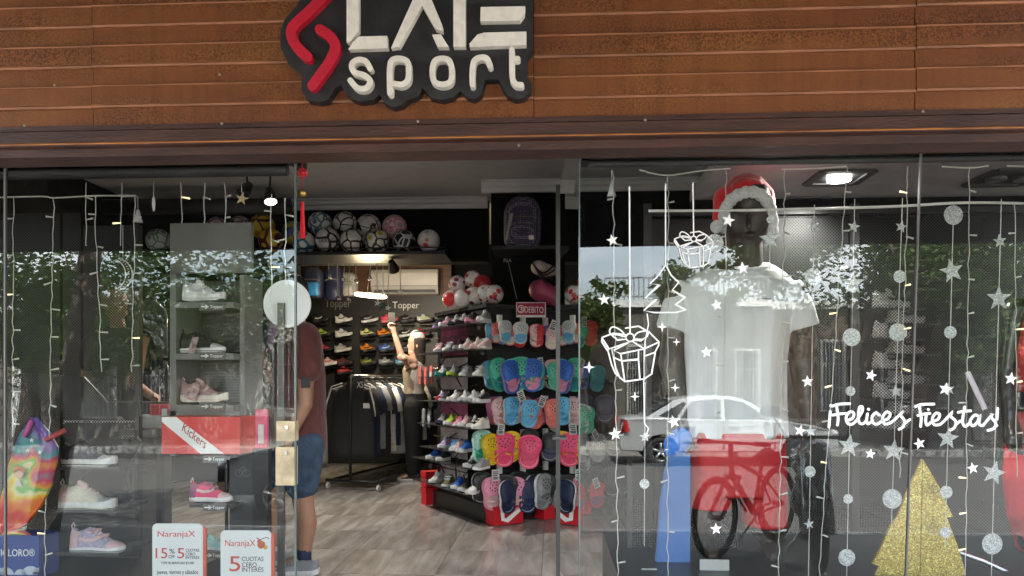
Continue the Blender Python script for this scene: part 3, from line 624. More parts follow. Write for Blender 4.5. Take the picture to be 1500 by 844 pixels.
stroke([(874, 372), (873, 320), (880, 270), (905, 252), (935, 255), (952, 288)], 8.2, SIGW, 'letter', sgn, Ys, .032)
t1 = MB().ribbon([cq(*p) for p in smooth2([(1047, 216), (1047, 290), (1050, 345), (1065, 368), (1088, 372)], 6)], 8.2, mpF(Ys), (0, .032, 0)); t1.ribbon([cq(*p) for p in [(1050, 258), (1072, 257)]], 8.2, mpF(Ys + .001), (0, .03, 0)); t1.build('letter', SIGW, sgn)
stroke([(235, -30), (150, 55), (85, 118), (82, 165), (105, 205), (150, 250)], 15, SIGR, 'emblem_stroke', sgn, Ys + .004, .028, 5)
stroke([(205, 128), (250, 160), (272, 205), (250, 265), (205, 330), (172, 375)], 15, SIGR, 'emblem_stroke', sgn, Ys + .004, .028, 5)

# awning sloping out over the pavement (it shades the front and shows dark in the top of the glass)
ze = CAM.z + (HOR - 359) / F * (2.9 + 3.0)
aw = thing('sloping_awning', 'dark sheet metal awning sloping out over the pavement', 'awning', (0, -.2, 3.5))
AWM = mat('awning_sheet', (.022, .021, .02), .8, .0, var=.2, spec=.2)
for k in range(4):
    x0 = -4.8 + k * 2.4
    MB().prism([(x0 + .006, -.06, 3.55), (x0 + 2.394, -.06, 3.55), (x0 + 2.394, -3.0, ze), (x0 + .006, -3.0, ze)], (0, .004, .03)).build('awning_panel', AWM, aw)
MB().bx((-4.8, -3.05, ze - .012), (4.8, -3.004, ze + .06)).build('edge_gutter', AWM, aw)
for x in (-4.7, 4.7):
    MB().tube([(x, -.05, 2.2), (x, -2.9, ze - .01)], .02, 6).build('bracket', BLK_METAL, aw)

# roller shutter housings
ROLL = mat('shutter_housing', (.045, .045, .045), .45, .3, var=.15)
def housing(label, x0, x1, y0, y1, joints):
    Y = .12; a = P(x0, y1, Y); b = P(x1, y0, Y); zc = (a.z + b.z) / 2; r = (b.z - a.z) / 2
    t = thing('shutter_housing', label, 'shutter housing', ((a.x + b.x) / 2, Y, a.z))
    MB().bx((a.x, Y - .05, zc + .012), (b.x, Y + .02, 2.11)).build('box', ROLL, t)
    MB().tube([(a.x + .001, Y - .02, zc - r * .35), (b.x - .03, Y - .02, zc - r * .35)], r * .62, 18).build('roller', ROLL, t, True, auto=40)
    for px in joints:
        q = P(px, y1, Y).x; MB().tube([(q - .004, Y - .02, zc - r * .35), (q + .004, Y - .02, zc - r * .35)], r * .64, 18).build('joint_ring', BLK_METAL, t)
    MB().bx((b.x - .001, Y - .06, zc - r * .2), (b.x + .035, Y + .03, 2.11)).build('end_bracket', BLK_METAL, t) if x1 < 900 else MB().bx((a.x - .03, Y - .06, zc - r * .2), (a.x - .001, Y + .03, 2.11)).build('end_bracket', BLK_METAL, t)
housing('black roller shutter housing over the left window', -40, 434, 231, 267, (180,))
housing('black roller shutter housing over the right window', 862, 1560, 221, 248, (1099, 1293, 1476))

EDGE = mat('glass_edge', (.10, .13, .12), .15, var=.1, spec=.7)
def pane(label, x0, x1, strip0=True, strip1=True, Y=0.0, hw_=.005, lean=0.0, lean1=0.0):
    a, b = P(x0, 500, Y).x, P(x1, 500, Y).x; sl = lean; sl1 = lean1
    t = thing('window_pane', label, 'window pane', ((a + b) / 2, Y, .0))
    me = MB().add([(a - sl, Y, .002), (b - sl1, Y, .002), (b + sl1, Y, 2.11), (a + sl, Y, 2.11)], [(0, 1, 2, 3)]).build('glass_sheet', GLASS, t)
    for x, k, s_l in ((a, strip0, sl), (b, strip1, sl1)):
        if k: MB().prism([(x - s_l - hw_, Y - .006, .002), (x - s_l + hw_, Y - .006, .002), (x + s_l + hw_, Y - .006, 2.11), (x + s_l - hw_, Y - .006, 2.11)], (0, .012, 0)).build('polished_edge', EDGE if k == 1 else k, t)
    return t
STRIP = mat('pane_joint_strip', (.10, .095, .09), .4)
pane('far left shop window pane beside the utility pole reflection', -760, 4, 0, 0)
wl_ = pane('large left shop window pane with brass lock plates', 8, 433, STRIP, EDGE, hw_=.0035)
pane('right shop window pane in front of white shirt mannequin', 849, 1334, EDGE, 0, hw_=.0018, lean1=.036)
pane('right shop window pane in front of red top mannequin', 1336.5, 2060, STRIP, 0, hw_=.0028, lean=.036)
for (x0, y0, x1, y1) in ((405, 617, 432, 646), (404, 655, 431, 711)):
    p, q = P(x0, y1, -.02), P(x1, y0, -.02); pl = MB().bx((p.x, -.022, p.z), (q.x, .022, q.z)).build('lock_plate', BRASS, wl_)
    c = P(x0 + 15, y0 + 9, -.024); MB().tube([c, c + Vector((0, -.006, 0))], .008, 10).build('keyhole', CHROME, pl)
# swung-open glass door seen edge-on beside the doorway
dd = thing('glass_door', 'open frameless glass door seen edge-on with dark closing strip', 'door', (P(833, 500, .5).x, .5, 0))
p0 = P(848, 500, .02); p1 = P(817.5, 500, .92)
MB().add([(p0.x, .02, .004), (p1.x, .92, .004), (p1.x, .92, 2.1), (p0.x, .02, 2.1)], [(0, 1, 2, 3)]).build('glass_sheet', GLASS, dd)
MB().bx((p1.x - .011, .92, .004), (p1.x + .011, .95, 2.1)).build('edge_strip', STRIP, dd)
MB().bx((p0.x - .002, .01, .004), (p0.x + .002, .02, 2.1)).build('hinge_edge', EDGE, dd)
hz = P(818, 640, .9).z
MB().tube([(p1.x - .03, .86, hz), (p1.x + .03, .86, hz)], .012, 8).build('pull_handle', CHROME, dd)

# ================================================================= SHOES, CLOGS, BALLS
PAL = dict(white=(.74, .74, .72), black=(.02, .02, .022), grey=(.28, .29, .30), lightgrey=(.52, .54, .55), navy=(.02, .03, .075), blue=(.03, .13, .48), lightblue=(.12, .42, .66), teal=(.03, .26, .28), green=(.06, .42, .27), lime=(.45, .62, .06), yellow=(.75, .50, .02), paleyellow=(.72, .70, .28), orange=(.85, .26, .01), red=(.55, .02, .03), coral=(.70, .18, .15), pink=(.72, .28, .40), palepink=(.70, .48, .48), hotpink=(.75, .06, .16), mauve=(.30, .09, .18), lilac=(.36, .24, .52), cream=(.72, .69, .58), brown=(.2, .1, .06), aqua=(.35, .62, .55), silver=(.45, .46, .48), darkred=(.14, .03, .03), olive=(.12, .13, .05), rose=(.42, .27, .26))
NICE = dict(lightgrey='light grey', lightblue='light blue', paleyellow='pale yellow', palepink='pale pink', hotpink='bright pink', darkred='dark red', rose='dusty rose')
def pm(k, fabric=True):
    return mat(('cloth_' if fabric else 'rubber_') + k, PAL[k], .75 if fabric else .5, var=.14, scale=60 if fabric else 12, bump=.12 if fabric else 0, bscale=300)
SHOE = {}
def shoe_meshes(kind):
    """unit shoe 1 m long, toe to +x, ground at z=0: sole, upper, tongue, stripe, lining"""
    if kind in SHOE: return SHOE[kind]
    def width(x): return .165 * (1 - .22 * math.exp(-((x - .42) / .16) ** 2)) * (1 - max(0, (x - .74) / .26) ** 2.4) ** .5 * (1 - max(0, (.12 - x) / .12) ** 2.2 * .55) + .004
    def cen(x): return .02 * math.sin(x * 3)
    xs = [0, .02, .06, .12, .2, .3, .4, .5, .6, .7, .8, .88, .94, .98, 1.0]
    thick = .11 if kind == 'runner' else .075
    outl = [(x, cen(x) - width(x)) for x in xs] + [(x, cen(x) + width(x)) for x in reversed(xs)]
    s = MB(); rings = []
    for z, g in ((0, .92), (.02, 1.0), (thick * .8, 1.03), (thick, .97)):
        rings.append([Vector((.5 + (x - .5) * (1 if g < 1 else 1.015), y * g, z + (.05 * max(0, (x - .8) / .2) ** 2 if kind == 'runner' else .02 * max(0, (x - .8) / .2) ** 2) + (.02 * max(0, (.15 - x) / .15) if kind == 'runner' else 0))) for x, y in outl])
    s.loft(rings); sole = s
    def top(x):
        if kind == 'high': return .40 - .03 * (x / .3) if x < .34 else .385 - (x - .34) * .62 if x < .72 else .15 - .05 * ((x - .72) / .28) ** 2
        h = .335 - .05 * math.sin(min(1, x / .30) * math.pi) if x < .32 else .335 - (x - .32) * .42 if x < .78 else .142 - .06 * ((x - .78) / .22) ** 2
        return h
    u = MB(); rings = []
    for x in [.005, .03, .08, .14, .2, .27, .33, .38, .45, .52, .6, .68, .76, .84, .9, .95, .985]:
        w = width(x) * .96; h = top(x) - thick * .7; op = x < .36; ring = []
        for k in range(13):
            a = math.pi * k / 12; yy = -math.cos(a); zz = math.sin(a) ** (.55 if x > .4 else .42)
            tw = (1 - .45 * (math.sin(a) ** 2) * (1 if x < .5 else .75))
            ring.append(Vector((x + .015 * (1 - 2 * x) * zz, cen(x) + yy * w * tw, thick * .75 + zz * h)))
        rings.append(ring)
    u.loft(rings, True, False); up = u
    li = MB(); li.add([Vector((.19 + .135 * math.cos(q), cen(.2) + .062 * math.sin(q), top(.19 + .12 * math.cos(q)) + .006 - (.0 if math.cos(q) > 0 else .004))) for q in [2 * math.pi * i / 16 for i in range(16)]], [tuple(range(16))])
    la = MB()
    for k in range(5):
        x = .40 + k * .062; z = top(x) + .012; w = .062
        la.tube([(x, cen(x) - w, z - .035), (x + .008, cen(x), z + .008), (x, cen(x) + w, z - .035)], .012, 5)
    la.cap((.34, 0, top(.34) + .015), (.44, 0, top(.44) + .012), .045, .05, 8) if kind != 'strap' else [la.box((x_, 0, top(x_) - .005), (.09, .26, .03)) for x_ in (.42, .58)]
    st = MB()
    for sy in (-1,):
        pts = [(.22, .18), (.36, .15), (.52, .16), (.66, .21)]
        vs = []
        for x, z in pts:
            y = cen(x) + sy * (width(x) * .96 + .006); vs += [Vector((x, y, z)), Vector((x + .02, y * .985, z + .045))]
        st.add(vs, [(2 * i, 2 * i + 1, 2 * i + 3, 2 * i + 2) for i in range(3)])
    tgd = MB(); tgd.loft([[v + Vector((.004 if v.x > .9 else 0, (v.y - cen(v.x)) * .05, .004 if v.z > thick else 0)) for v in rg] for rg in rings[-5:]], True, False)
    hcn = MB(); hcn.loft([[v + Vector((-.005, (v.y - cen(v.x)) * .05, 0)) for v in rg[:5]] for rg in rings[:5]], False, False); hcn.loft([[v + Vector((-.005, (v.y - cen(v.x)) * .05, 0)) for v in rg[8:]] for rg in rings[:5]], False, False)
    osl = MB().loft([[Vector((.5 + (x - .5) * 1.022, y * 1.045, z)) for x, y in outl] for z in (thick * .30, thick * .42)], False)
    hp = MB(); hp.tube([(.0, 0, .28), (-.025, 0, .35), (.01, 0, .39), (.04, 0, .34)], .012, 5)
    def mk(b, n, sm=True):
        me = bpy.data.meshes.new(n); me.from_pydata([v for v in b.v], [], b.f); me.polygons.foreach_set('use_smooth', [sm] * len(b.f)); me.set_sharp_from_angle(angle=R(50)); return me
    SHOE[kind] = dict(sole=mk(sole, 'sole'), upper=mk(up, 'upper'), lining=mk(li, 'lining'), laces=mk(la, 'laces'), stripe=mk(st, 'stripe'), pull=mk(hp, 'heel_loop'), toe=mk(tgd, 'toe_guard'), heel=mk(hcn, 'heel_counter'), line=mk(osl, 'sole_line')); return SHOE[kind]
SMC = {}
def smesh(kind, part, m):
    k = (kind, part, m.name)
    if k not in SMC: me = shoe_meshes(kind)[part].copy(); me.materials.clear(); me.materials.append(m); SMC[k] = me
    return SMC[k]
USED = {}
def shoe(label, loc, rot, L, upc, solec='white', acc=None, lace=None, kind='runner', group=None, parts=True, name='shoe', um=None):
    USED.setdefault(label, 0); USED[label] += 1
    t = thing(name, label, 'shoe', loc, 0, group); t.rotation_euler = rot; t.scale = (L, L * 1.08, L * 1.32)
    inst(smesh(kind, 'sole', pm(solec, False)), 'sole', t); inst(smesh(kind, 'upper', um or pm(upc)), 'upper', t)
    inst(smesh(kind, 'lining', pm('black')), 'lining', t)
    inst(smesh(kind, 'laces', pm(lace or upc)), 'strap' if kind == 'strap' else 'laces', t)
    if acc: inst(smesh(kind, 'stripe', pm(acc)), 'stripe', t)
    if parts:
        inst(smesh(kind, 'pull', pm(acc or upc)), 'heel_loop', t); inst(smesh(kind, 'toe', pm(acc or 'lightgrey')), 'toe_guard', t); inst(smesh(kind, 'heel', pm(lace or acc or 'lightgrey')), 'heel_counter', t); inst(smesh(kind, 'line', pm(acc or upc, False)), 'sole_line', t)
    return t
def nm(k): return NICE.get(k, k)

CLOG = {}
def clog_meshes():
    if CLOG: return CLOG
    def wd(t): return .36 * (.86 + .22 * t - .14 * math.exp(-((t - .42) / .17) ** 2)) * (1 - abs(2 * t - 1) ** 4.5) ** .5
    ts = [0.004, .03, .08, .15, .25, .35, .45, .55, .65, .75, .85, .92, .97, .996]
    outl = [(wd(t), t - .5) for t in ts] + [(-wd(t), t - .5) for t in reversed(ts)]
    def mk(b, n, mi=False):
        me = bpy.data.meshes.new(n); me.from_pydata([v for v in b.v], [], b.f); me.polygons.foreach_set('use_smooth', [True] * len(b.f)); me.set_sharp_from_angle(angle=R(45)); return me
    s = MB().loft([[Vector((x * g, y0, z * g if 0 else z * (1 - (1 - g) * .4)))for x, z in outl] for y0, g in ((.0, .93), (-.03, 1.0), (-.13, 1.02), (-.15, .98))]); CLOG['sole'] = mk(s, 'sole')
    f = MB().add([(x * .86, -.152, z * .9) for x, z in outl], [tuple(range(len(outl)))]); CLOG['footbed'] = mk(f, 'footbed')
    rim = MB().ribbon([(x * .96, z * .975) for x, z in outl], .05, lambda a, b: (a, -.152, b), (0, -.06, 0), True); CLOG['rim'] = mk(rim, 'rim')
    c = MB(); rings = []
    for t in (.46, .52, .58, .66, .75, .85, .93, .975):
        w = wd(t) * .97; h = .19 * (1 - max(0, (t - .6) / .4) ** 2.2); rings.append([Vector((-math.cos(math.pi * k / 10) * w, -.15 - h * math.sin(math.pi * k / 10) ** .6, t - .5 - .16 * (1 - math.sin(math.pi * k / 10)) * max(0, (.6 - t) / .14))) for k in range(11)])
    c.loft(rings, False, False); CLOG['toe_cap'] = mk(c, 'toe_cap')
    h = MB()
    for x, z in ((-.10, .12), (.10, .12), (0, .17), (-.18, .2), (.18, .2), (-.07, .26), (.08, .26), (0, .34), (-.13, .33), (.13, .33), (0, .08)):
        hh = .19 * (1 - max(0, (z - .1) / .4) ** 2.2) * (1 - min(.95, abs(x) / .36) ** 2) ** .3; h.tube([(x, -.155 - hh, z), (x, -.13 - hh, z)], .026, 7)
    CLOG['vent_holes'] = mk(h, 'vent_holes')
    st = MB().tube([(-.30, -.2, -.06), (-.20, -.30, -.20), (0, -.33, -.25), (.20, -.30, -.20), (.30, -.2, -.06)], .03, 6); CLOG['heel_strap'] = mk(st, 'heel_strap'); return CLOG
CMC = {}
def cmesh(p, m):
    k = (p, m.name)
    if k not in CMC: me = clog_meshes()[p].copy(); me.materials.append(m); CMC[k] = me
    return CMC[k]
TAGM = mat('price_tag', (.55, .54, .51), .6, var=.05); PRINT = mat('tag_print', (.03, .03, .03), .6)
def clogs(label, center, L, rz, c, sole=None, foot=None, tilt=0.0, tagged=True, group=None):
    t = thing('clog_pair', label, 'clogs', center, rz, group); t.rotation_euler = (0, tilt, rz)
    for s in (-1, 1):
        so_ = inst(cmesh('sole', pm(sole or c, False)), 'clog', t, (s * L * .41, -.0, -L * .02 * s), (0, s * R(3), s * R(-12)), (L * .96, L * .72, L))
        inst(cmesh('footbed', pm(foot or c, False)), 'footbed', so_); inst(cmesh('rim', pm(c, False)), 'rim', so_)
        inst(cmesh('toe_cap', pm(c, False)), 'toe_cap', so_); inst(cmesh('vent_holes', pm('black', False)), 'vent_holes', so_); inst(cmesh('heel_strap', pm(foot or c, False)), 'heel_strap', so_)
    if tagged:
        a = random.uniform(-.7, .7); g = MB(); w, h = .028, .042
        v = [Vector((x * math.cos(a) - z * math.sin(a), 0, x * math.sin(a) + z * math.cos(a))) for x, z in ((-w, -h), (w, -h), (w, h), (-w, h))]
        o = Vector((random.uniform(-.05, .05), -.085, L * random.uniform(.42, .6)))
        g.prism([o + q for q in v], (0, -.002, 0)); tg = g.build('price_tag', TAGM, t, False, True)
        k = MB()
        for z, x1 in ((.024, .018), (.010, .020), (-.004, .012), (-.018, .020), (-.028, .016)):
            q = [Vector((x * math.cos(a) - zz * math.sin(a), -.0026, x * math.sin(a) + zz * math.cos(a))) for x, zz in ((-.02, z - .004), (x1, z - .004), (x1, z + .004), (-.02, z + .004))]; k.add([o + p for p in q], [(0, 1, 2, 3)])
        k.build('print', PRINT, tg, False, True)
    return t

def ball(label, px, py, dia_px, Y, m, group, rot=0.0):
    c = P(px, py, Y); r = dia_px * S(px, Y) / 2
    b = MB().sph((0, 0, 0), r, 28, 18); o = b.build('football', m, None, True, True); o.location = c; o.rotation_euler = (rot, rot * .7, rot * 1.9); tag(o, label, 'ball', group); return o

# ================================================================= BALL SHELF AND BACK OF THE SHOP
YSH = 4.25
a = P(180, 373, YSH); b = P(655, 373, YSH)
sh = thing('ball_shelf', 'long black wall shelf holding footballs below the ceiling', 'shelf', ((a.x + b.x) / 2, YSH, a.z - .05))
MB().bx((a.x, YSH - .16, a.z - .05), (b.x, 4.598, a.z - .02)).build('board', BLK_METAL, sh)
for dz, dy in ((.015, -.15), (.015, -.02)): MB().tube([(a.x, YSH + dy, a.z + dz), (b.x, YSH + dy, a.z + dz)], .006, 6).build('rail', BLK_METAL, sh)
W_ = (.72, .71, .69); K_ = (.02, .02, .02)
SB = 'footballs on the black ceiling shelf'
balls = [(469, 328, 35, 1, ball_mat('ball_teal', W_, (.05, .18, .24), (.2, .3, .5), 2.6, .06, 1.), 'white football with teal and navy patches, back row of the shelf'),
 (506, 328, 36, 1, ball_mat('ball_yellowstar', W_, K_, (.8, .75, .25), 2.8, .06, 2.), 'white football with black zigzags and pale yellow flashes, back row'),
 (540, 332, 36, 1, ball_mat('ball_whiteblack', W_, K_, (.75, .75, .75), 2.2, .035, 3.), 'white football with thin black triangles, back row of the shelf'),
 (578, 333, 36, 1, ball_mat('ball_pink', (.72, .6, .62), (.75, .12, .22), (.8, .5, .6), 3.0, .05, 4.), 'pale football with pink lines, back row of the shelf'),
 (445, 356, 34, 0, ball_mat('ball_tealred', W_, (.04, .2, .3), (.6, .1, .15), 2.2, .09, 5.), 'white football with teal and red bands beside the red tassel'),
 (480, 352, 36, 0, ball_mat('ball_volley', (.74, .72, .72), K_, (.8, .8, .8), 1.9, .075, 6.), 'white football with bold black swooshes and printed name'),
 (516, 353, 36, 0, ball_mat('ball_swirl', W_, K_, (.8, .8, .8), 2.5, .075, 7.), 'white football with curling black lines, front row of the shelf'),
 (552, 354, 36, 0, ball_mat('ball_lime', (.70, .69, .62), K_, (.65, .72, .05), 2.6, .07, 8.), 'cream football with lime patches and black zigzags, front row'),
 (592, 354, 34, 0, ball_mat('ball_black', (.012, .014, .02), (.6, .62, .62), (.5, .5, .5), 2.1, .05, 9.), 'black football with white ring marks'),
 (628, 353, 33, 0, ball_mat('ball_redcrest', W_, (.55, .03, .04), (.45, .44, .42), 2.0, .22, 10.3, 'spot'), 'white football with red printed crest at the shelf end'),
 (384, 332, 37, 1, ball_mat('ball_yellow', (.80, .52, .01), (.12, .02, .06), (.85, .6, .1), 2.0, .06, 11.), 'upper bright yellow football with dark stripes'),
 (397, 353, 36, 0, ball_mat('ball_yellow2', (.80, .52, .01), (.10, .02, .05), (.6, .55, .5), 2.0, .09, 12.), 'lower bright yellow football with dark and white stripes'),
 (431, 342, 36, 1, ball_mat('ball_blueyellow', (.10, .16, .42), (.7, .6, .05), (.8, .7, .1), 2.4, .12, 13.), 'blue and yellow patchwork football'),
 (318, 333, 30, 1, ball_mat('ball_maroon', (.68, .6, .6), (.2, .03, .06), (.7, .6, .6), 2.2, .08, 14.), 'white football with maroon band peeking over the grey display'),
 (352, 333, 33, 1, ball_mat('ball_maroon2', (.70, .68, .68), (.25, .04, .08), (.7, .6, .6), 2.0, .05, 15.), 'white football with thin maroon lines behind the grey display'),
 (232, 353, 35, 0, ball_mat('ball_green', (.66, .70, .68), (.10, .27, .22), (.15, .35, .3), 2.2, .04, 16.), 'pale football with green patches alone on the shelf')]
for k, (x, y, d, back, m, lab) in enumerate(balls):
    o = ball(lab, x, y, d, YSH + (.12 if back else -.06), m, SB, 0 if 'printed' in lab else k * 1.3)
    if 'printed name' in lab:
        trect('DRIBLING', x - 12, y - 3, x + 9, y + 3, YSH - .06 - d * S(x, YSH) / 2 - .001, BLACK, o)
# back wall: wood panel, air conditioner, shoe wall
YW = 6.9
a, b = P(438, 470, YW), P(660, 384, YW)
WOOD = mat('brown_wood_panel', (.13, .062, .028), .5, var=.3, scale=2, stretch=(1, 1, 8))
wp = tag(MB().bx((a.x, YW + .06, a.z), (b.x, YW + .1, b.z + .3)).build('wood_panel', WOOD), 'brown wooden wall panel behind the air conditioner', 'panel')
bw = MB().bx((P(436, 600, YW).x, YW + .04, 0), (P(700, 600, YW).x, YW + .099, P(600, 433, YW).z)); tag(bw.build('display_wall', mat('anthracite_panel', (.022, .021, .02), .45, var=.2)), 'black display wall carrying rows of sports shoes', 'display wall')
a, b = P(543, 430, YW - .15), P(641, 394, YW - .15)
ac = thing('air_conditioner', 'white split air conditioner unit on the wooden panel', 'air conditioner', ((a.x + b.x) / 2, YW - .05, a.z))
ACW = mat('ac_plastic', (.68, .66, .63), .4, var=.03); h = b.z - a.z
pr = [(0, 0), (-.10, 0), (-.17, .05), (-.20, h * .35), (-.20, h * .85), (-.16, h), (0, h)]
MB().loft([[Vector((x, YW + .05 + y, a.z + z)) for y, z in pr] for x in (a.x, b.x)]).build('casing', ACW, ac, True, auto=30)
MB().bx((a.x + .04, YW - .135, a.z + .02), (b.x - .04, YW - .09, a.z + .05)).build('louvre', mat('ac_slot', (.1, .1, .1), .5), ac)
MB().bx((a.x + .02, YW - .153, a.z + h * .3), (b.x - .02, YW - .149, a.z + h * .315)).build('panel_seam', GREY, ac)
for x0, y0, x1, y1, br in ((476, 438, 514, 454, False), (575, 442, 614, 455, True)):
    p = P(x0, y1, YW); o = thing('wall_lettering', 'white brand lettering on the display wall under the air conditioner' if br else 'grey brand lettering on the display wall beside the navy bags', 'lettering', (p.x, YW + .03, p.z))
    trect('Topper', x0, y0, x1, y1, YW + .034, VINYL if br else mat('grey_vinyl', (.25, .25, .25), .6), o, .004)
# navy bags hanging over the shoe wall
BAGN = mat('navy_nylon', (.012, .016, .05), .5, var=.2, bump=.3, bscale=9)
def satchel(label, x0, y0, x1, y1, Y, m, stripe=None):
    a, b = P(x0, y1, Y), P(x1, y0, Y); w, h = (b.x - a.x) / 2, b.z - a.z; c = Vector(((a.x + b.x) / 2, Y, a.z))
    t = thing('backpack', label, 'backpack', c); mb = MB(); rings = []
    for k in range(9):
        u = k / 8; g = (1 - abs(2 * u - 1) ** 4) ** .5 * .12 + .88 if 0 < u < 1 else .8
        if u > .7: g *= 1 - ((u - .7) / .3) ** 2 * .35
        rings.append([c + Vector((w * g * math.copysign(abs(math.cos(q)) ** .6, math.cos(q)), .09 * g * math.copysign(abs(math.sin(q)) ** .7, math.sin(q)), h * u)) for q in [2 * math.pi * i / 20 for i in range(20)]])
    mb.loft(rings); mb.build('body', m, t, True, auto=60)
    pk = MB(); rings = []
    for k in range(6):
        u = k / 5; rings.append([c + Vector((w * .74 * math.copysign(abs(math.cos(q)) ** .5, math.cos(q)) * (1 if u < .85 else .9), -.075 - .045 * max(0, math.sin(q)) * math.sin(math.pi * min(.95, max(.1, u))) ** .5, h * (.06 + .42 * u))) for q in [2 * math.pi * i / 16 for i in range(16)]])
    pk.loft(rings); pk.build('front_pocket', stripe or m, t, True, auto=60)
    MB().tube([c + Vector((-w * .75, -.095, h * .55)), c + Vector((-w * .4, -.10, h * .585)), c + Vector((w * .4, -.10, h * .585)), c + Vector((w * .75, -.095, h * .55))], .006, 5).build('zip', GREY2, t)
    MB().tube([c + Vector((-.05, 0, h * .97)), c + Vector((-.04, 0, h * 1.06)), c + Vector((.04, 0, h * 1.06)), c + Vector((.05, 0, h * .97))], .01, 6).build('carry_loop', BLACK, t, True)
    return t, c, w, h
satchel('navy backpack with sky blue pocket by the ceiling shelf', 444, 392, 474, 437, 5.6, BAGN, mat('sky_nylon', (.03, .22, .55), .5, var=.15, bump=.2, bscale=10))
satchel('plain navy backpack beside the sky blue pocketed one', 476, 390, 502, 440, 5.7, BAGN)
satchel('grey and white backpack at the wooden panel', 497, 400, 524, 434, 6.0, mat('grey_nylon', (.3, .3, .3), .6, var=.3, bump=.2, bscale=10))
# shoes on the back wall
rows = [('top', 473, [(470, 'black', 'white', 'black'), (504, 'white', 'black', 'white'), (542, 'black', 'silver', 'white'), (571, 'hotpink', 'orange', 'coral'), (598, 'black', 'grey', 'black'), (624, 'white', 'lime', 'black')]),
        ('second', 494, [(474, 'lime', 'black', 'black'), (504, 'white', 'grey', 'white'), (541, 'paleyellow', 'black', 'black'), (566, 'orange', 'black', 'black'), (597, 'black', 'white', 'white'), (620, 'red', 'coral', 'black')]),
        ('third', 516, [(476, 'hotpink', 'black', 'black'), (503, 'silver', 'white', 'white'), (541, 'orange', 'black', 'black'), (568, 'blue', 'white', 'black'), (600, 'navy', 'grey', 'black')]),
        ('fourth', 536, [(484, 'palepink', 'red', 'white'), (506, 'darkred', 'black', 'black'), (541, 'olive', 'lime', 'black'), (568, 'grey', 'white', 'black'), (592, 'lightblue', 'white', 'black')]),
        ('lowest', 549, [(507, 'red', 'coral', 'black')])]
for rn, y, lst in rows:
    for x, u, ac_, so_ in lst:
        L = 25 * S(x, YW); p = P(x - 12, y + 1, YW - .10)
        shoe(f'{nm(u)} sports shoe with {nm(ac_)} stripe on the {rn} row of the shoe wall', (p.x, YW - .10, p.z), (0, R(-9), 0), L, u, so_, ac_, None, 'runner', 'sports shoes on the black display wall', False)
        q = P(x - 12, y + 5, YW - .10)
        tag(MB().bx((q.x + .01, YW - .17, q.z + .015), (q.x + L * .8, YW + .038, q.z + .022)).build('shoe_shelf', BLK_METAL), f'small black shelf under the {nm(u)} and {nm(ac_)} shoe, {rn} row of the shoe wall', 'shelf', 'shoe wall brackets')
# clothes rail running into the shop
r0 = G(478, 716); r0 = Vector((r0.x, r0.y, 0)); r1 = Vector((P(604, 600, 6.3).x, 6.3, 0)); zt = P(520, 551, r0.y).z
rk = thing('clothes_rail', 'black wheeled clothes rail with size XS tag', 'clothes rail', r0)
d = (r1 - r0).normalized(); sd_ = Vector((d.y, -d.x, 0)); rc = r0 + sd_ * .28
fr = MB()
for p in (r0, r0 + sd_ * .56, r1 - sd_ * .28, r1 + sd_ * .28): pass
fr.tube([r0 + UP * .09, r0 + sd_ * .62 + UP * .09], .016, 8); fr.tube([r1 - sd_ * .2 + UP * .09, r1 + sd_ * .3 + UP * .09], .016, 8)
fr.tube([r0 + sd_ * .04 + UP * .09, r1 - sd_ * .1 + UP * .09], .014, 8); fr.tube([r0 + sd_ * .58 + UP * .09, r1 + sd_ * .28 + UP * .09], .014, 8); fr.build('base_frame', BLK_METAL, rk, True)
MB().tube([rc + UP * .09, rc + UP * zt], .016, 8).build('upright', BLK_METAL, rk, True); r1c = r1 + sd_ * .08
MB().tube([r1c + UP * .09, r1c + UP * zt], .016, 8).build('upright', BLK_METAL, rk, True)
MB().tube([rc + UP * zt, r1c + UP * zt], .016, 8).build('top_rail', CHROME, rk, True)
for p in (r0 + sd_ * .02, r0 + sd_ * .6, r1 + sd_ * .25): MB().torus(p + UP * .035, sd_, .022, .013, 14, 6).build('castor', WHITE, rk, True)
tg = P(527, 563, rc.y - .1); g = MB().bx((tg.x - .045, rc.y - .11, tg.z - .05), (tg.x + .045, rc.y - .105, tg.z + .05)).build('size_tag', BLACK, rk); trect('XS', 523, 559, 532, 568, rc.y - .111, VINYL, g)
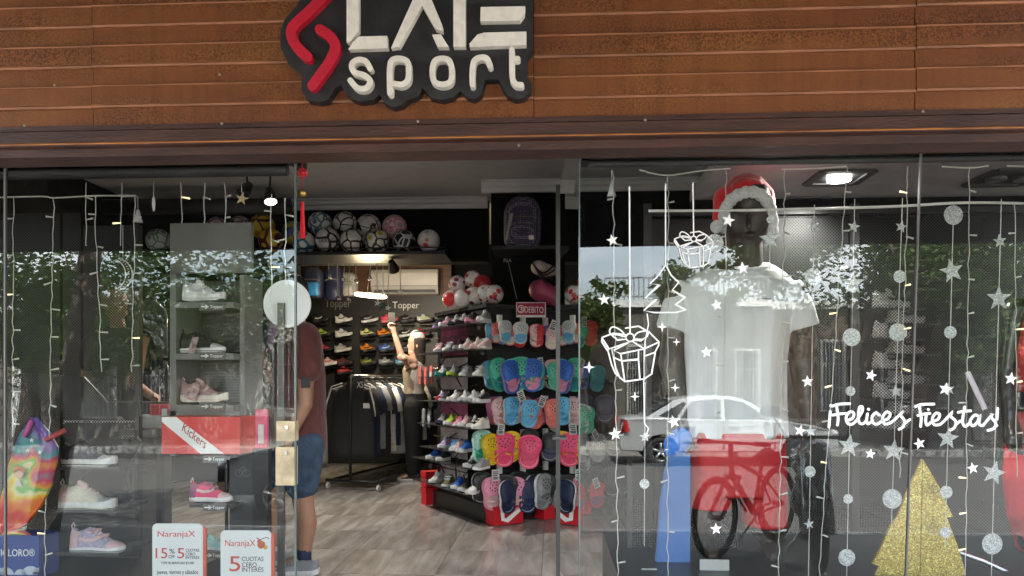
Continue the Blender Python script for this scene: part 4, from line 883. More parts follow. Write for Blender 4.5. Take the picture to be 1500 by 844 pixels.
def garment(name, label, c, w, h, rz, m, trim=None, cat='shirt', group=None, thick=.035, sleeve=True):
    """hung on a hanger; c is the hook point at the top"""
    t = thing(name, label, cat, c, rz, group); b = MB(); rings = []; rnd = random.Random(int(abs(c.x * 977 + c.y * 331) * 10))
    for k in range(8):
        u = k / 7; ww = w * (.30 + .70 * min(1, u / .16)) * (1 + .05 * u); zz = -.07 - h * u + (0 if u > .1 else 0); ph = rnd.random() * 6
        rings.append([Vector((ww / 2 * math.copysign(abs(math.cos(q)) ** .7, math.cos(q)), thick * (1 + .5 * u) * math.sin(q) + .012 * u * math.sin(q * 5 + ph), zz)) for q in [2 * math.pi * i / 24 for i in range(24)]])
    b.loft(rings)
    b.build('body', m, t, True, True)
    if sleeve:
        for s in (-1, 1):
            sl = MB().tube([(s * w * .40, 0, -.10 - h * .05), (s * w * .52, 0, -.10 - h * .22), (s * w * .56, .01, -.10 - h * .38)], [.06, .062, .058], 10); sl.build('sleeve', m, t, True, True)
            if trim:
                for o in (-.014, .014): MB().tube([(s * w * .20, -thick - .004, -.085 + o), (s * w * .44, -.052, -.12 + o), (s * w * .545, -.062, -.10 - h * .22 + o), (s * w * .58, -.056, -.10 - h * .37 + o)], .005, 5).build('sleeve_stripe', trim, t, True, True)
    hk = MB().tube([(-w * .3, 0, -.10), (0, 0, -.035), (w * .3, 0, -.10)], .006, 5); hk.tube([(0, 0, -.035), (0, 0, .0), (.012, 0, .018), (.022, 0, .0)], .003, 5); hk.build('hanger', BLK_METAL, t, True, True)
    return t
cols = ['black', 'navy', 'grey', 'black', 'white', 'navy', 'lightgrey', 'black', 'white', 'teal', 'black', 'white', 'navy', 'black']
Lr = (r1c - rc).length; hw_ = .52
for k, cn in enumerate(cols):
    c = rc + (r1c - rc) * ((k + .35) / len(cols)) + UP * (zt + .0)
    lab = ('black shirt with white shoulder stripes, front of the clothes rail' if k == 0 else f'{nm(cn)} shirt number {k} behind the front one on the clothes rail')
    ords = ['first', 'second', 'third', 'fourth', 'fifth', 'sixth', 'seventh', 'eighth', 'ninth', 'tenth', 'eleventh', 'twelfth', 'thirteenth', 'fourteenth']
    if k: lab = f'{nm(cn)} shirt, {ords[k]} from the front of the clothes rail'
    g = garment('hanging_shirt', lab, c, .46, .78 - .1 * (k % 3) * .5, R(-8), pm(cn), VINYL if k % 3 == 0 else None, 'shirt', 'shirts on the clothes rail')
    if k == 0:
        w_ = P(536, 594, c.y - .12); b_ = MB().bx((w_.x - .035, c.y - .045, w_.z - .03), (w_.x + .035, c.y - .042, w_.z + .02)).build('chest_mark', VINYL, g, False, True); [setattr(v, 'co', v.co - Vector(c)) for v in b_.data.vertices]
for k, (x, y, cn) in enumerate(((462, 585, 'white'), (469, 590, 'lightgrey'))):
    c = P(x, y, 4.6 + .2 * k); garment('hanging_shirt', f'{nm(cn)} garment hanging behind the man in the maroon shirt', c, .2, .62, R(70), pm(cn), None, 'shirt', None, .03, False)

# ================================================================= CORNER SHOE STAND
gC, gL, gR = G(711, 768), G(634, 741), G(872, 748); GT = P(716, 449, gC.y).z
gb = gL + (gR - gC)
gn = thing('shoe_stand', 'black four-sided shoe stand with shelves and hooks', 'shoe stand', gC)
core = [gC, gR, gb, gL]; cen_ = (gC + gR + gb + gL) / 4
ins = [p.lerp(cen_, .06) for p in core]
MB().prism([p + UP * .14 for p in ins], (0, 0, GT - .14)).build('core', BLACK, gn)
MB().prism([p + UP * .004 for p in core], (0, 0, .135)).build('plinth', BLK_METAL, gn)
MB().prism([p + UP * (GT - .003) for p in [q.lerp(cen_, .02) for q in core]], (0, 0, .03)).build('top_board', BLACK, gn)
dl = (gL - gC).normalized(); nl = Vector((dl.y, -dl.x, 0)); nl = nl if nl.dot(CAM - gC) > 0 else -nl
dr = (gR - gC).normalized(); nr = Vector((dr.y, -dr.x, 0)); nr = nr if nr.dot(CAM - gC) > 0 else -nr
LL, RL = (gL - gC).length, (gR - gC).length
def lf(s, z, o=0.0): return gC + dl * (s * LL) + nl * o + UP * z
# printed posters and mesh on the shelf side
POST = mat('pink_poster_print', (.42, .12, .22), .5, var=.6, scale=5); POST2 = mat('pale_poster_print', (.55, .48, .48), .5, var=.25, scale=7)
for k, (z0_, z1_, m) in enumerate(((1.30, 1.60, POST), (1.02, 1.28, POST2), (.72, 1.0, POST), (.46, .70, POST2), (.18, .44, POST2))):
    MB().prism([lf(.30, z0_, .002), lf(.82, z0_, .002), lf(.82, z1_, .002), lf(.30, z1_, .002)], nl * .004).build('poster', m, gn)
wr = MB(); rr_ = random.Random(4)
for k in range(16):
    s, z = rr_.uniform(.22, .8), rr_.uniform(.2, 1.55); wr.tube([lf(s, z, .012), lf(min(.9, max(.12, s + rr_.uniform(-.4, .4))), z + rr_.uniform(-.2, .2), .012)], .006, 4)
for z in (.36, .62, .95, 1.2, 1.45): wr.tube([lf(.1, z, .014), lf(.95, z, .014)], .004, 4)
wr.build('wire_grid', BLK_METAL, gn)
grows = [('top', 483, [(631, 'navy', 'lilac'), (645, 'pink', 'white'), (658, 'lightgrey', 'black'), (670, 'silver', 'black'), (683, 'black', 'pink'), (697, 'grey', 'white')]),
         ('second', 517, [(633, 'palepink', 'silver'), (649, 'lightgrey', 'white'), (662, 'black', 'grey'), (675, 'palepink', 'white'), (687, 'cream', 'palepink'), (698, 'palepink', 'cream')]),
         ('third', 552, [(639, 'lightgrey', 'teal'), (653, 'grey', 'lime'), (672, 'grey', 'white'), (691, 'lightgrey', 'white')]),
         ('fourth', 587, [(636, 'lilac', 'red'), (647, 'black', 'lightgrey'), (658, 'white', 'white'), (669, 'white', 'lightgrey'), (683, 'white', 'silver'), (697, 'black', 'white')]),
         ('fifth', 621, [(637, 'grey', 'navy'), (651, 'lime', 'white'), (662, 'pink', 'white'), (672, 'palepink', 'white'), (683, 'black', 'white'), (696, 'cream', 'white')]),
         ('sixth', 656, [(640, 'lilac', 'white'), (655, 'lightblue', 'white'), (663, 'palepink', 'white'), (673, 'blue', 'white')]),
         ('seventh', 672, [(628, 'blue', 'white'), (640, 'black', 'white'), (683, 'black', 'lightgrey'), (696, 'grey', 'white')]),
         ('lowest', 706, [(629, 'lightgrey', 'white'), (645, 'olive', 'white'), (660, 'blue', 'white'), (672, 'black', 'lightgrey'), (686, 'white', 'white')])]
rzl = math.atan2(nl.y, nl.x)
ACR = mat('smoked_acrylic', (.06, .06, .06), .15, var=.1)
for rn, y, lst in grows:
    zsh = PF(lst[0][0], y, gC, nl, .14).z
    s0 = min(x for x, _, _ in lst); s1 = max(x for x, _, _ in lst)
    p0 = PF(s0 - 8, y, gC, nl, .08); p1 = PF(s1 + 8, y, gC, nl, .08); p0.z = p1.z = zsh
    MB().prism([p0 - nl * .075, p1 - nl * .075, p1 + nl * .11, p0 + nl * .11], (0, 0, -.006)).build('shelf', ACR, gn)
    for x, u, sl in lst:
        p = PF(x, y, gC, nl, .14); p.z = zsh + .001; L = .19
        shoe(f'{nm(u)} kids shoe with {nm(sl)} sole on the {rn} shelf of the shoe stand', p - nl * .10, (0, 0, rzl + (math.atan2(CAM.y - p.y, CAM.x - p.x) - rzl) * .6 + random.uniform(-.15, .15)), L, u, sl, None, 'white' if random.random() < .4 else None, random.choice(['runner', 'strap', 'runner']), 'kids shoes on the shoe stand', False)
# sandals hanging at the stand's far edge
for k, (x, y, u) in enumerate(((617, 550, 'coral'), (625, 551, 'coral'), (633, 549, 'coral'), (622, 612, 'grey'), (630, 613, 'grey'))):
    p = PF(x, y, gC, nl, .10); L = 27 * S(x, p.y)
    t = thing('flip_flop', f'{nm(u)} slide sandal hanging at the edge of the shoe stand', 'sandal', p, 0, f'{nm(u)} sandals hanging on the stand'); t.rotation_euler = (0, R(4), R(-62)); t.scale = (L * .62, L * .6, L)
    inst(cmesh('sole', pm(u, False)), 'sole', t); inst(cmesh('toe_cap', pm('lightgrey' if k in (2, 4) else u, False)), 'strap', t, (0, 0, -.1), (0, 0, 0), (1, .6, .7))
# shoe boxes at the foot of the stand
for lab, x0, y0, x1, y1, off, fc in (('upper red shoe box stacked at the back of the shoe stand', 617, 692, 634, 715, .0, 'l'), ('lower red shoe box under another by the shoe stand', 618, 715, 634, 741, .0, 'l')):
    p = PF(625, y1, gC, nl, .02); a = gC + dl * (LL * 1.02); q0 = PF(x0, y1, gC, nl, .03); hh = (y1 - y0) * S(625, q0.y) * .98; zb = PF(x1, y1, gC, nl, .03).z
    zb = .004 if 'lower' in lab else .004 + 26 * S(625, q0.y)
    t = thing('shoe_box', lab, 'shoe box', (q0.x, q0.y, zb), 0, 'red shoe boxes')
    A_0 = gC + dl * (LL * 1.03); MB().prism([A_0 + nl * .05 + UP * zb, A_0 + dl * .11 + nl * .05 + UP * zb, A_0 + dl * .11 - nl * .22 + UP * zb, A_0 - nl * .22 + UP * zb], (0, 0, hh - .02)).build('box', RED, t)
    MB().prism([A_0 - dl * .004 + nl * .055 + UP * (zb + hh - .05), A_0 + dl * .114 + nl * .055 + UP * (zb + hh - .05), A_0 + dl * .114 - nl * .225 + UP * (zb + hh - .05), A_0 - dl * .004 - nl * .225 + UP * (zb + hh - .05)], (0, 0, .046)).build('lid', RED, t)
def rf(s, z, o=0.0): return gC + dr * (s * RL) + nr * o + UP * z
for lab, s0, s1, sw in (('red shoe box with white tick at the front corner of the shoe stand', .0, .24, True), ('red shoe box low on the hook side of the shoe stand', .42, .52, False), ('red shoe box at the far end of the hook side', .70, .86, False)):
    t = thing('shoe_box', lab, 'shoe box', rf(s0, .006, .02), 0, 'red shoe boxes'); MB().prism([rf(s0, .006, .005), rf(s1, .006, .005), rf(s1, .006, .13), rf(s0, .006, .13)], (0, 0, .13 if sw else .10)).build('box', RED, t)
    MB().prism([rf(s0 - .006, .10, .003), rf(s1 + .006, .10, .003), rf(s1 + .006, .10, .135), rf(s0 - .006, .10, .135)], (0, 0, .045)).build('lid', RED, t)
    if sw:
        mpb = lambda u, v: rf(u, v, .137)
        MB().ribbon([(s0 + .06, .115), (s0 + .065, .05), (s0 + .10, .04), (s0 + .22, .12)], .028, mpb, nr * .002).build('tick_mark', VINYL, t)
# hooks and clog pairs
HK = MB()
for y in (470, 540, 590, 640, 690):
    p, q = PF(716, y, gC, nr, .012), PF(870, y, gC, nr, .012); q.z = p.z; MB().tube([p, q], .007, 6).build('hook_rail', BLK_METAL, gn)
    for k in range(5):
        h_ = p.lerp(q, .08 + .21 * k); MB().box(h_ + nr * .02 + UP * .012, (.035, .03, .07), math.atan2(dr.y, dr.x)).build('hook_clip', mat('clip_plastic', (.6, .6, .58), .4), gn)
prs = [(726, 489, 'lightblue', 'white', 'lightblue', .14, 34), (736, 490, 'coral', 'coral', 'white', .12, 34), (750, 487, 'lightgrey', 'white', 'lightblue', .05, 36), (772, 492, 'red', 'red', 'red', .10, 34), (797, 494, 'palepink', 'palepink', 'cream', .05, 34), (815, 492, 'lilac', 'blue', 'lilac', .14, 34), (835, 490, 'green', 'lightblue', 'teal', .08, 34), (852, 489, 'red', 'coral', 'red', .10, 36),
       (735, 548, 'lightblue', 'white', 'teal', .12, 50), (744, 548, 'green', 'green', 'teal', .08, 48), (761, 551, 'blue', 'lilac', 'pink', .05, 48), (785, 549, 'blue', 'teal', 'navy', .12, 44), (799, 551, 'green', 'hotpink', 'green', .05, 46), (822, 550, 'palepink', 'red', 'red', .10, 44), (838, 552, 'blue', 'blue', 'navy', .06, 46), (862, 553, 'teal', 'lightblue', 'teal', .10, 44),
       (732, 602, 'mauve', 'mauve', 'mauve', .13, 44), (740, 602, 'palepink', 'coral', 'palepink', .10, 46), (760, 604, 'lightblue', 'white', 'lightblue', .05, 46), (779, 602, 'mauve', 'mauve', 'pink', .12, 44), (795, 606, 'coral', 'coral', 'coral', .06, 44), (842, 616, 'green', 'hotpink', 'green', .06, 46), (832, 612, 'lightgrey', 'mauve', 'lightgrey', .12, 44), (870, 598, 'navy', 'lightgrey', 'navy', .08, 46),
       (721, 656, 'aqua', 'aqua', 'green', .14, 50), (731, 656, 'yellow', 'lime', 'yellow', .10, 50), (756, 660, 'hotpink', 'white', 'hotpink', .05, 48), (790, 652, 'black', 'cream', 'navy', .08, 46), (835, 655, 'black', 'black', 'black', .08, 44), (862, 656, 'grey', 'lightgrey', 'grey', .06, 46), (884, 650, 'black', 'lightgrey', 'black', .10, 44),
       (723, 716, 'black', 'white', 'black', .13, 52), (735, 722, 'pink', 'pink', 'palepink', .10, 50), (756, 727, 'navy', 'white', 'navy', .06, 50), (778, 716, 'black', 'lightgrey', 'black', .12, 50), (790, 717, 'navy', 'lightgrey', 'black', .10, 50), (806, 720, 'grey', 'white', 'grey', .05, 52), (836, 712, 'black', 'green', 'black', .08, 48), (859, 726, 'red', 'red', 'mauve', .05, 40), (882, 704, 'black', 'silver', 'black', .10, 48), (893, 706, 'black', 'grey', 'black', .12, 46)]
rzr = math.atan2(nr.y, nr.x) + math.pi / 2
rown = {48: 'top', 54: 'second', 55: 'second', 59: 'third', 60: 'third', 61: 'third', 65: 'fourth', 66: 'fourth'}
for x, y, c, s, f_, off, hpx in prs:
    off = .19 - off; p = PF(x, y, gC, nr, off); rn = 'top' if y < 510 else 'second' if y < 570 else 'third' if y < 630 else 'fourth' if y < 680 else 'lowest'
    L = hpx * S(x, p.y) * random.uniform(.84, 1.02)
    side = random.choice([-.25, .15, .3])
    clogs(f'{nm(c)} clogs with {nm(s)} sole and {nm(f_)} lining hung on the {rn} hook row', p, L, rzr + random.uniform(-.45, .2), c, s, f_, random.uniform(-.16, .16), random.random() < .45, 'clogs hung on the shoe stand')
# debit sign on the stand
p = PF(777, 454, gC, nr, .03)
ds = thing('payment_sign', 'maroon card reading 3 DEBITO above the clogs', 'sign', p)
mpp = lambda a, b: PF(a, b, gC, nr, .03)
MB().prism([mpp(756, 465), mpp(799, 465), mpp(799, 443), mpp(756, 443)], nr * .006).build('card', VINYL, ds); MB().prism([PF(757, 461.5, gC, nr, .037), PF(798, 461.5, gC, nr, .037), PF(798, 444, gC, nr, .037), PF(757, 444, gC, nr, .037)], nr * .001).build('red_field', mat('debit_red', (.36, .02, .06), .5), ds)
mp2 = lambda a, b: PF(a, b, gC, nr, .039)
text('DEBITO', (768.5, 449), (796, 449.5), (796, 459), (768.5, 458), mp2, nr * .001, VINYL, ds)
MB().ribbon([(763 + 4.6 * math.cos(q), 453 + 5.4 * math.sin(q)) for q in [2 * math.pi * i / 20 for i in range(20)]], 1.2, mp2, nr * .001, True).build('ring', VINYL, ds); text('3', (761, 449.5), (765.4, 449.5), (765.4, 457), (761, 457), mp2, nr * .001, VINYL, ds)
# mini balls on the stand
MBR = ball_mat('mini_red_spot', W_, (.55, .02, .03), (.5, .02, .03), 3.4, .33, 2.5, 'spot'); MBS = ball_mat('mini_swirl', W_, (.45, .02, .05), (.02, .02, .06), 3.0, .30, 3.5, 'spot'); MBX = mat('mini_red', (.42, .02, .02), .4, var=.2, scale=9); MBH = ball_mat('mini_half', W_, (.6, .03, .03), (.7, .3, .3), 1.3, .40, 4.4, 'spot')
ymb = gC.y + .35
for k, (x, y, m, lab, dy) in enumerate(((662, 438, MBH, 'white mini ball with large red patch at the pile edge', 0), (678, 437, MBH, 'second white mini ball with large red patch', -.03), (694, 434, MBS, 'small ball with red and navy swirls, lower in the pile', -.02), (711, 431, MBR, 'mini ball with small red and navy marks in the pile', -.03), (724, 431, MBR, 'white mini ball with red spots at the end of the pile', -.05), (670, 416, MBS, 'small ball with red and navy swirls, upper in the pile', .05), (692, 409, MBR, 'white mini ball with red spots on top of the pile', .06), (706, 415, MBX, 'plain red mini ball on top of the pile', .02))):
    ball(lab, x, y, 28 if k < 5 else 25, ymb + dy, m, 'mini footballs piled on the shoe stand', k * 1.7 + .4)

# ================================================================= RIGHT-HAND BLACK WALL: backpacks and bags
YR = 3.7
a, b = P(722, 365, YR), P(815, 365, YR)
tag(MB().bx((a.x, YR - .16, a.z - .03), (b.x, 3.998, a.z)).build('wall_shelf', BLK_METAL), 'black shelf on the dark wall under the patterned backpack', 'shelf')
DOT = node_mat('dotted_purple_fabric')
def dotmat():
    m, N, L, b_ = DOT; tc = N.new('ShaderNodeTexCoord'); v = N.new('ShaderNodeTexVoronoi'); v.inputs['Scale'].default_value = 62; v.inputs['Randomness'].default_value = .25; L.new(tc.outputs['Object'], v.inputs['Vector'])
    r = ramp(N, L, v.outputs['Distance'], [(0, (.36, .33, .42)), (.34, (.07, .055, .10)), (1, (.05, .04, .075))], True); L.new(r.outputs[0], b_.inputs['Base Color']); b_.inputs['Roughness'].default_value = .8; return m
t, c, w_, h_ = satchel('purple grey dotted backpack on the black wall shelf', 738, 290, 793, 364, YR - .03, dotmat())
MB().cap(c + Vector((-w_ * .8, -.08, h_ * .15)), c + Vector((-w_ * .55, -.10, h_ * .62)), .012, .016, 8).build('side_strap', mat('beige_strap', (.4, .37, .33), .7), t, True)
MB().bx(c + Vector((w_ * .35, -.125, h_ * .12)), c + Vector((w_ * .62, -.118, h_ * .2))).build('logo_patch', WHITE, t)
t, c, w_, h_ = satchel('navy backpack with white tick behind the open glass door', 818, 296, 856, 362, 3.75, mat('dark_navy_nylon', (.010, .016, .032), .6, var=.2, bump=.3, bscale=10))
mpx = lambda u, v: P(u, v, 3.75 - .13)
MB().ribbon([(829, 352), (831, 355), (840, 350)], 1.6, mpx, (0, -.003, 0)).build('tick_mark', VINYL, t); p = P(829, 308, 3.6); MB().bx((p.x - .02, 3.62, p.z - .04), (p.x + .04, 3.625, p.z + .04)).build('price_tag', TAGM, t)
# pink holdall
p = P(804, 425, 3.6); t = thing('gym_bag', 'pink gym bag with white and orange top hanging on black wall', 'bag', p)
mb = MB(); s_ = S(804, 3.6); mb.cap(P(790, 425, 3.6), P(815, 437, 3.6), 16 * s_, 14 * s_, 18); figure(mb, 'body', mat('pink_nylon', (.42, .07, .14), .5, var=.25, bump=.4, bscale=8), t, .012, 3, False)
mb = MB(); mb.cap(P(788, 392, 3.65), P(806, 398, 3.65), 11 * s_, 10 * s_, 14); figure(mb, 'top_roll', mat('white_orange_nylon', (.55, .45, .42), .5, var=.5, scale=8), t, .012, 2, False)
st = MB(); [st.tube(smooth2([P(780, 385, 3.56), P(795, 400 + k * 3, 3.52), P(812, 388 + k * 8, 3.56)], 5), .007, 5) for k in range(4)]; st.build('cords', BLACK, t, True)
p = P(835, 405, 3.8); tag(MB().bx(P(822, 410, 3.8), P(848, 384, 3.95)).build('shoe_box', mat('grey_card', (.16, .16, .165), .6)), 'grey shoe box on the dark wall behind the glass door', 'box')
p = P(743, 381, 3.9); t = thing('wall_lettering', 'tiny white lettering on the black wall below the dotted backpack', 'lettering', p); trect('FILA', 738, 379, 749, 384, 3.99, VINYL, t, .003)
tag(MB().tube([P(745, 386, 3.9), P(757, 438, 3.7)], .004, 5).build('cord', mat('grey_cord', (.4, .4, .4), .6)), 'thin pale cord hanging down the black wall', 'cord')

# ================================================================= PEOPLE
def worn_shoe(parent, loc, rz, L, u, s, acc, lace):
    o = inst(smesh('runner', 'upper', pm(u)), 'shoe', parent, loc, (0, 0, rz), (L, L, L))
    inst(smesh('runner', 'sole', pm(s, False)), 'sole', o); inst(smesh('runner', 'laces', pm(lace)), 'laces', o)
    if acc: inst(smesh('runner', 'stripe', pm(acc)), 'stripe', o)
def hand(mb, w, d, side, grip=0.35, s=1.0):
    """palm and five bent fingers; w wrist, d forearm direction, side = thumb side direction"""
    w, d, side = Vector(w), Vector(d).normalized(), Vector(side).normalized(); n = d.cross(side).normalized()
    mb.cap(w, w + d * .05 * s, .027 * s, .034 * s, 10); 
    for k, (o, l) in enumerate(((-.027, .062), (-.009, .075), (.010, .07), (.027, .058))):
        b = w + d * .072 * s + side * -o * s; k1 = b + (d * math.cos(grip) + n * math.sin(grip)) * l * .5 * s; k2 = k1 + (d * math.cos(grip * 2.4) + n * math.sin(grip * 2.4)) * l * .5 * s
        mb.cap(b - d * .02 * s, k1, .0105 * s, .009 * s, 8); mb.cap(k1, k2, .009 * s, .0075 * s, 8)
    t = w + d * .03 * s + side * .026 * s; t1 = t + (side * .7 + d * .6 + n * .3).normalized() * .035 * s; mb.cap(t - side * .01 * s, t1, .013 * s, .0105 * s, 8); mb.cap(t1, t1 + (d * .9 + n * .4).normalized() * .03 * s, .0105 * s, .008 * s, 8)
def man():
    Y = 1.3; base = Vector((P(436, 800, Y).x, Y, 0.0))
    q = lambda x, y, dy=0.0: P(x, y, Y + dy) - base
    t = thing('person', 'man in maroon T-shirt, denim shorts and grey sneakers standing in the doorway', 'person', base)
    b = MB()
    for hip, knee, calf, ank in ((q(443, 655, -.07), q(444, 736, -.10), q(449, 766, -.10), q(445, 816, -.10)), (q(424, 640, .09), q(400, 735, .12), q(404, 762, .12), q(408, 808, .12))):
        b.cap(hip, knee, .078, .060); b.cap(knee, calf, .058, .059); b.cap(calf, ank, .059, .036); b.cap(ank, ank + Vector((-.10, 0, -.045)), .035, .03)
    b.cap(q(440, 640), q(440, 560), .105, .11, 16, 1.15); b.cap(q(440, 560), q(440, 505), .12, .125, 16, 1.25); b.cap(q(440, 490, -.14), q(440, 490, .14), .06, .06)
    b.cap(q(436, 490), q(430, 455), .058, .055); b.cap(q(424, 428), q(423, 446), .088, .075, 16, .88); b.cap(q(412, 452), q(416, 455), .045, .05, 12, .9)
    b.cap(q(399, 440), q(399, 443), .014, .017, 8); b.cap(q(430, 440, -.078), q(431, 446, -.078), .016, .014, 8)
    sh, el, wr_ = q(450, 497, -.19), q(447, 592, -.21), q(424, 640, -.22)
    b.cap(sh, el, .052, .042); b.cap(el, wr_, .043, .028); hand(b, wr_, wr_ - el, (-.6, .2, .7), .5)
    sh, el, wr_ = q(430, 497, .19), q(414, 575, .20), q(394, 545, .10)
    b.cap(sh, el, .052, .042); b.cap(el, wr_, .042, .028); hand(b, wr_, wr_ - el, (0, -.7, .7), .7)
    figure(b, 'body', SKIN, t, .007, 4)
    s = MB(); rings = []
    for y, x0, x1, wy in ((660, 403, 475, .176), (640, 402, 476, .18), (625, 401, 476, .178), (590, 402, 475, .175), (550, 404, 474, .18), (515, 404, 470, .19), (494, 408, 463, .185), (480, 414, 455, .13), (472, 418, 448, .075)):
        a, c = q(x0, y), q(x1, y); cx, rx = (a.x + c.x) / 2, (c.x - a.x) / 2; rings.append([Vector((cx + rx * math.copysign(abs(math.cos(u)) ** .85, math.cos(u)), wy * math.sin(u) + .006 * math.sin(5 * u + y), a.z)) for u in [2 * math.pi * i / 24 for i in range(24)]])
    s.loft(rings); s.cap(q(447, 495, -.165), q(451, 540, -.21), .088, .080); s.cap(q(432, 495, .165), q(424, 538, .21), .086, .08)
    figure(s, 'shirt', mat('maroon_jersey', (.115, .030, .027), .85, var=.15, scale=20, bump=.8, bscale=9, sheen=.3, stretch=(1, 1, .6)), t, .008, 5)
    w_ = q(449, 560, -.30); MB().bx(w_ + Vector((-.03, -.004, -.03)), w_ + Vector((.02, 0, .02))).build('sleeve_patch', BLACK, t, False, True)
    s = MB(); s.cap(q(440, 640), q(440, 655), .135, .14, 16, 1.15); s.cap(q(445, 655, -.08), q(442, 708, -.10), .115, .098, 16); s.cap(q(425, 655, .08), q(399, 706, .12), .11, .085, 16)
    s.cap(q(436, 635), q(436, 632), .132, .132, 16, 1.2)
    figure(s, 'shorts', mat('denim_blue', (.05, .085, .14), .85, var=.3, scale=16, bump=.35, bscale=60), t, .009, 3)
    hr = MB(); hr.cap(q(429, 424), q(428, 438), .092, .082, 16, .9); hr.cap(q(436, 436), q(436, 448), .07, .06, 14, .95); figure(hr, 'hair', mat('hair_dark', (.025, .017, .012), .7, var=.3, scale=60, bump=.5, bscale=120), t, .01, 2)
    worn_shoe(t, q(467, 840, -.11) * 1 + Vector((0, 0, -q(467, 840, -.11).z + .001)), math.pi + .12, .275, 'grey', 'white', 'coral', 'lightgrey')
    p = q(430, 800, .12); worn_shoe(t, Vector((p.x, p.y, .001)), math.pi + .2, .275, 'grey', 'white', 'coral', 'lightgrey')
    for x, y, dy in ((445, 812, -.10), (408, 806, .12)):
        c = q(x, y, dy); MB().tube([c + Vector((0, 0, .03)), c + Vector((0, 0, -.05))], .043, 12).build('sock', pm('navy') if dy < 0 else pm('white'), t, True, True)
man()
def woman():
    Y = 5.2; base = Vector((P(606, 640, Y).x, Y, 0.0)); q = lambda x, y, dy=0.0: P(x, y, Y + dy) - base
    t = thing('person', 'woman in beige top and black trousers raising a phone toward the shoe wall', 'person', base); b = MB()
    for s in (-1, 1): b.cap(Vector((0, s * .09, .82)), Vector((0, s * .09, .45)), .09, .06); b.cap(Vector((0, s * .09, .45)), Vector((.01, s * .09, .07)), .058, .036); b.cap(Vector((.01, s * .09, .04)), Vector((-.13, s * .09, .03)), .035, .028)
    b.cap(q(606, 612), q(606, 588), .12, .10, 16, 1.15); b.cap(q(606, 588), q(607, 545), .10, .11, 16, 1.2); b.cap(q(606, 536, -.13), q(606, 536, .13), .05, .05)
    b.cap(q(607, 535), q(606, 520), .045, .045); b.cap(q(609, 500), q(608, 508), .085, .072, 16, .85); b.cap(q(603, 514), q(604, 516), .04, .05); b.cap(q(597.5, 506), q(597.5, 508), .011, .014, 8); b.cap(q(600, 513.5), q(600.5, 513.5), .012, .012, 8); b.cap(q(611, 506, -.07), q(611, 509, -.07), .014, .013, 8)
    sh, el, wr_ = q(606, 530, -.13), q(588, 522, -.22), q(577, 487, -.22)
    b.cap(sh, el, .046, .038); b.cap(el, wr_, .038, .025); hand(b, wr_, wr_ - el, (-.8, -.4, .1), .8)
    sh, el, wr_ = q(607, 533, .13), q(607, 558, -.02), q(594, 530, -.24)
    b.cap(sh, el, .045, .038); b.cap(el, wr_, .037, .025); hand(b, wr_, wr_ - el, (-.5, .2, .8), .8)
    figure(b, 'body', mat('skin_light', (.52, .30, .21), .5, var=.08), t, .008, 4)
    s = MB(); rings = []
    for y, rx, ry in ((578, .115, .15), (570, .11, .145), (555, .125, .155), (543, .13, .16), (533, .10, .15), (529, .055, .10)):
        c = q(607, y); rings.append([Vector((c.x + rx * math.cos(u), ry * math.sin(u), c.z)) for u in [2 * math.pi * i / 20 for i in range(20)]])
    s.loft(rings); figure(s, 'top', mat('beige_knit', (.46, .40, .34), .85, var=.12, scale=20, bump=.2, bscale=40), t, .01, 3)
    s = MB(); s.cap(q(607, 582), q(607, 606), .125, .13, 16, 1.2); [s.cap(Vector((.0, k * .09, .82)), Vector((.0, k * .09, .10)), .105, .062, 14) for k in (-1, 1)]; figure(s, 'trousers', mat('black_cloth', (.012, .012, .013), .85), t, .012, 3)
    hr = MB(); hr.cap(q(613, 499), q(614, 512), .085, .075, 14, .95); hr.cap(q(614, 512, .0), q(617, 530), .07, .05, 14); figure(hr, 'hair', MATS['hair_dark'], t, .01, 2)
    hb_ = MB(); hb_.cap(q(610, 493), q(613, 496), .075, .08, 14, .95); figure(hb_, 'cap', mat('pale_cap', (.50, .40, .36), .8), t, .009, 2)
    ph = q(574, 468, -.23); MB().box(ph + Vector((0, 0, 0)), (.075, .012, .15)).build('phone_case_hold', BLACK, t, False, True).name = 'phone'
    MB().tube([q(597, 540, -.245), q(598.5, 542, -.245)], .032, 12).build('wrist_watch', BLACK, t, True, True)
    for s in (-1, 1): worn_shoe(t, Vector((.08, s * .09, .001)), math.pi, .24, 'black', 'white', None, 'black')
woman()
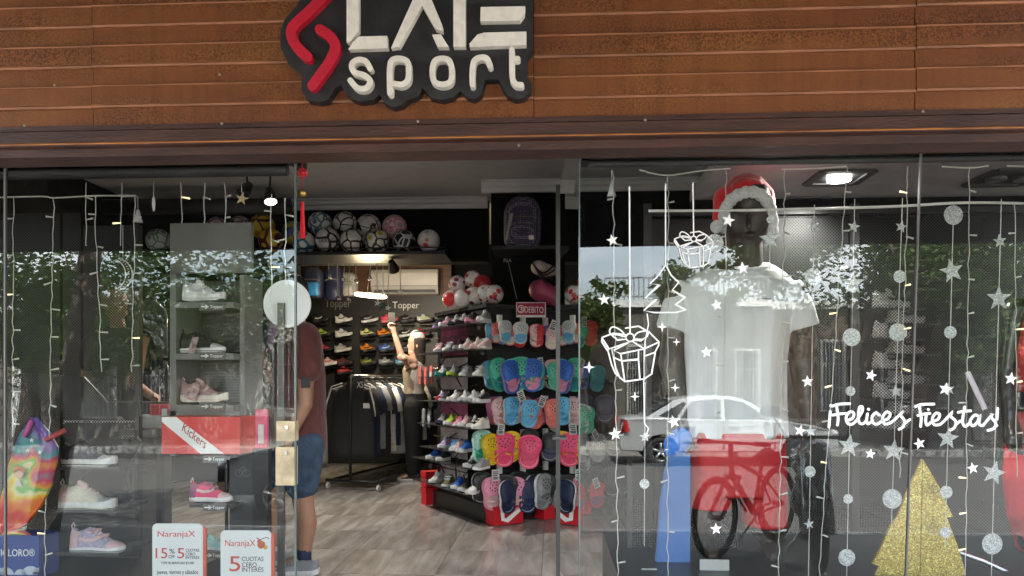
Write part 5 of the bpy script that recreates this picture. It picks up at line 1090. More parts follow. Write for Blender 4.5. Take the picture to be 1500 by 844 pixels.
def assistant():
    Y = 2.0; base = Vector((P(168, 640, Y).x, Y, 0.0)); q = lambda x, y, dy=0.0: P(x, y, Y + dy) - base
    t = thing('person', 'person in dark clothes reaching a bare arm out from behind the perforated panel', 'person', base); b = MB()
    for s in (-1, 1): b.cap(Vector((s * .09, .05, .85)), Vector((s * .09, .05, .1)), .085, .04); b.cap(Vector((s * .09, .03, .04)), Vector((s * .1, -.12, .03)), .036, .03)
    b.cap(Vector((0, .05, .95)), Vector((0, .05, 1.3)), .14, .15, 16, .75); b.cap(Vector((-.16, .05, 1.38)), Vector((.16, .05, 1.38)), .06, .06); b.cap(Vector((0, .04, 1.4)), Vector((0, .03, 1.5)), .052, .05); b.cap(Vector((0, .02, 1.58)), Vector((0, .01, 1.63)), .075, .09)
    sh = Vector((.19, .02, 1.36)); el = q(196, 562, -.1); wr_ = q(222, 580, -.2)
    b.cap(sh, el, .05, .04); b.cap(el, wr_, .038, .026); hand(b, wr_, wr_ - el, (.3, -.6, .6), .3); b.cap(Vector((-.19, .04, 1.36)), Vector((-.24, .05, 1.08)), .05, .04); b.cap(Vector((-.24, .05, 1.08)), Vector((-.22, -.1, .9)), .038, .028); hand(b, (-.22, -.1, .9), (0, -.4, -1), (1, 0, 0), .4)
    figure(b, 'body', SKIN, t, .009, 4)
    s = MB(); s.cap(Vector((0, .05, .92)), Vector((0, .05, 1.3)), .165, .175, 16, .78); s.cap(Vector((-.16, .05, 1.36)), Vector((.16, .05, 1.36)), .075, .075); [s.cap(Vector((k * .17, .04, 1.37)), Vector((k * .21, .03, 1.22)), .07, .068) for k in (-1, 1)]
    figure(s, 'shirt', MATS['black_cloth'], t, .012, 3); s = MB(); [s.cap(Vector((k * .09, .05, .88)), Vector((k * .09, .05, .1)), .11, .07) for k in (-1, 1)]; figure(s, 'trousers', MATS['black_cloth'], t, .012, 3)
    h = MB(); h.cap(Vector((0, .05, 1.62)), Vector((0, .05, 1.66)), .09, .09, 14); figure(h, 'hair', MATS['hair_dark'], t, .012, 2)
assistant()

# ================================================================= RIGHT WINDOW
ZP = .30
PLAT = mat('window_platform', (.012, .012, .012), .35, var=.2)
x0, x1 = P(905, 500, .1).x, XR - .02
tag(MB().bx((x0, .07, .001), (x1, .98, ZP)).build('window_platform', PLAT), 'black raised platform inside the right shop window', 'platform')
Zsf = 2.08
struct(MB().bx((P(1030, 300, .9).x, .19, Zsf), (XR, 1.26, Zsf + .06)).build('window_soffit', mat('soffit_grey', (.36, .36, .36), .7)))
struct(MB().bx((P(1030, 300, .9).x + .001, 1.2, P(1100, 318, 1.2).z), (XR, 1.258, Zsf - .001)).build('soffit_beam', DKW))
pp = thing('perforated_screen', 'black perforated metal screen behind the white shirt mannequin', 'screen', (P(1200, 500, 1.05).x, 1.05, .0))
for k, (xa, xb, ya, yb) in enumerate(((948, 1064, 320, 470), (1064, 1243, 303, 860), (1258, 1600, 300, 860))):
    a, b = P(xa, yb, 1.05), P(xb, ya, 1.05); MB().add([(a.x, 1.05, max(a.z, .004)), (b.x, 1.05, max(a.z, .004)), (b.x, 1.05, b.z), (a.x, 1.05, b.z)], [(0, 1, 2, 3)]).build('perforated_sheet', PERF, pp)
fr = MB()
for x in (948, 1250, 1580): a = P(x, 500, 1.05).x; MB().bx((a - .02, 1.02, .004), (a + .02, 1.048, P(x, 300, 1.05).z)).build('frame_post', BLK_METAL, pp)
MB().bx((P(948, 300, 1.05).x, 1.03, P(1200, 306, 1.05).z - .03), (P(1580, 300, 1.05).x, 1.06, P(1200, 306, 1.05).z)).build('top_rail', BLK_METAL, pp)
for x in (920, 960): pass
ps = thing('perforated_stand', 'low black perforated display stand beside the blue foam board', 'stand', P(945, 840, .62))
a, b = P(922, 790, .62), P(1082, 678, .62)
MB().add([(a.x, .62, ZP), (b.x, .62, ZP), (b.x, .62, b.z), (a.x, .62, b.z)], [(0, 1, 2, 3)]).build('perforated_sheet', PERF, ps)
for x in (a.x, P(962, 700, .62).x, b.x): MB().bx((x - .012, .60, ZP + .001), (x + .012, .618, b.z)).build('leg', BLK_METAL, ps)
MB().bx((a.x - .012, .40, b.z + .001), (b.x + .012, .63, b.z + .02)).build('top', BLK_METAL, ps)
# shoes on display behind the perforated screen
for k in range(9):
    p = P(1282 + (k % 2) * 22, 452 + k * 22, 1.5); shoe(f'white shoe behind the perforated screen, {["first","second","third","fourth","fifth","sixth","seventh","eighth","ninth"][k]} shelf down', p, (0, 0, R(20)), .24, 'white', 'white', 'black', None, 'runner', 'shoes behind the perforated screen', False)
    q = P(1282 + (k % 2) * 22, 452 + k * 22, 1.5); tag(MB().bx((q.x - .02, 1.45, q.z - .012), (q.x + .26, 1.7, q.z - .002)).build('shoe_shelf', BLK_METAL), f'thin dark shelf behind the perforated screen, {["first","second","third","fourth","fifth","sixth","seventh","eighth","ninth"][k]} down', 'shelf', 'shelves behind the perforated screen')
MANN = mat('mannequin_black', (.014, .013, .013), .30, var=.1, coat=.2); MANB = mat('mannequin_reflection_brown', (.045, .031, .024), .45, var=.1)  # brown tint paints the brown wall's reflection into the black body
TEE = mat('white_jersey', (.74, .75, .75), .85, var=.04, scale=9, bump=.8, bscale=6, stretch=(1, 1, .4))
def mannequin():
    Y = .46; base = Vector((P(1080, 700, Y).x, Y, ZP)); q = lambda x, y, dy=0.0: P(x, y, Y + dy) - base
    t = thing('mannequin', 'black male mannequin in white T-shirt, red shorts and Santa hat', 'mannequin', base); b = MB()
    rings = []
    for y, x0, x1, d in ((359, 1080, 1106, .05), (354, 1071, 1114, .09), (345, 1065, 1120, .105), (330, 1061, 1125, .115), (312, 1059, 1128, .12), (295, 1060, 1128, .125), (280, 1066, 1124, .12), (270, 1076, 1114, .08)):
        a, c = q(x0, y), q(x1, y); cx, rx = (a.x + c.x) / 2, (c.x - a.x) / 2; rings.append([Vector((cx + rx * math.cos(u), d * (math.sin(u) if math.sin(u) > 0 else math.sin(u) * (.9 + .1 * math.cos(u) ** 2)), a.z)) for u in [2 * math.pi * i / 24 for i in range(24)]])
    b.loft(rings); n0, n1 = q(1096, 312, -.112), q(1097, 331, -.137); b.cap(n0, n1, .008, .016, 10); b.cap(q(1082, 309, -.100), q(1091, 310, -.108), .010, .009, 8); b.cap(q(1103, 310, -.108), q(1113, 309, -.100), .009, .010, 8); b.cap(q(1089, 344, -.106), q(1105, 344, -.106), .009, .009, 8)
    b.cap(q(1092, 352), q(1090, 400), .072, .085, 16); b.cap(q(1078, 420), q(1078, 560), .16, .14, 16, .62); b.cap(q(1030, 425), q(1125, 425), .075, .075, 14, .9); b.cap(q(1078, 600), q(1078, 650), .16, .17, 16, .7)
    for s, sh, el, wr_ in ((-1, q(996, 432), q(984, 530, .03), q(1000, 610, -.01)), (1, q(1162, 432), q(1176, 535, .03), q(1183, 612, -.02))):
        b.cap(sh, el, .068, .056); b.cap(el, wr_, .062, .036); hand(b, wr_, wr_ - el, (-s, -.4, 0), .35, 1.15)
    for hip, knee, ank in ((q(1042, 660), q(1036, 760, -.02), Vector((q(1036, 800).x, .02, .07))), (q(1112, 660), q(1122, 770, -.02), Vector((q(1124, 800).x, .02, .07)))):
        b.cap(hip, knee, .10, .066); b.cap(knee, ank, .066, .035); b.cap(ank, ank + Vector((0, -.13, -.045)), .036, .028)
    figure(b, 'body', MANB, t, .008, 4)
    s = MB(); rings = []
    for y, x0, x1, d, e in ((386, 1053, 1125, .045, 0), (391, 1042, 1136, .062, 0), (401, 1020, 1150, .090, 0), (416, 998, 1164, .118, .2), (440, 988, 1168, .134, .7), (480, 998, 1157, .140, 1.2), (530, 1003, 1151, .132, 1.6), (585, 1004, 1150, .134, 2), (640, 1002, 1153, .14, 2.4)):
        a, c = q(x0, y), q(x1, y); cx, rx = (a.x + c.x) / 2, (c.x - a.x) / 2
        rings.append([Vector((cx + rx * math.copysign(abs(math.cos(u)) ** .8, math.cos(u)), d * math.sin(u) + .007 * e * math.sin(7 * u + y * .01) + .004 * e * math.sin(13 * u), a.z)) for u in [2 * math.pi * i / 40 for i in range(40)]])
    s.loft(rings)
    s.tube([q(1010, 420), q(993, 450), q(984, 483)], [.070, .072, .073], 14); s.tube([q(1150, 420), q(1166, 450), q(1175, 481)], [.072, .076, .076], 14)
    figure(s, 'shirt', TEE, t, .008, 3)
    cl = MB().tube([q(1090, 389) + Vector((.108 * math.cos(u), .093 * math.sin(u), -.036 * (math.sin(u) < 0) * abs(math.sin(u)) + .006)) for u in [2 * math.pi * i / 28 for i in range(29)]], .009, 6); cl.build('collar', TEE, t, True, True)
    w_ = q(1108, 437, -.15); MB().bx(w_ + Vector((0, -.003, -.008)), w_ + Vector((.06, 0, .0))).build('chest_mark', GREY2, t, False, True)
    # shorts
    s = MB(); rings = []
    for y, x0, x1, d in ((632, 1008, 1148, .145), (660, 1006, 1150, .155), (700, 1005, 1151, .16), (722, 1005, 1151, .16)):
        a, c = q(x0, y), q(x1, y); cx, rx = (a.x + c.x) / 2, (c.x - a.x) / 2; rings.append([Vector((cx + rx * math.copysign(abs(math.cos(u)) ** .75, math.cos(u)), d * math.sin(u), a.z)) for u in [2 * math.pi * i / 28 for i in range(28)]])
    s.loft(rings)
    for xa, xb, ya in ((1005, 1070, 742), (1086, 1151, 768)):
        rr = []
        for y in (705, ya):
            a, c = q(xa, y), q(xb, y); cx, rx = (a.x + c.x) / 2, (c.x - a.x) / 2; rr.append([Vector((cx + rx * math.cos(u), .145 * math.sin(u), a.z)) for u in [2 * math.pi * i / 20 for i in range(20)]])
        s.loft(rr)
    figure(s, 'shorts', mat('red_shorts', (.52, .025, .03), .7, var=.1, scale=8, bump=.3, bscale=10), t, .009, 3)
    # santa hat
    SR = mat('santa_red_felt', (.72, .014, .022), .85, var=.15, scale=30, bump=.2, bscale=80, sheen=.5); SW = mat('santa_fur', (.86, .86, .86), .95, var=.1, scale=70, bump=.9, bscale=140, sheen=.5)
    h = MB(); h.cap(q(1101, 296, .03), q(1092, 290, .03), .105, .112, 16); h.cap(q(1104, 279, -.055), q(1088, 278, -.055), .05, .055, 14); h.cap(q(1085, 285, .02), q(1064, 292, .0), .085, .06, 14); h.cap(q(1064, 292, .0), q(1053, 318, -.02), .06, .03, 12)
    hat = figure(h, 'hat', SR, t, .007, 4)
    band = MB().tube(smooth2([q(1062, 336, .02), q(1061, 312, -.06), q(1071, 293, -.115), q(1088, 283, -.135), (q(1106, 282, -.135)), q(1122, 293, -.11), q(1130, 314, -.05), q(1131, 338, .02)], 6), [.026 + .0025 * math.sin(k * 1.7) for k in range(43)], 12); band.build('fur_band', SW, hat, True, True)
    MB().sph(q(1050, 332, -.03), .029, 16, 10).build('pompom', SW, hat, True, True)
mannequin()
def mannequin2():
    Y = .46; base = Vector((P(1534, 700, Y).x, Y, ZP)); q = lambda x, y, dy=0.0: P(x, y, Y + dy) - base
    t = thing('mannequin', 'black female mannequin in red sports top and red skirt', 'mannequin', base); cxp = 1534; b = MB()
    b.cap(q(cxp, 300), q(cxp, 345), .085, .075, 16); b.cap(q(cxp, 370), q(cxp, 420), .055, .06); b.cap(q(1496, 452), q(1572, 452), .05, .05); b.cap(q(cxp, 470), q(cxp, 560), .115, .10, 16, .8); b.cap(q(cxp, 560), q(cxp, 640), .11, .16, 16, .8)
    for s in (-1, 1):
        b.cap(q(cxp + s * 48, 452), q(cxp + s * 60, 540), .046, .036); b.cap(q(cxp + s * 60, 540), q(cxp + s * 56, 625, -.06), .036, .026); hand(b, q(cxp + s * 56, 625, -.06), (0, -.4, -1), (-s, 0, 0), .3)
        b.cap(q(cxp + s * 24, 680), q(cxp + s * 22, 790), .085, .06); b.cap(q(cxp + s * 22, 790), Vector((s * .07, .02, .07)), .06, .035); b.cap(Vector((s * .07, .02, .06)), Vector((s * .07, -.1, .03)), .034, .026)
    figure(b, 'body', MANN, t, .01, 4)
    RT_ = mat('red_sportswear', (.62, .03, .05), .6, var=.1, scale=10, bump=.2, bscale=12)
    for nm_, prof in (('sports_top', ((452, 1512), (470, 1488), (500, 1482), (520, 1478), (545, 1484), (576, 1489))), ('skirt', ((600, 1488), (640, 1481), (700, 1475), (760, 1483), (810, 1500)))):
        s = MB().loft([[Vector(((q(cxp, y).x) + (q(cxp, y).x - q(x, y).x) * math.cos(u), (.125 if nm_ == 'sports_top' else .15) * math.sin(u), q(cxp, y).z)) for u in [2 * math.pi * i / 28 for i in range(28)]] for y, x in prof]); figure(s, nm_, RT_, t, .009, 3)
    MB().loft([[Vector((q(cxp, y).x + 46 * S(1534, Y) * math.cos(u), .118 * math.sin(u), q(cxp, y).z)) for u in [2 * math.pi * i / 28 for i in range(28)]] for y in (574, 603)]).build('waistband', BLACK, t, True, True)
mannequin2()
# blue foam board
p = P(986, 840, .36); p.z = ZP
t = thing('foam_board', 'blue foam exercise board with rounded top standing beside red shorts', 'exercise board', p); b = MB(); rings = []
for y, xa, xb, d in ((860, 961, 1009, .03), (800, 963, 1009, .03), (740, 967, 1009, .03), (690, 974, 1009, .032), (664, 981, 1009, .032)):
    a, c = P(xa, y, .36), P(xb, y, .36); z = max(a.z, ZP + .001); rings.append([Vector((a.x, .36 - d, z)), Vector((c.x, .36 - d, z)), Vector((c.x + .004, .36, z)), Vector((c.x, .36 + d, z)), Vector((a.x, .36 + d, z)), Vector((a.x - .004, .36, z))])
b.loft(rings); b.build('board', mat('blue_foam', (.045, .15, .42), .6, var=.08), t)
b = MB().cap(P(990, 652, .36), P(998, 642, .36), .055, .05, 16, .8); b.cap(P(984, 660, .36), P(984, 648, .36), .035, .035, 12); figure(b, 'top_grip', mat('bright_blue_foam', (.03, .20, .68), .5, var=.08), t, .008, 3, False)
# gold glitter tree
Yg = .16; gt = thing('tree_cutout', 'gold glitter Christmas tree cut-out standing in the window', 'decoration', P(1346, 860, Yg))
def half(tr): return [P(x, y, Yg) for x, y in tr]
L_ = [(1351, 674), (1300, 788), (1310, 786), (1277, 842), (1289, 838), (1258, 900), (1346, 900)]; R_ = [(1351, 674), (1346, 900), (1440, 895), (1406, 836), (1414, 841), (1384, 745), (1395, 757), (1373, 718)]
L_ = [(1351, 673), (1331, 715), (1316, 754), (1304, 772), (1292, 800), (1278, 826), (1288, 830), (1279, 850), (1262, 900), (1346, 900)]
R_ = [(1351, 673), (1346, 900), (1440, 895), (1405, 846), (1414, 840), (1402, 800), (1386, 758), (1395, 757), (1374, 712)]
MB().prism(half(L_), (0, .012, 0)).build('panel', GOLD, gt); MB().prism([p + Vector((.002, -.002, 0)) for p in half(R_)], (0, .012, 0)).build('panel', GOLD, gt)
MB().bx((P(1346, 844, Yg).x - .1, Yg - .005, ZP + .001), (P(1346, 844, Yg).x + .1, Yg + .1, ZP + .012)).build('foot', GOLD, gt)
# white price cards on the platform
for lab, xa, xb, ya in (('blank white card leaning by the red shorts', 1025, 1068, 820), ('small white card beside the blue foam board', 940, 962, 833)):
    a, b = P(xa, 870, .2), P(xb, ya, .2); t = thing('price_card', lab, 'card', ((a.x + b.x) / 2, .2, ZP)); MB().bx((a.x, .198, ZP + .001), (b.x, .202, b.z)).build('card', TAGM, t); None
# chrome rail piece
tag(MB().tube([P(1405, 810, .3), P(1440, 822, .28), P(1500, 850, .26)], .011, 8).build('chrome_arm', CHROME), 'curved chrome display arm in front of the dark platform', 'arm')
sb = MB(); sb.tube([P(1417, 545, .9), P(1443, 600, .85)], .013, 8); tag(sb.build('glass_tube_lamp', mat('frosted_tube', (.55, .55, .62), .2)), 'pale glass tube leaning behind the festive lettering', 'tube')

# ---- hanging garlands, light strings, stickers
def star_pts(cx, cy, r, rot=0.0, inner=.42): return [(cx + (r if k % 2 == 0 else r * inner) * math.sin(rot + math.pi * k / 5), cy - (r if k % 2 == 0 else r * inner) * math.cos(rot + math.pi * k / 5)) for k in range(10)]
Yd = .10
def garland(label, xs, y0, items, y1=None):
    x_t, x_b = xs; fx = lambda y: x_t + (x_b - x_t) * (y - y0) / 560.0
    ys = [i[1] for i in items]; t = thing('star_garland', label, 'garland', P(fx(max(ys)), max(ys), Yd), 0, 'silver star and disc garlands')
    yb = y1 or max(ys); MB().tube([P(fx(y), y, Yd + .004) for y in (y0, (y0 + yb) / 2, yb)], .0016, 5).build('thread', WIREW, t)
    for k, (kd, y, r) in enumerate(items):
        x = fx(y); rot = random.uniform(-.25, .25); e = Vector((random.uniform(-.002, .002), .003, 0))
        if kd == 's': MB().prism([P(*p, Yd - .003) for p in star_pts(x, y, r, rot)], e).build('star', SILVER, t)
        else: MB().prism([P(x + r * math.cos(u), y + r * math.sin(u) * 1.02, Yd - .003) for u in [2 * math.pi * i / 28 for i in range(28)]], e).build('disc', SILVER, t)
garland('silver garland of seven stars and discs nearest the lettering start', (1252, 1240), 292, [('s', 332, 9), ('s', 415, 18), ('d', 494, 13), ('d', 573, 7), ('s', 653, 17), ('d', 731, 7), ('d', 817, 12)], 844)
garland('silver garland with two large discs crossing the lettering', (1322, 1303), 290, [('s', 332, 9), ('d', 405, 9), ('d', 487, 13), ('s', 573, 10), ('s', 660, 17), ('d', 731, 14)], 770)
garland('silver garland topped by a large disc above the gold tree', (1397, 1383), 296, [('d', 315, 14), ('s', 397, 18), ('d', 487, 9), ('s', 570, 9), ('s', 642, 17), ('d', 721, 9), ('d', 780, 8)], 800)
garland('silver garland beside the red sports top with pale discs', (1467, 1452), 292, [('s', 353, 10), ('s', 437, 19), ('s', 693, 18), ('d', 797, 15)], 844)
garland('silver garland hanging over the mannequin sleeve', (1193, 1184), 300, [('s', 331, 8), ('d', 405, 12), ('s', 632, 9), ('d', 691, 8), ('s', 768, 8)], 844)
garland('short silver star strand beside the mannequin face', (1128, 1126), 285, [('d', 322, 5), ('s', 350, 16)], 395)
garland('single silver disc on a thread beside the small gift drawing', (1047, 1046), 330, [('d', 356, 13)], 370)
garland('silver strand with disc by the blue foam board', (945, 942), 560, [('s', 640, 8), ('d', 709, 7)], 800)
def lights(label, cat_y, drops, wiretop, Y=.07):
    t = thing('light_curtain', label, 'string lights', P(drops[0][0], 800, Y)); rnd = random.Random(len(drops))
    for seg in wiretop: MB().tube(smooth2([P(x, y, Y) for x, y in seg], 4), .0032, 5).build('top_wire', WIREW, t)
    for (xt, yt, xb, yb, step, lit) in [(a1, a2, a3, a4, a5 * 1.15, a6 * .7) for a1, a2, a3, a4, a5, a6 in drops]:
        pts = []; y = yt
        while y < yb: pts.append((xt + (xb - xt) * (y - yt) / (yb - yt) + rnd.uniform(-1.6, 1.6), y)); y += 13
        pts.append((xb, yb)); MB().tube([P(x, y_, Y) for x, y_ in pts], .0019, 4).build('wire', WIREW, t)
        y = yt + step * .6
        while y < yb - 6:
            x = xt + (xb - xt) * (y - yt) / (yb - yt); sgn_ = rnd.choice([-1, 1, 1]); a = P(x, y, Y); b = P(x + sgn_ * rnd.uniform(8, 12), y + rnd.uniform(-3, 4), Y - .003)
            MB().tube([a, a.lerp(b, .5), b], [.0022, .0034, .0042], 6).build('bulb', WARM if rnd.random() < lit else WIREW, t, True); y += step * rnd.uniform(.85, 1.15)
# thin tube rail
rail = MB().tube(smooth2([P(950, 309, .14), P(1100, 308, .14), P(1300, 303, .14), P(1420, 297, .14), P(1560, 300, .14)], 5), .0055, 8); tag(rail.build('hanging_rail', VINYL, None, True), 'thin white rail across the window holding the garlands', 'rail')
lights('white string-light curtain over the mannequin window', 0, [(898, 250, 905, 844, 60, .15), (979, 257, 978, 844, 58, .2), (1064, 248, 1060, 620, 56, .25), (1150, 247, 1141, 844, 54, .3), (1240, 245, 1200, 844, 52, .5), (1330, 245, 1318, 700, 55, .5), (1420, 244, 1414, 844, 50, .5), (1487, 300, 1490, 700, 60, .4)],
       [[(937, 249), (975, 257), (1030, 250), (1070, 247)], [(1145, 248), (1190, 247), (1240, 244)], [(1380, 244), (1420, 246), (1448, 243)], [(1475, 243), (1560, 246)]])
lights('white string-light curtain in the left window', 0, [(20, 290, 18, 640, 44, .2), (79, 291, 72, 640, 40, .25), (139, 288, 149, 545, 38, .2), (198, 288, 193, 545, 40, .2), (126, 268, 127, 360, 30, .3), (178, 268, 177, 360, 30, .3), (66, 730, 66, 844, 30, .6), (398, 285, 397, 440, 36, .6), (418, 290, 417, 420, 36, .4), (330, 268, 329, 327, 30, .2), (299, 268, 299, 327, 30, .5), (266, 268, 266, 327, 30, .5)],
       [[(-30, 290), (60, 288), (80, 290), (140, 287), (199, 287)]], .10)
# ornaments hanging in the left window
def ornament(kind, label, x, y0, y, r, Y, m):
    c = P(x, y, Y); t = thing(kind, label, 'ornament', c); MB().tube([P(x, y0, Y), P(x, y - r, Y)], .0012, 4).build('thread', WIREW, t); return t, c
t, c = ornament('icicle_ornament', 'white icicle ornament hanging under the left shutter housing', 225, 266, 298, 12, .3, VINYL); s_ = S(225, .3); MB().lathe([(.0005, .036), (.006, .02), (.008, 0), (.005, -.03), (.0005, -.036)], c, 10).build('drop', mat('frosted_white', (.8, .8, .8), .3), t, True)
t, c = ornament('star_ornament', 'small gold star ornament hanging in the left window', 354, 268, 291, 9, .3, WARM); MB().prism([P(*p, .3) for p in star_pts(354, 291, 10, .2, .36)], (0, .006, 0)).build('star', mat('pale_gold', (.62, .5, .3), .4, .3), t)
for lab, x, y in (('clear bell ornament at the corner of the left light curtain', 202, 318), ('clear bell ornament hanging by the doorway edge pane', 896, 280)):
    t, c = ornament('bell_ornament', lab, x, y - 30, y, 8, .12, WIREW); MB().lathe([(.006, .03), (.009, .02), (.012, 0), (.02, -.022)], c, 14).build('bell', mat('clear_plastic', (.6, .6, .6), .15), t, True)
t, c = ornament('moon_ornament', 'white wire crescent moon ornament in the left window', 180, 330, 400, 20, .35, WIREW)
arc = [(168 + 26 * math.cos(a), 402 + 24 * math.sin(a)) for a in [R(-75 + 150 * k / 14) for k in range(15)]]; arc2 = [(160 + 24 * math.cos(a), 402 + 24 * math.sin(a)) for a in [R(-60 + 120 * k / 14) for k in range(15)]]
m = MB(); m.tube([P(x, y, .35) for x, y in arc], .0022, 5); m.tube([P(x, y, .35) for x, y in arc2], .0022, 5)
for k in range(15): m.sph(P(*arc[k], .348), .004, 6, 4); m.sph(P((arc[k][0] + arc2[k][0]) / 2, (arc[k][1] + arc2[k][1]) / 2, .348), .003, 6, 4)
m.build('crescent', WIREW, t)
# red tassel charm in the doorway
t = thing('tassel_charm', 'red knotted tassel charm with gold bead hanging in the doorway', 'charm', P(443, 350, .06)); Y = .06
TR = mat('red_cord', (.70, .01, .02), .7, var=.15); MB().tube([P(443, 228, Y), P(443, 262, Y)], .0018, 5).build('cord', TR, t)
k = MB(); [k.torus(P(443, 254, Y) + Vector((.013 * math.cos(q), 0, .011 * math.sin(q))), (0, 1, 0), .008, .0022, 14, 5) for q in [2 * math.pi * i / 6 for i in range(6)]]; k.sph(P(443, 254, Y), .008, 10, 6); k.build('knot', TR, t, True)
MB().lathe([(.004, .014), (.014, .010), (.018, 0), (.014, -.012), (.005, -.016)], P(443, 283, Y), 16).build('bead', mat('gold_bead', (.45, .30, .08), .3, .8), t, True); MB().tube([P(443, 262, Y), P(443, 278, Y)], .0015, 5).build('cord', TR, t)
k = MB(); c = P(443, 296, Y); zb = P(443, 349, Y)
for i in range(26):
    q = 2 * math.pi * i / 26; rr_ = .004 + .008 * ((i * 7) % 5) / 5; k.tube([c + Vector((.004 * math.cos(q), .004 * math.sin(q), 0)), zb + Vector((rr_ * math.cos(q), rr_ * math.sin(q), 0))], .0017, 4)
k.build('tassel', TR, t)
# ornaments under the ball shelf, in the doorway
for k, (x, y, kd) in enumerate(((482, 406, 'b'), (503, 409, 'b'), (495, 437, 'b'), (510, 438, 'b'), (522, 411, 'b'), (541, 407, 'b'), (587, 428, 't'), (568, 451, 't'), (553, 444, 't'))):
    Y = 4.0; lab = f'small {"bell" if kd == "b" else "star"} on a thread under the ball shelf, number {["one","two","three","four","five","six","seven","eight","nine"][k]} from the navy bags'
    t = thing('thread_ornament', f'tiny {"silver bell" if kd == "b" else "white star"} ornament on a thread below the ball shelf', 'ornament', P(x, y, Y), 0, f'{"silver bells" if kd == "b" else "white stars"} below the ball shelf')
    MB().tube([P(x + (2 if k % 2 else -1), 386, Y), P(x, y, Y)], .0035, 4).build('thread', WIREW, t)
    if kd == 'b': MB().sph(P(x, y, Y), .022, 12, 8).build('bell', CHROME, t, True)
    else: MB().prism([P(*p, Y) for p in star_pts(x, y, 5, .2)], (0, .01, 0)).build('star', VINYL, t)
t = thing('star_ornament', 'dark green star ornament below the ring lamp', 'ornament', P(561, 449, 4.0)); MB().prism([P(*p, 4.0) for p in star_pts(561, 449, 8, .1)], (0, .012, 0)).build('star', mat('dark_green', (.03, .09, .07), .5), t); MB().tube([P(561, 386, 4.0), P(561, 442, 4.0)], .003, 4).build('thread', WIREW, t)

# stickers on the glass
Yk = -.0045; GR = 'white star stickers on the window'
mpk = lambda a, b: P(a, b, Yk)
def sticker(label, name='window_sticker', group=None, at=(0, 0)): return thing(name, label, 'sticker', P(*at, Yk), 0, group)
SL = ['above the doorway-side tree top', 'under the terrace railing', 'at the mannequin throat', 'on the shirt beside its long fold', 'on the mannequin forearm', 'above the first lettering word', 'beside the gold tree slope', 'between the lettering and the gold tree tip', 'below the letter e of the first word', 'beside the hanging clogs', 'on the car roof side by the blue board', 'over the bicycle front wheel', 'on the Santa hat band', 'on the shirt chest', 'beside the mannequin hand', 'beside the red sports top', 'above the second lettering word']
for k_, (x, y, r) in enumerate(((897, 352, 9), (885, 439, 9), (1088, 393, 10), (1035, 516, 9), (1183, 559, 9), (1276, 550, 9), (1425, 686, 9), (1347, 650, 9), (1275, 665, 8), (901, 636, 10), (987, 618, 10), (1049, 775, 9), (1067, 323, 10), (1050, 447, 9), (1172, 631, 9), (1481, 555, 10), (1385, 570, 10))):
    o = MB().prism([mpk(*p) for p in star_pts(x, y, r, random.uniform(-.3, .3))], (0, .0008, 0)).build('star_sticker', VINYL); tag(o, 'white star sticker ' + SL[k_], 'sticker', GR)
for k_, (x, y, r) in enumerate(((863, 538, 9), (970, 479, 8), (991, 501, 6), (930, 581, 7), (989, 568, 7))):
    pts = [(x + (r if k % 2 == 0 else r * .28) * math.sin(math.pi * k / 4), y - (r if k % 2 == 0 else r * .28) * math.cos(math.pi * k / 4)) for k in range(8)]
    tag(MB().prism([mpk(*p) for p in pts], (0, .0008, 0)).build('sparkle_sticker', VINYL), 'white four-pointed sparkle sticker ' + ['over the hanging teal clogs', 'above the rim of the large gift drawing', 'below the shirt sleeve edge', 'under the large gift drawing', 'beside the car roof'][k_], 'sticker', 'white sparkle stickers by the gift drawing')
GF = [[(430, 230), (428, 255), (468, 318), (472, 300), (432, 236)], [(468, 302), (520, 285), (600, 258)], [(430, 230), (500, 203), (580, 214)], [(575, 172), (655, 160), (720, 195), (782, 258), (780, 278), (756, 322), (690, 346)], [(600, 258), (500, 310), (545, 330), (690, 300), (782, 258)], [(622, 256), (690, 300), (690, 346)], [(655, 306), (655, 365), (552, 375), (500, 352), (490, 300)], [(545, 330), (552, 375)], [(468, 318), (490, 400), (512, 452), (570, 502), (690, 486), (736, 455), (758, 326)], [(490, 300), (515, 420), (540, 480)], [(552, 375), (570, 502)], [(655, 365), (664, 490)], [(690, 346), (690, 486)],
      [(578, 222), (545, 185), (500, 164), (478, 182), (484, 208), (530, 214), (578, 228)], [(576, 240), (525, 246), (482, 208)], [(628, 222), (655, 198), (708, 190), (712, 215), (680, 240), (628, 238)], [(626, 246), (670, 250), (710, 222)]]
def gift(label, conv, wd, cord):
    t = sticker(label, 'gift_sticker', None, conv(600, 500)); m = MB()
    for s in GF:
        pts = smooth2(s, 5) if len(s) in (5, 6, 7, 9) and s[0][0] in (578, 628) else s; m.ribbon([conv(*p[:2]) for p in pts], wd, mpk, (0, .0008, 0), False, 4)
    m.ribbon([conv(603 + 25 * math.cos(q), 230 + 25 * math.sin(q)) for q in [2 * math.pi * i / 18 for i in range(18)]], wd, mpk, (0, .0008, 0), True); m.build('outline', VINYL, t)
    MB().ribbon([cord, conv(603, 200)], wd, mpk, (0, .0008, 0), False, 4).build('cord', VINYL, t)
gift('large white outline gift box sticker hanging on a line', lambda x, y: (780 + x / 4.218, 440 + y / 4.218), 2.1, (922, 274))
gift('small white outline gift box sticker above the mannequin shoulder', lambda x, y: (988 + (x - 428) * 57 / 354, 339 + (y - 160) * 54 / 345), 1.7, (1015, 268))
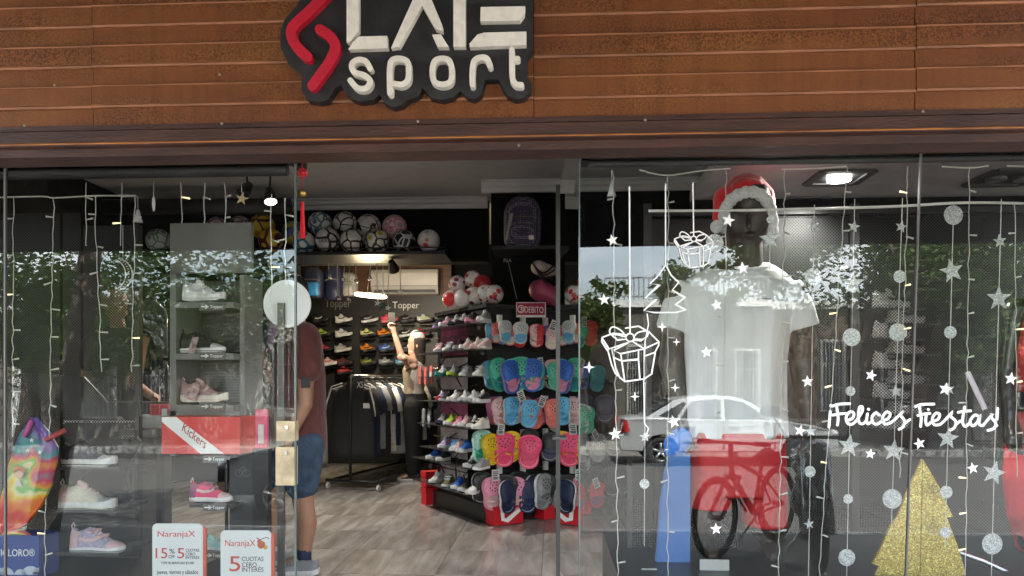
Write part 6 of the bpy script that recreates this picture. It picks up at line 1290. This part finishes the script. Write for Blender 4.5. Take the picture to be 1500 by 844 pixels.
t = sticker('white outline Christmas tree sticker beside the mannequin sleeve', 'tree_sticker', None, (975, 459)); m = MB().ribbon([(975, 388), (966, 402), (952, 416), (966, 417), (945, 437), (962, 438), (943, 455), (958, 458), (990, 458), (1004, 454), (990, 446), (1003, 436), (985, 425), (994, 414), (983, 403)], 2.0, mpk, (0, .0008, 0), True); m.build('outline', VINYL, t)
MB().ribbon([(975, 270), (975, 386)], 1.8, mpk, (0, .0008, 0)).build('cord', VINYL, t)
MB().ribbon([(948, 460), (950, 475), (945, 500), (943, 560), (944, 620), (950, 628), (946, 640)], 1.6, mpk, (0, .0008, 0)).build('tail_line', VINYL, t)
SC = lambda x, y: (1220 + x / 3.836, 420 + y / 3.836)
STR = [[(20, 662), (25, 700), (30, 740), (26, 778)], [(-5, 672), (40, 660), (95, 658)], [(0, 722), (40, 715), (72, 712)], [(78, 752), (110, 740), (118, 712), (95, 704), (75, 735), (84, 768), (110, 772), (135, 750)], [(135, 750), (165, 702), (165, 676), (150, 680), (143, 730), (150, 765), (170, 770), (190, 750)], [(195, 715), (190, 750), (197, 771), (218, 758)], [(200, 688), (202, 690)], [(262, 722), (240, 710), (220, 735), (230, 768), (255, 770), (280, 750)], [(280, 752), (310, 742), (322, 715), (300, 705), (280, 735), (288, 768), (315, 770), (342, 752)], [(342, 752), (385, 712), (396, 700), (382, 722), (402, 752), (396, 786), (372, 802)], [(400, 772), (434, 746)],
       [(487, 668), (490, 700), (497, 740), (493, 786)], [(465, 674), (500, 662), (568, 660)], [(478, 724), (510, 716), (545, 712)], [(525, 720), (522, 755), (530, 778), (552, 762)], [(536, 690), (538, 691)], [(552, 760), (590, 746), (600, 719), (580, 711), (560, 740), (568, 774), (600, 775), (627, 754)], [(627, 754), (662, 716), (668, 710), (664, 730), (690, 756), (685, 790), (662, 806)], [(690, 776), (716, 755)], [(741, 676), (733, 720), (730, 765), (745, 785), (767, 768)], [(705, 706), (740, 700), (775, 698)], [(822, 730), (797, 722), (772, 755), (785, 782), (810, 765), (826, 728), (822, 770), (840, 781), (857, 765)], [(857, 765), (892, 722), (897, 716), (892, 736), (915, 766), (905, 796), (872, 808)], [(926, 684), (922, 745)], [(920, 780), (921, 781)], [(-12, 668), (-12, 670)], [(-14, 702), (-22, 790)]]
t = sticker('white handwritten sticker reading Felices Fiestas on the glass', 'lettering_sticker', None, (1340, 640))
for s in STR: MB().ribbon([SC(*p) for p in smooth2(s, 7)], 3.9, mpk, (0, .0008, 0), False, 6).build('letter_stroke', VINYL, t)

# ================================================================= LEFT WINDOW
x0, x1 = XL + .02, P(352, 500, .9).x
tag(MB().bx((x0, .07, .001), (x1, .98, .22)).build('window_platform', PLAT), 'black raised platform inside the left shop window', 'platform')
ps = thing('perforated_screen', 'black perforated metal screen at the back of the left window', 'screen', (P(100, 500, 1.05).x, 1.05, 0))
for xa, xb, ya, yb in ((-260, 88, 312, 860), (92, 118, 312, 640), (122, 202, 330, 640)):
    a, b = P(xa, yb, 1.05), P(xb, ya, 1.05); MB().add([(a.x, 1.05, max(a.z, .004)), (b.x, 1.05, max(a.z, .004)), (b.x, 1.05, b.z), (a.x, 1.05, b.z)], [(0, 1, 2, 3)]).build('perforated_sheet', PERF, ps)
a = P(203, 500, 1.05); MB().bx((a.x - .012, 1.03, .004), (a.x + .012, 1.07, P(203, 330, 1.05).z)).build('frame_post', BLK_METAL, ps)
tag(MB().tube([(XL + .01, 4.0, P(200, 303, 4.0).z), (P(425, 305, 4.0).x, 4.0, P(200, 305, 4.0).z)], .075, 14).build('ceiling_duct', ROLL, None, True), 'dark round duct running under the ceiling cornice', 'duct')
# poster
po = thing('poster', 'photo poster of a smiling person in a red shirt near the ceiling', 'poster', P(60, 290, 4.5)); Yp = 4.4
def sheet_px(xy, Y, m, parent, name, th=.004): return MB().prism([P(*p, Y) for p in xy], (0, th, 0)).build(name, m, parent)
sheet_px([(-60, 296), (118, 296), (118, 262), (-60, 262)], Yp, mat('poster_paper', (.45, .48, .47), .5, var=.4, scale=3), po, 'paper')
sheet_px([(18, 289.5), (24, 279), (40, 275), (56, 277), (74, 281), (96, 286), (100, 289.5)], Yp - .002, mat('poster_red', (.55, .06, .06), .5, var=.2), po, 'red_shirt_print', .001)
sheet_px([(58 + 12 * math.cos(q), 272 + 14 * math.sin(q)) for q in [2 * math.pi * k / 18 for k in range(18)]], Yp - .004, mat('poster_skin', (.42, .25, .18), .5, var=.3, scale=12), po, 'face_print', .001)
sheet_px([(45, 272), (48, 262), (70, 262), (73, 274), (68, 268), (52, 267)], Yp - .006, mat('poster_dark', (.04, .03, .03), .5), po, 'hair_print', .001)
# grey shoe display unit
Yu = .62
gu = thing('shoe_display_unit', 'grey laminate shoe display unit with three shelves in the left window', 'display unit', P(308, 844, Yu))
def ub(xa, ya, xb, yb, d0, d1, m, name): a, b = P(xa, yb, Yu), P(xb, ya, Yu); return MB().bx((a.x, Yu + d0, a.z), (b.x, Yu + d1, b.z)).build(name, m, gu)
ub(249, 326, 368, 400, .0, .03, GREY2, 'header_board'); ub(249, 400.5, 258, 668, 0, .28, GREY2, 'left_post'); ub(345, 400.5, 352, 668, .05, .28, GREY2, 'right_post')
ub(258.5, 400.5, 344.5, 512, .26, .28, mat('dark_olive_back', (.05, .05, .042), .5), 'back_board')
for y in (443, 518, 593): ub(258.5, y, 344.5, y + 9, -.02, .255, GREY2, 'shelf')
yy = 530
while yy < 590: ub(258.5, yy, 344.5, yy + 3.2, .24, .258, GREY2, 'slat'); yy += 4.4
ub(258.5, 527.5, 344.5, 592, .262, .275, GREY, 'slat_back'); ub(249, 602.5, 352, 612, .0, .255, GREY2, 'base_shelf')
def brand_tag(x0, y0, x1, y1, Y, parent):
    a, b = P(x0, y1, Y), P(x1, y0, Y); k = MB().bx((a.x, Y, a.z), (b.x, Y + .006, b.z)).build('brand_tag', GREY, parent)
    trect('Topper', x0 + (x1 - x0) * .42, y0 + 3, x1 - 2, y1 - 2, Y - .0005, VINYL, k, .001); ym = (y0 + y1) / 2
    m = MB().ribbon([(x0 + 3, ym), (x0 + 12, ym)], 1.6, lambda a_, b_: P(a_, b_, Y - .0005), (0, -.001, 0)); m.ribbon([(x0 + 9, ym - 2.5), (x0 + 13, ym), (x0 + 9, ym + 2.5)], 1.2, lambda a_, b_: P(a_, b_, Y - .0005), (0, -.001, 0)); m.build('arrow_mark', VINYL, k)
for y in (444, 516, 590): brand_tag(292, y, 329, y + 11, Yu - .03, gu)
def win_shoe(label, xh, yb, Lpx, Y, u, s, acc=None, lace=None, kind='runner', rz=0.0, um=None, flip=False):
    p = P(xh, yb, Y); return shoe(label, p, (0, 0, rz + (math.pi if flip else 0)), Lpx * S(xh, Y), u, s, acc, lace, kind, None, True, 'shoe', um)
FLO = mat('floral_fabric', (.36, .26, .25), .8, var=.75, scale=45); SPK = mat('sparkle_black_fabric', (.11, .11, .12), .8, var=1.0, scale=150)
win_shoe('white low sneaker with silver stripe on the top shelf of the grey unit', 270, 442, 64, Yu + .06, 'white', 'white', 'silver', 'white', 'runner', R(-6))
win_shoe('black canvas sneaker with white sole and floral tag on the grey unit', 267, 517, 67, Yu + .06, 'black', 'white', None, 'black', 'strap', R(-6))
win_shoe('dusty rose sneaker with floral heel on the lowest grey shelf', 268, 589, 70, Yu + .06, 'rose', 'cream', 'palepink', 'rose', 'runner', R(-6))
a = P(281, 505, Yu); MB().prism([P(282, 494, Yu - .02), P(291, 494, Yu - .02), P(284, 518, Yu - .02), P(274, 518, Yu - .02)], (0, .002, 0)).build('swing_tag', FLO, gu)
MB().prism([P(286, 560, Yu - .02), P(294, 566, Yu - .02), P(284, 588, Yu - .02), P(268, 582, Yu - .02)], (0, .002, 0)).build('swing_tag', FLO, gu)
# red shoe box with diagonal band
Yb = .44; rb = thing('shoe_box', 'red shoe box with white diagonal lettered band under the grey unit', 'shoe box', P(295, 665, Yb))
a, b = P(237, 665, Yb), P(352, 611, Yb); KR = mat('red_box_card', (.66, .045, .04), .5, var=.06)
MB().bx((a.x, Yb, a.z), (b.x, Yb + .17, b.z)).build('box', KR, rb)
sheet_px([(237, 611), (258, 611), (328, 665), (294, 665), (237, 618)], Yb - .003, VINYL, rb, 'band', .002)
text('Kickers', (270, 619), (304, 646), (300, 658), (266, 631), lambda u, v: P(u, v, Yb - .004), (0, -.001, 0), mat('kick_red', (.4, .03, .03), .5), rb)
MB().prism([P(352, 665, Yb + .02), P(392, 690, Yb + .02), P(392, 655, Yb + .02), P(352, 640, Yb + .02)], (0, .12, 0)).build('lid_flap', mat('red_box_dark', (.42, .03, .03), .5), rb) if False else None
# black riser with children's shoes
rs = thing('shoe_riser', 'black acrylic shoe riser with branded tags under the red box', 'shoe riser', P(300, 844, .5)); Yr = .46
for y, xa, xb in ((667, 288, 340), (738, 282, 346), (808, 286, 330)):
    a, b = P(xa, y + 4, Yr), P(xb, y, Yr); MB().bx((a.x, Yr - .03, a.z), (b.x, Yr + .17, b.z)).build('shelf', BLK_METAL, rs); brand_tag(297, y, 331, y + 11, Yr - .045, rs)
a, b = P(328, 860, Yr), P(372, 668, Yr); MB().bx((a.x, Yr + .06, .222), (b.x, Yr + .2, b.z)).build('column', mat('charcoal_card', (.045, .047, .052), .5), rs)
a = P(318, 670, Yr); MB().tube([(a.x, Yr + .1, .222), (a.x, Yr + .1, a.z)], .008, 8).build('post', BLK_METAL, rs)
mpr = lambda u, v: P(u, v, Yr + .058)
bk_ = MB(); [bk_.ribbon([(x + 5 * math.cos(q), 693 + 5 * math.sin(q)) for q in [2 * math.pi * k / 14 for k in range(14)]], 1, mpr, (0, -.001, 0), True) for x in (350, 361)]; bk_.ribbon([(350, 693), (354, 684), (359, 684), (361, 693), (354, 684)], 1, mpr, (0, -.001, 0)); bk_.build('bicycle_print', GREY2, rs)
win_shoe('pink and white kids runner on the black riser', 281, 733, 64, Yr + .06, 'hotpink', 'white', 'palepink', 'mauve', 'strap', R(-8))
win_shoe('mint and white kids runner behind the payment cards', 292, 807, 50, Yr + .06, 'aqua', 'white', 'lightgrey', 'aqua', 'runner', R(-8))
a, b = P(374, 657, .4), P(391, 600, .4); pk = thing('tall_packet', 'tall bright pink packet with white label by the doorway', 'packet', P(382, 657, .4)); MB().bx((a.x, .40, a.z), (b.x, .42, b.z)).build('packet', mat('pink_packet', (.62, .04, .14), .4), pk); sheet_px([(378, 650), (386, 650), (386, 622), (378, 622)], .398, TAGM, pk, 'label', .001)
MB().bx((a.x - .01, .39, .222), (b.x + .01, .43, a.z - .001)).build('stand', BLK_METAL, pk)
# tiered black stand, kids shoes
ts = thing('tiered_stand', 'black stepped stand holding four kids shoes in the left window', 'stand', P(140, 844, .4)); Yt = .36
a = MB().prism([P(60, 790, Yt + .26), P(120, 700, Yt + .26), P(200, 640, Yt + .26), P(206, 648, Yt + .26), P(180, 700, Yt + .26), P(205, 775, Yt + .26), P(205, 860, Yt + .26), P(60, 860, Yt + .26)], (0, .02, 0)); a.build('back_board', BLACK, ts)
for y, xa, xb in ((684, 84, 180), (746, 82, 172), (808, 84, 180), (866, 88, 180)):
    p, q = P(xa, y + 3, Yt), P(xb, y, Yt); MB().bx((p.x, Yt - .03, p.z), (q.x, Yt + .255, q.z)).build('shelf', ACR, ts)
win_shoe('black sparkly kids runner with pink tab on the top step', 95, 683, 80, Yt + .06, 'black', 'white', None, 'black', 'runner', R(-4), SPK)
win_shoe('cream speckled kids runner with pink tongue on the second step', 91, 745, 84, Yt + .06, 'cream', 'white', None, 'palepink', 'runner', R(-4), mat('speckled_cream', (.66, .63, .50), .8, var=.35, scale=90))
win_shoe('lilac strapped kids sandal with chunky white sole', 107, 807, 80, Yt + .06, 'lilac', 'white', 'palepink', 'palepink', 'strap', R(-4), mat('lilac_mesh', (.42, .38, .50), .8, var=.25, scale=30))
win_shoe('bright blue kids aqua shoe on the lowest step', 92, 864, 60, Yt + .06, 'lightblue', 'blue', 'blue', 'lightblue', 'runner', R(-2))
# rainbow drawstring bag
m, N, L, b_ = node_mat('rainbow_print'); tc = N.new('ShaderNodeTexCoord'); mp = N.new('ShaderNodeMapping'); mp.inputs['Rotation'].default_value = (0, R(-35), 0); L.new(tc.outputs['Object'], mp.inputs[0])
nz = N.new('ShaderNodeTexNoise'); nz.inputs['Scale'].default_value = 7; L.new(mp.outputs[0], nz.inputs['Vector']); sx = N.new('ShaderNodeSeparateXYZ'); L.new(mp.outputs[0], sx.inputs[0])
ad = N.new('ShaderNodeMath'); ad.operation = 'MULTIPLY_ADD'; ad.inputs[1].default_value = .75; L.new(nz.outputs[0], ad.inputs[0]); m2 = N.new('ShaderNodeMath'); m2.operation = 'MULTIPLY_ADD'; m2.inputs[1].default_value = 1.1; m2.inputs[2].default_value = -.18; L.new(sx.outputs[2], m2.inputs[0]); L.new(m2.outputs[0], ad.inputs[2])
r = ramp(N, L, ad.outputs[0], [(.2, (.7, .03, .02)), (.30, (.8, .2, .02)), (.38, (.8, .55, .04)), (.43, (.78, .7, .35)), (.47, (.1, .45, .08)), (.52, (.75, .35, .03)), (.58, (.6, .04, .12)), (.66, (.04, .3, .3)), (.8, (.2, .06, .3))]); L.new(r.outputs[0], b_.inputs['Base Color']); b_.inputs['Roughness'].default_value = .35
bg_ = thing('drawstring_bag', 'rainbow coloured drawstring bag with fairy print hanging in the corner', 'bag', P(45, 790, .3)); Yq = .26; b = MB(); rings = []
for y, xa, xb, d in ((622, 38, 62, .015), (636, 28, 74, .035), (655, 20, 84, .05), (680, 12, 82, .06), (710, 6, 76, .065), (740, 0, 62, .06), (765, -6, 42, .05), (786, -14, 12, .02)):
    p, q = P(xa, y, Yq), P(xb, y, Yq); cx, rx = (p.x + q.x) / 2, (q.x - p.x) / 2; rings.append([Vector((cx + rx * math.cos(u), Yq + d * .45 * math.sin(u) + .006 * math.sin(4 * u + y) + .006 * math.sin(9 * u + y * .05), p.z)) for u in [2 * math.pi * i / 28 for i in range(28)]])
b.loft(rings); b.build('body', m, bg_, True)
MB().tube([P(40, 632, Yq - .02), P(47, 612, Yq), P(52, 614, Yq), P(70, 640, Yq - .02)], .012, 6).build('strap', mat('purple_webbing', (.16, .10, .42), .6), bg_, True); MB().tube([P(36, 640, Yq - .03), P(46, 616, Yq - .02)], .011, 6).build('strap', mat('pink_webbing', (.7, .12, .4), .6), bg_, True)
MB().tube([P(66, 645, Yq - .03), P(96, 630, Yq + .02)], .012, 6).build('side_pouch', mat('red_mesh', (.5, .08, .08), .6), bg_, True)
def bp(x, y): return P(x, y, Yq - .042)
for nm_, pts, mm in (('figure_print', [(22, 712), (27, 700), (32, 712)], mat('print_white', (.7, .68, .62), .5)), ('figure_print', [(27 + 7 * math.cos(q), 694 + 7 * math.sin(q)) for q in [2 * math.pi * k / 14 for k in range(14)]], mat('print_skin', (.72, .45, .3), .5)), ('figure_print', [(19, 694), (20, 684), (28, 682), (36, 688), (35, 694), (28, 688)], mat('print_orange', (.7, .22, .05), .5))):
    MB().prism([bp(*p) for p in pts], (0, .001, 0)).build(nm_, mm, bg_)
for x, y in ((46, 645), (58, 663), (40, 660)): MB().prism([bp(*p) for p in star_pts(x, y, 3.5)], (0, .001, 0)).build('star_print', VINYL, bg_)
# blue box
Yx = .22; bb_ = thing('shoe_box', 'blue toy shoe box with white lettering and clouds', 'shoe box', P(28, 860, Yx)); a, b = P(-60, 880, Yx), P(57, 785, Yx); MB().bx((a.x, Yx, .222), (b.x, Yx + .13, b.z)).build('box', mat('royal_blue_card', (.02, .06, .27), .45, var=.08), bb_)
trect('TICLORO\u00ae', -6, 804, 51, 815, Yx - .001, VINYL, bb_, .001)
for cx, r_ in ((-8, 14), (8, 12), (30, 9), (45, 14), (60, 12)): sheet_px([(min(57, max(-60, cx + r_ * math.cos(q))), 842 + r_ * math.sin(q) * .9) for q in [math.pi + math.pi * k / 10 for k in range(11)]], Yx - .002, mat('cloud_print', (.55, .62, .7), .5), bb_, 'cloud_print', .001)
arc_ = [(20 + 26 * math.cos(q), 790 + 14 * math.sin(q)) for q in [math.pi + math.pi * k / 12 for k in range(13)]]
for k, cc in enumerate(((.6, .05, .05), (.75, .5, .05), (.1, .45, .15))): MB().ribbon([(20 + (27 - 4 * k) * math.cos(q), 790 + (12 - 3 * k) * math.sin(q)) for q in [math.pi + math.pi * j / 12 for j in range(13)]], 3, lambda u, v: P(u, v, Yx + .02), (0, .003, 0)).build('rainbow_flap', mat(f'rainbow_{k}', cc, .5), bb_)
# payment cards standing in the window
OR = mat('card_orange', (.72, .12, .05), .5); TX = mat('card_text_grey', (.06, .06, .07), .5); NX = mat('card_text_orange', (.70, .09, .06), .5)
def paycard(label, x0, y0, x1, Y):
    t = thing('payment_card', label, 'card sign', P((x0 + x1) / 2, 900, Y)); r_ = 7
    def out(dx): return [P(*p, Y) for p in [(x0 + dx, 930), (x1 + dx, 930)] + [(x1 + dx - r_ + r_ * math.cos(q), y0 + r_ - r_ * math.sin(q)) for q in [math.pi / 2 * k / 6 for k in range(7)]] + [(x0 + dx + r_ - r_ * math.cos(q), y0 + r_ - r_ * math.sin(q)) for q in [math.pi / 2 * (6 - k) / 6 for k in range(7)]]]
    MB().prism(out(0), (0, .003, 0)).build('face', VINYL, t); MB().prism([p + Vector((.012, .0035, -.012)) for p in out(0)], (0, .01, 0)).build('edge', OR, t); return t
Yn = .035
pc = paycard('white payment card offering 15 percent off and 5 instalments', 223, 767, 297, Yn); Z = Yn - .0005
trect('NaranjaX', 231, 778, 286, 789, Z, NX, pc, .001); trect('15', 228, 803, 245, 818, Z, NX, pc, .001); trect('%', 248, 804, 256, 811, Z, TX, pc, .001); trect('OFF', 247, 813, 256, 818, Z, TX, pc, .001); trect('5', 260, 803, 270, 818, Z, NX, pc, .001)
for s, y in (('CUOTAS', 804), ('CERO', 809.5), ('INTER\u00c9S', 814.5)): trect(s, 272, y - (1 if '\u00c9' in s else 0), 292 if s != 'CERO' else 286, y + 4.4, Z, TX, pc, .001)
trect('TOPE DE REINTEGRO $15.000', 236, 823, 284, 827, Z, TX, pc, .001); trect('jueves, viernes y s\u00e1bados', 230, 835, 290, 843, Z, TX, pc, .001)
pc = paycard('white payment card offering 5 instalments with small fruit emblem', 323, 777, 397, Yn - .012); Z = Yn - .0125
trect('NaranjaX', 330, 791, 374, 803, Z, NX, pc, .001); trect('5', 336, 815, 352, 837, Z, NX, pc, .001)
for s, y in (('CUOTAS', 815.5), ('CERO', 824), ('INTER\u00c9S', 831)): trect(s, 354.5, y - (1.5 if '\u00c9' in s else 0), 386 if s != 'CERO' else 376, y + 6.6, Z, TX, pc, .001)
for x, y, r_, c_ in ((383, 798, 5.5, (.6, .12, .04)), (389, 802, 3, (.75, .4, .08)), (380, 793, 3, (.55, .08, .03))): MB().prism([P(x + r_ * math.cos(q), y + r_ * math.sin(q), Z) for q in [2 * math.pi * k / 16 for k in range(16)]], (0, -.0005 * (1 + r_), 0)).build('fruit_emblem', mat(f'fruit_{x}', c_, .5), pc)
MB().ribbon([(376, 788), (381, 791), (390, 787), (394, 789)], 1, lambda u, v: P(u, v, Z), (0, -.001, 0)).build('sprig_emblem', TX, pc)
# round white sign on a dark post just inside the doorway
t = thing('round_sign', 'white round disc sign on dark post behind the left pane edge', 'sign', P(412, 844, .25)); c = P(420, 445, .27); r_ = 35 * S(420, .27)
MB().tube([c, c + Vector((0, .012, 0))], r_, 40).build('disc', mat('matt_white_disc', (.74, .77, .76), .5, var=.03), t)
a, b = P(407.5, 900, .255), P(417, 444, .255); MB().bx((a.x, .245, .001), (b.x, .262, b.z)).build('post', mat('post_dark', (.07, .068, .06), .35, .3), t); MB().bx((a.x - .08, .18, .0005), (b.x + .08, .32, .02)).build('base_plate', BLK_METAL, t)
# counter, hanging bagged garments, coloured shirts
ct = thing('dark_counter', 'dark counter with slanted lectern panel behind the perforated screen', 'counter', P(130, 844, 1.5)); Yc = 1.45
MB().bx(P(95, 860, Yc), Vector((P(202, 600, Yc).x, Yc + .4, P(150, 590, Yc).z))).build('cabinet', mat('dark_cabinet', (.05, .05, .048), .5), ct)
MB().prism([P(30, 547, Yc - .1), P(122, 552, Yc - .1), P(157, 590, Yc - .05), P(62, 590, Yc - .05)], (0, .02, .0)).build('slanted_panel', mat('slate_panel', (.07, .072, .07), .4), ct)
a, b = P(95, 619, Yc), P(200, 616, Yc); MB().bx((a.x, Yc - .008, a.z), (b.x, Yc - .001, b.z)).build('edge_line', VINYL, ct)
PLA = mat('plastic_wrap_dark', (.07, .075, .085), .12, var=.5, scale=9, bump=.8, bscale=10, spec=.7)
for k, (x, y, h_, lab) in enumerate(((220, 425, .40, 'dark garment in shiny plastic wrap hanging upper by the counter'), (222, 505, .34, 'dark garment with white stripes in plastic wrap hanging lower by the counter'))):
    garment('wrapped_garment', lab, P(x, y, 2.1), .22, h_, R(20), PLA, None, 'garment', None, .04, False)
for k, (x, cn) in enumerate(((372, 'blue'), (384, 'black'), (394, 'navy'), (402, 'lilac'))): garment('hanging_shirt', f'{cn} shirt hanging behind the man on the far rail', P(x, 455, 3.9), .14, .32, R(60), pm(cn), None, 'shirt', None, .03, False)
lowt = P(380, 450, 3.9); tag(MB().tube([P(355, 452, 3.9), P(432, 452, 3.9)], .008, 8).build('garment_rail', CHROME), 'short steel rail holding coloured shirts behind the man', 'rail')
tag(MB().bx(P(186, 670, 1.2), Vector((P(236, 610, 1.2).x, 1.5, P(210, 612, 1.2).z))).build('low_table', mat('pale_table', (.3, .29, .27), .5)), 'pale low table top behind the red lettered box', 'table') if False else None
rbag = thing('red_packet', 'small red package lying by the reaching hand', 'package', P(235, 612, 1.3)); MB().box(P(240, 600, 1.3), (.13, .10, .06), .3).build('package', RED, rbag); MB().box(P(241, 604, 1.23), (.03, .004, .04), .3).build('label', TAGM, rbag)
tbz = P(225, 612, 1.3).z
tb2 = thing('display_table', 'grey display table with piled white bags behind the red box', 'table', P(225, 700, 1.4)); MB().bx((P(196, 620, 1.3).x, 1.15, tbz - .10), (P(250, 620, 1.3).x, 1.7, tbz - .06)).build('table_top', mat('table_grey', (.25, .24, .22), .5), tb2)
for x in (200, 246): q = P(x, 620, 1.3).x; MB().bx((q - .015, 1.2, .001), (q + .015, 1.23, tbz - .101)).build('leg', BLK_METAL, tb2)
pl_ = MB(); pl_.cap(P(208, 618, 1.3), P(232, 616, 1.3), .045, .04, 12, .9); tag(figure(pl_, 'plastic_bag', mat('white_plastic', (.6, .6, .58), .3, bump=.7, bscale=16), None, .01, 2, False), 'crumpled white plastic bag on the grey display table', 'bag')

# ================================================================= LAMPS THAT ARE LIT IN THE PHOTOGRAPH
def lamp_light(kind, name, parent, p, e, colr, size=.1, spot=None, aim=None):
    l = bpy.data.lights.new(name, kind); l.energy = e; l.color = colr
    if kind == 'SPOT': l.spot_size = spot; l.spot_blend = .6; l.shadow_soft_size = size
    elif kind == 'AREA': l.shape = 'DISK'; l.size = size
    else: l.shadow_soft_size = size
    o = bpy.data.objects.new(name, l); C.objects.link(o); o.parent = parent; o.location = Vector(p) - wl(parent)
    if aim is not None: o.rotation_euler = (Vector(p) - Vector(aim)).to_track_quat('Z', 'Y').to_euler()
    return o
def spotlamp(label, x, y, Y, aim, e, lit=True):
    p = P(x, y, Y); t = thing('spotlight', label, 'lamp', p); d = (Vector(aim) - p).normalized()
    MB().tube([p - d * .09, p - d * .02, p + d * .03], [.03, .05, .055], 16).build('lamp_head', BLK_METAL, t, True, auto=40); MB().tube([p - d * .06, Vector((p.x, p.y + .01, min(ZC - .001, p.z + .25)))], .008, 6).build('arm', BLK_METAL, t)
    MB().tube([p + d * .0305, p + d * .033], .046, 16).build('lens', COLD if lit else mat('dark_lens', (.05, .05, .05), .2), t)
    if lit: lamp_light('SPOT', 'lamp_glow', t, p + d * .05, e, (1, .93, .84), .04, R(120), p + d)
spotlamp('lit black spotlight above the left window unit', 396, 291, 3.0, (P(396, 291, 3.0).x + .6, 2.2, 0), 18)
spotlamp('unlit black spotlight beside the gold star', 358, 280, 2.9, (P(358, 280, 3.0).x - .3, 2.0, 1.5), 0, False)
spotlamp('lit spotlight under the ball shelf', 576, 393, 4.4, (P(560, 393, 4.6).x + .3, 6.3, .6), 6)
t = thing('ring_lamp', 'glowing warm LED ring lamp hanging in the shop', 'lamp', P(543, 433, 4.9)); c = P(543, 433, 4.9); MB().torus(c, (.12, -.15, 1), .155, .016, 36, 8).build('led_ring', RINGL, t, True)
for q in (0, 2.1, 4.2): MB().tube([c + Vector((.155 * math.cos(q), .155 * math.sin(q), 0)), Vector((c.x, c.y, ZC - .62))], .0015, 4).build('cable', BLK_METAL, t)
lamp_light('POINT', 'lamp_glow', t, c - Vector((0, 0, .06)), 4, (1, .8, .5), .12)
def downlight(label, x, y, e, lit=True, w_=.30, double=False):
    p = P(x, y, 1); p = CAM + ray(x, y) * ((Zsf - CAM.z) / ray(x, y).z); t = thing('downlight', label, 'lamp', p); h = w_ / 2
    fr = MB(); [fr.bx((p.x + a - .02 if a else p.x - h, p.y + b - .02 if b else p.y - h, Zsf - .012), (p.x + a + .02 if a else p.x + h, p.y + b + .02 if b else p.y + h, Zsf - .001)) for a, b in ((h, 0), (-h, 0), (0, h + .0), (0, -h))]; fr.build('frame', mat('downlight_frame', (.08, .08, .08), .5), t)
    MB().bx((p.x - h + .021, p.y - h + .021, Zsf - .004), (p.x + h - .021, p.y + h - .021, Zsf - .0015)).build('recess', mat('downlight_recess', (.045, .045, .045), .5), t)
    for dx in ((-.06, .07) if double else (0,)): MB().tube([(p.x + dx, p.y, Zsf - .02), (p.x + dx, p.y, Zsf - .005)], .055 if not double else .045, 20).build('bulb', COLD if lit else mat('grey_lens', (.2, .2, .2), .3), t)
    if lit: lamp_light('SPOT', 'lamp_glow', t, (p.x, p.y, Zsf - .03), e, (1, .96, .9), .05, R(168), (p.x - .25, p.y - .2, .9))
downlight('lit square downlight over the white shirt mannequin', 1229, 259, 11, True, .235)
downlight('lit square downlight further back over the perforated screen', 1176, 295, 3, True, .2)
downlight('unlit double square downlight at the window corner', 1478, 259, 0, False, .27, True)
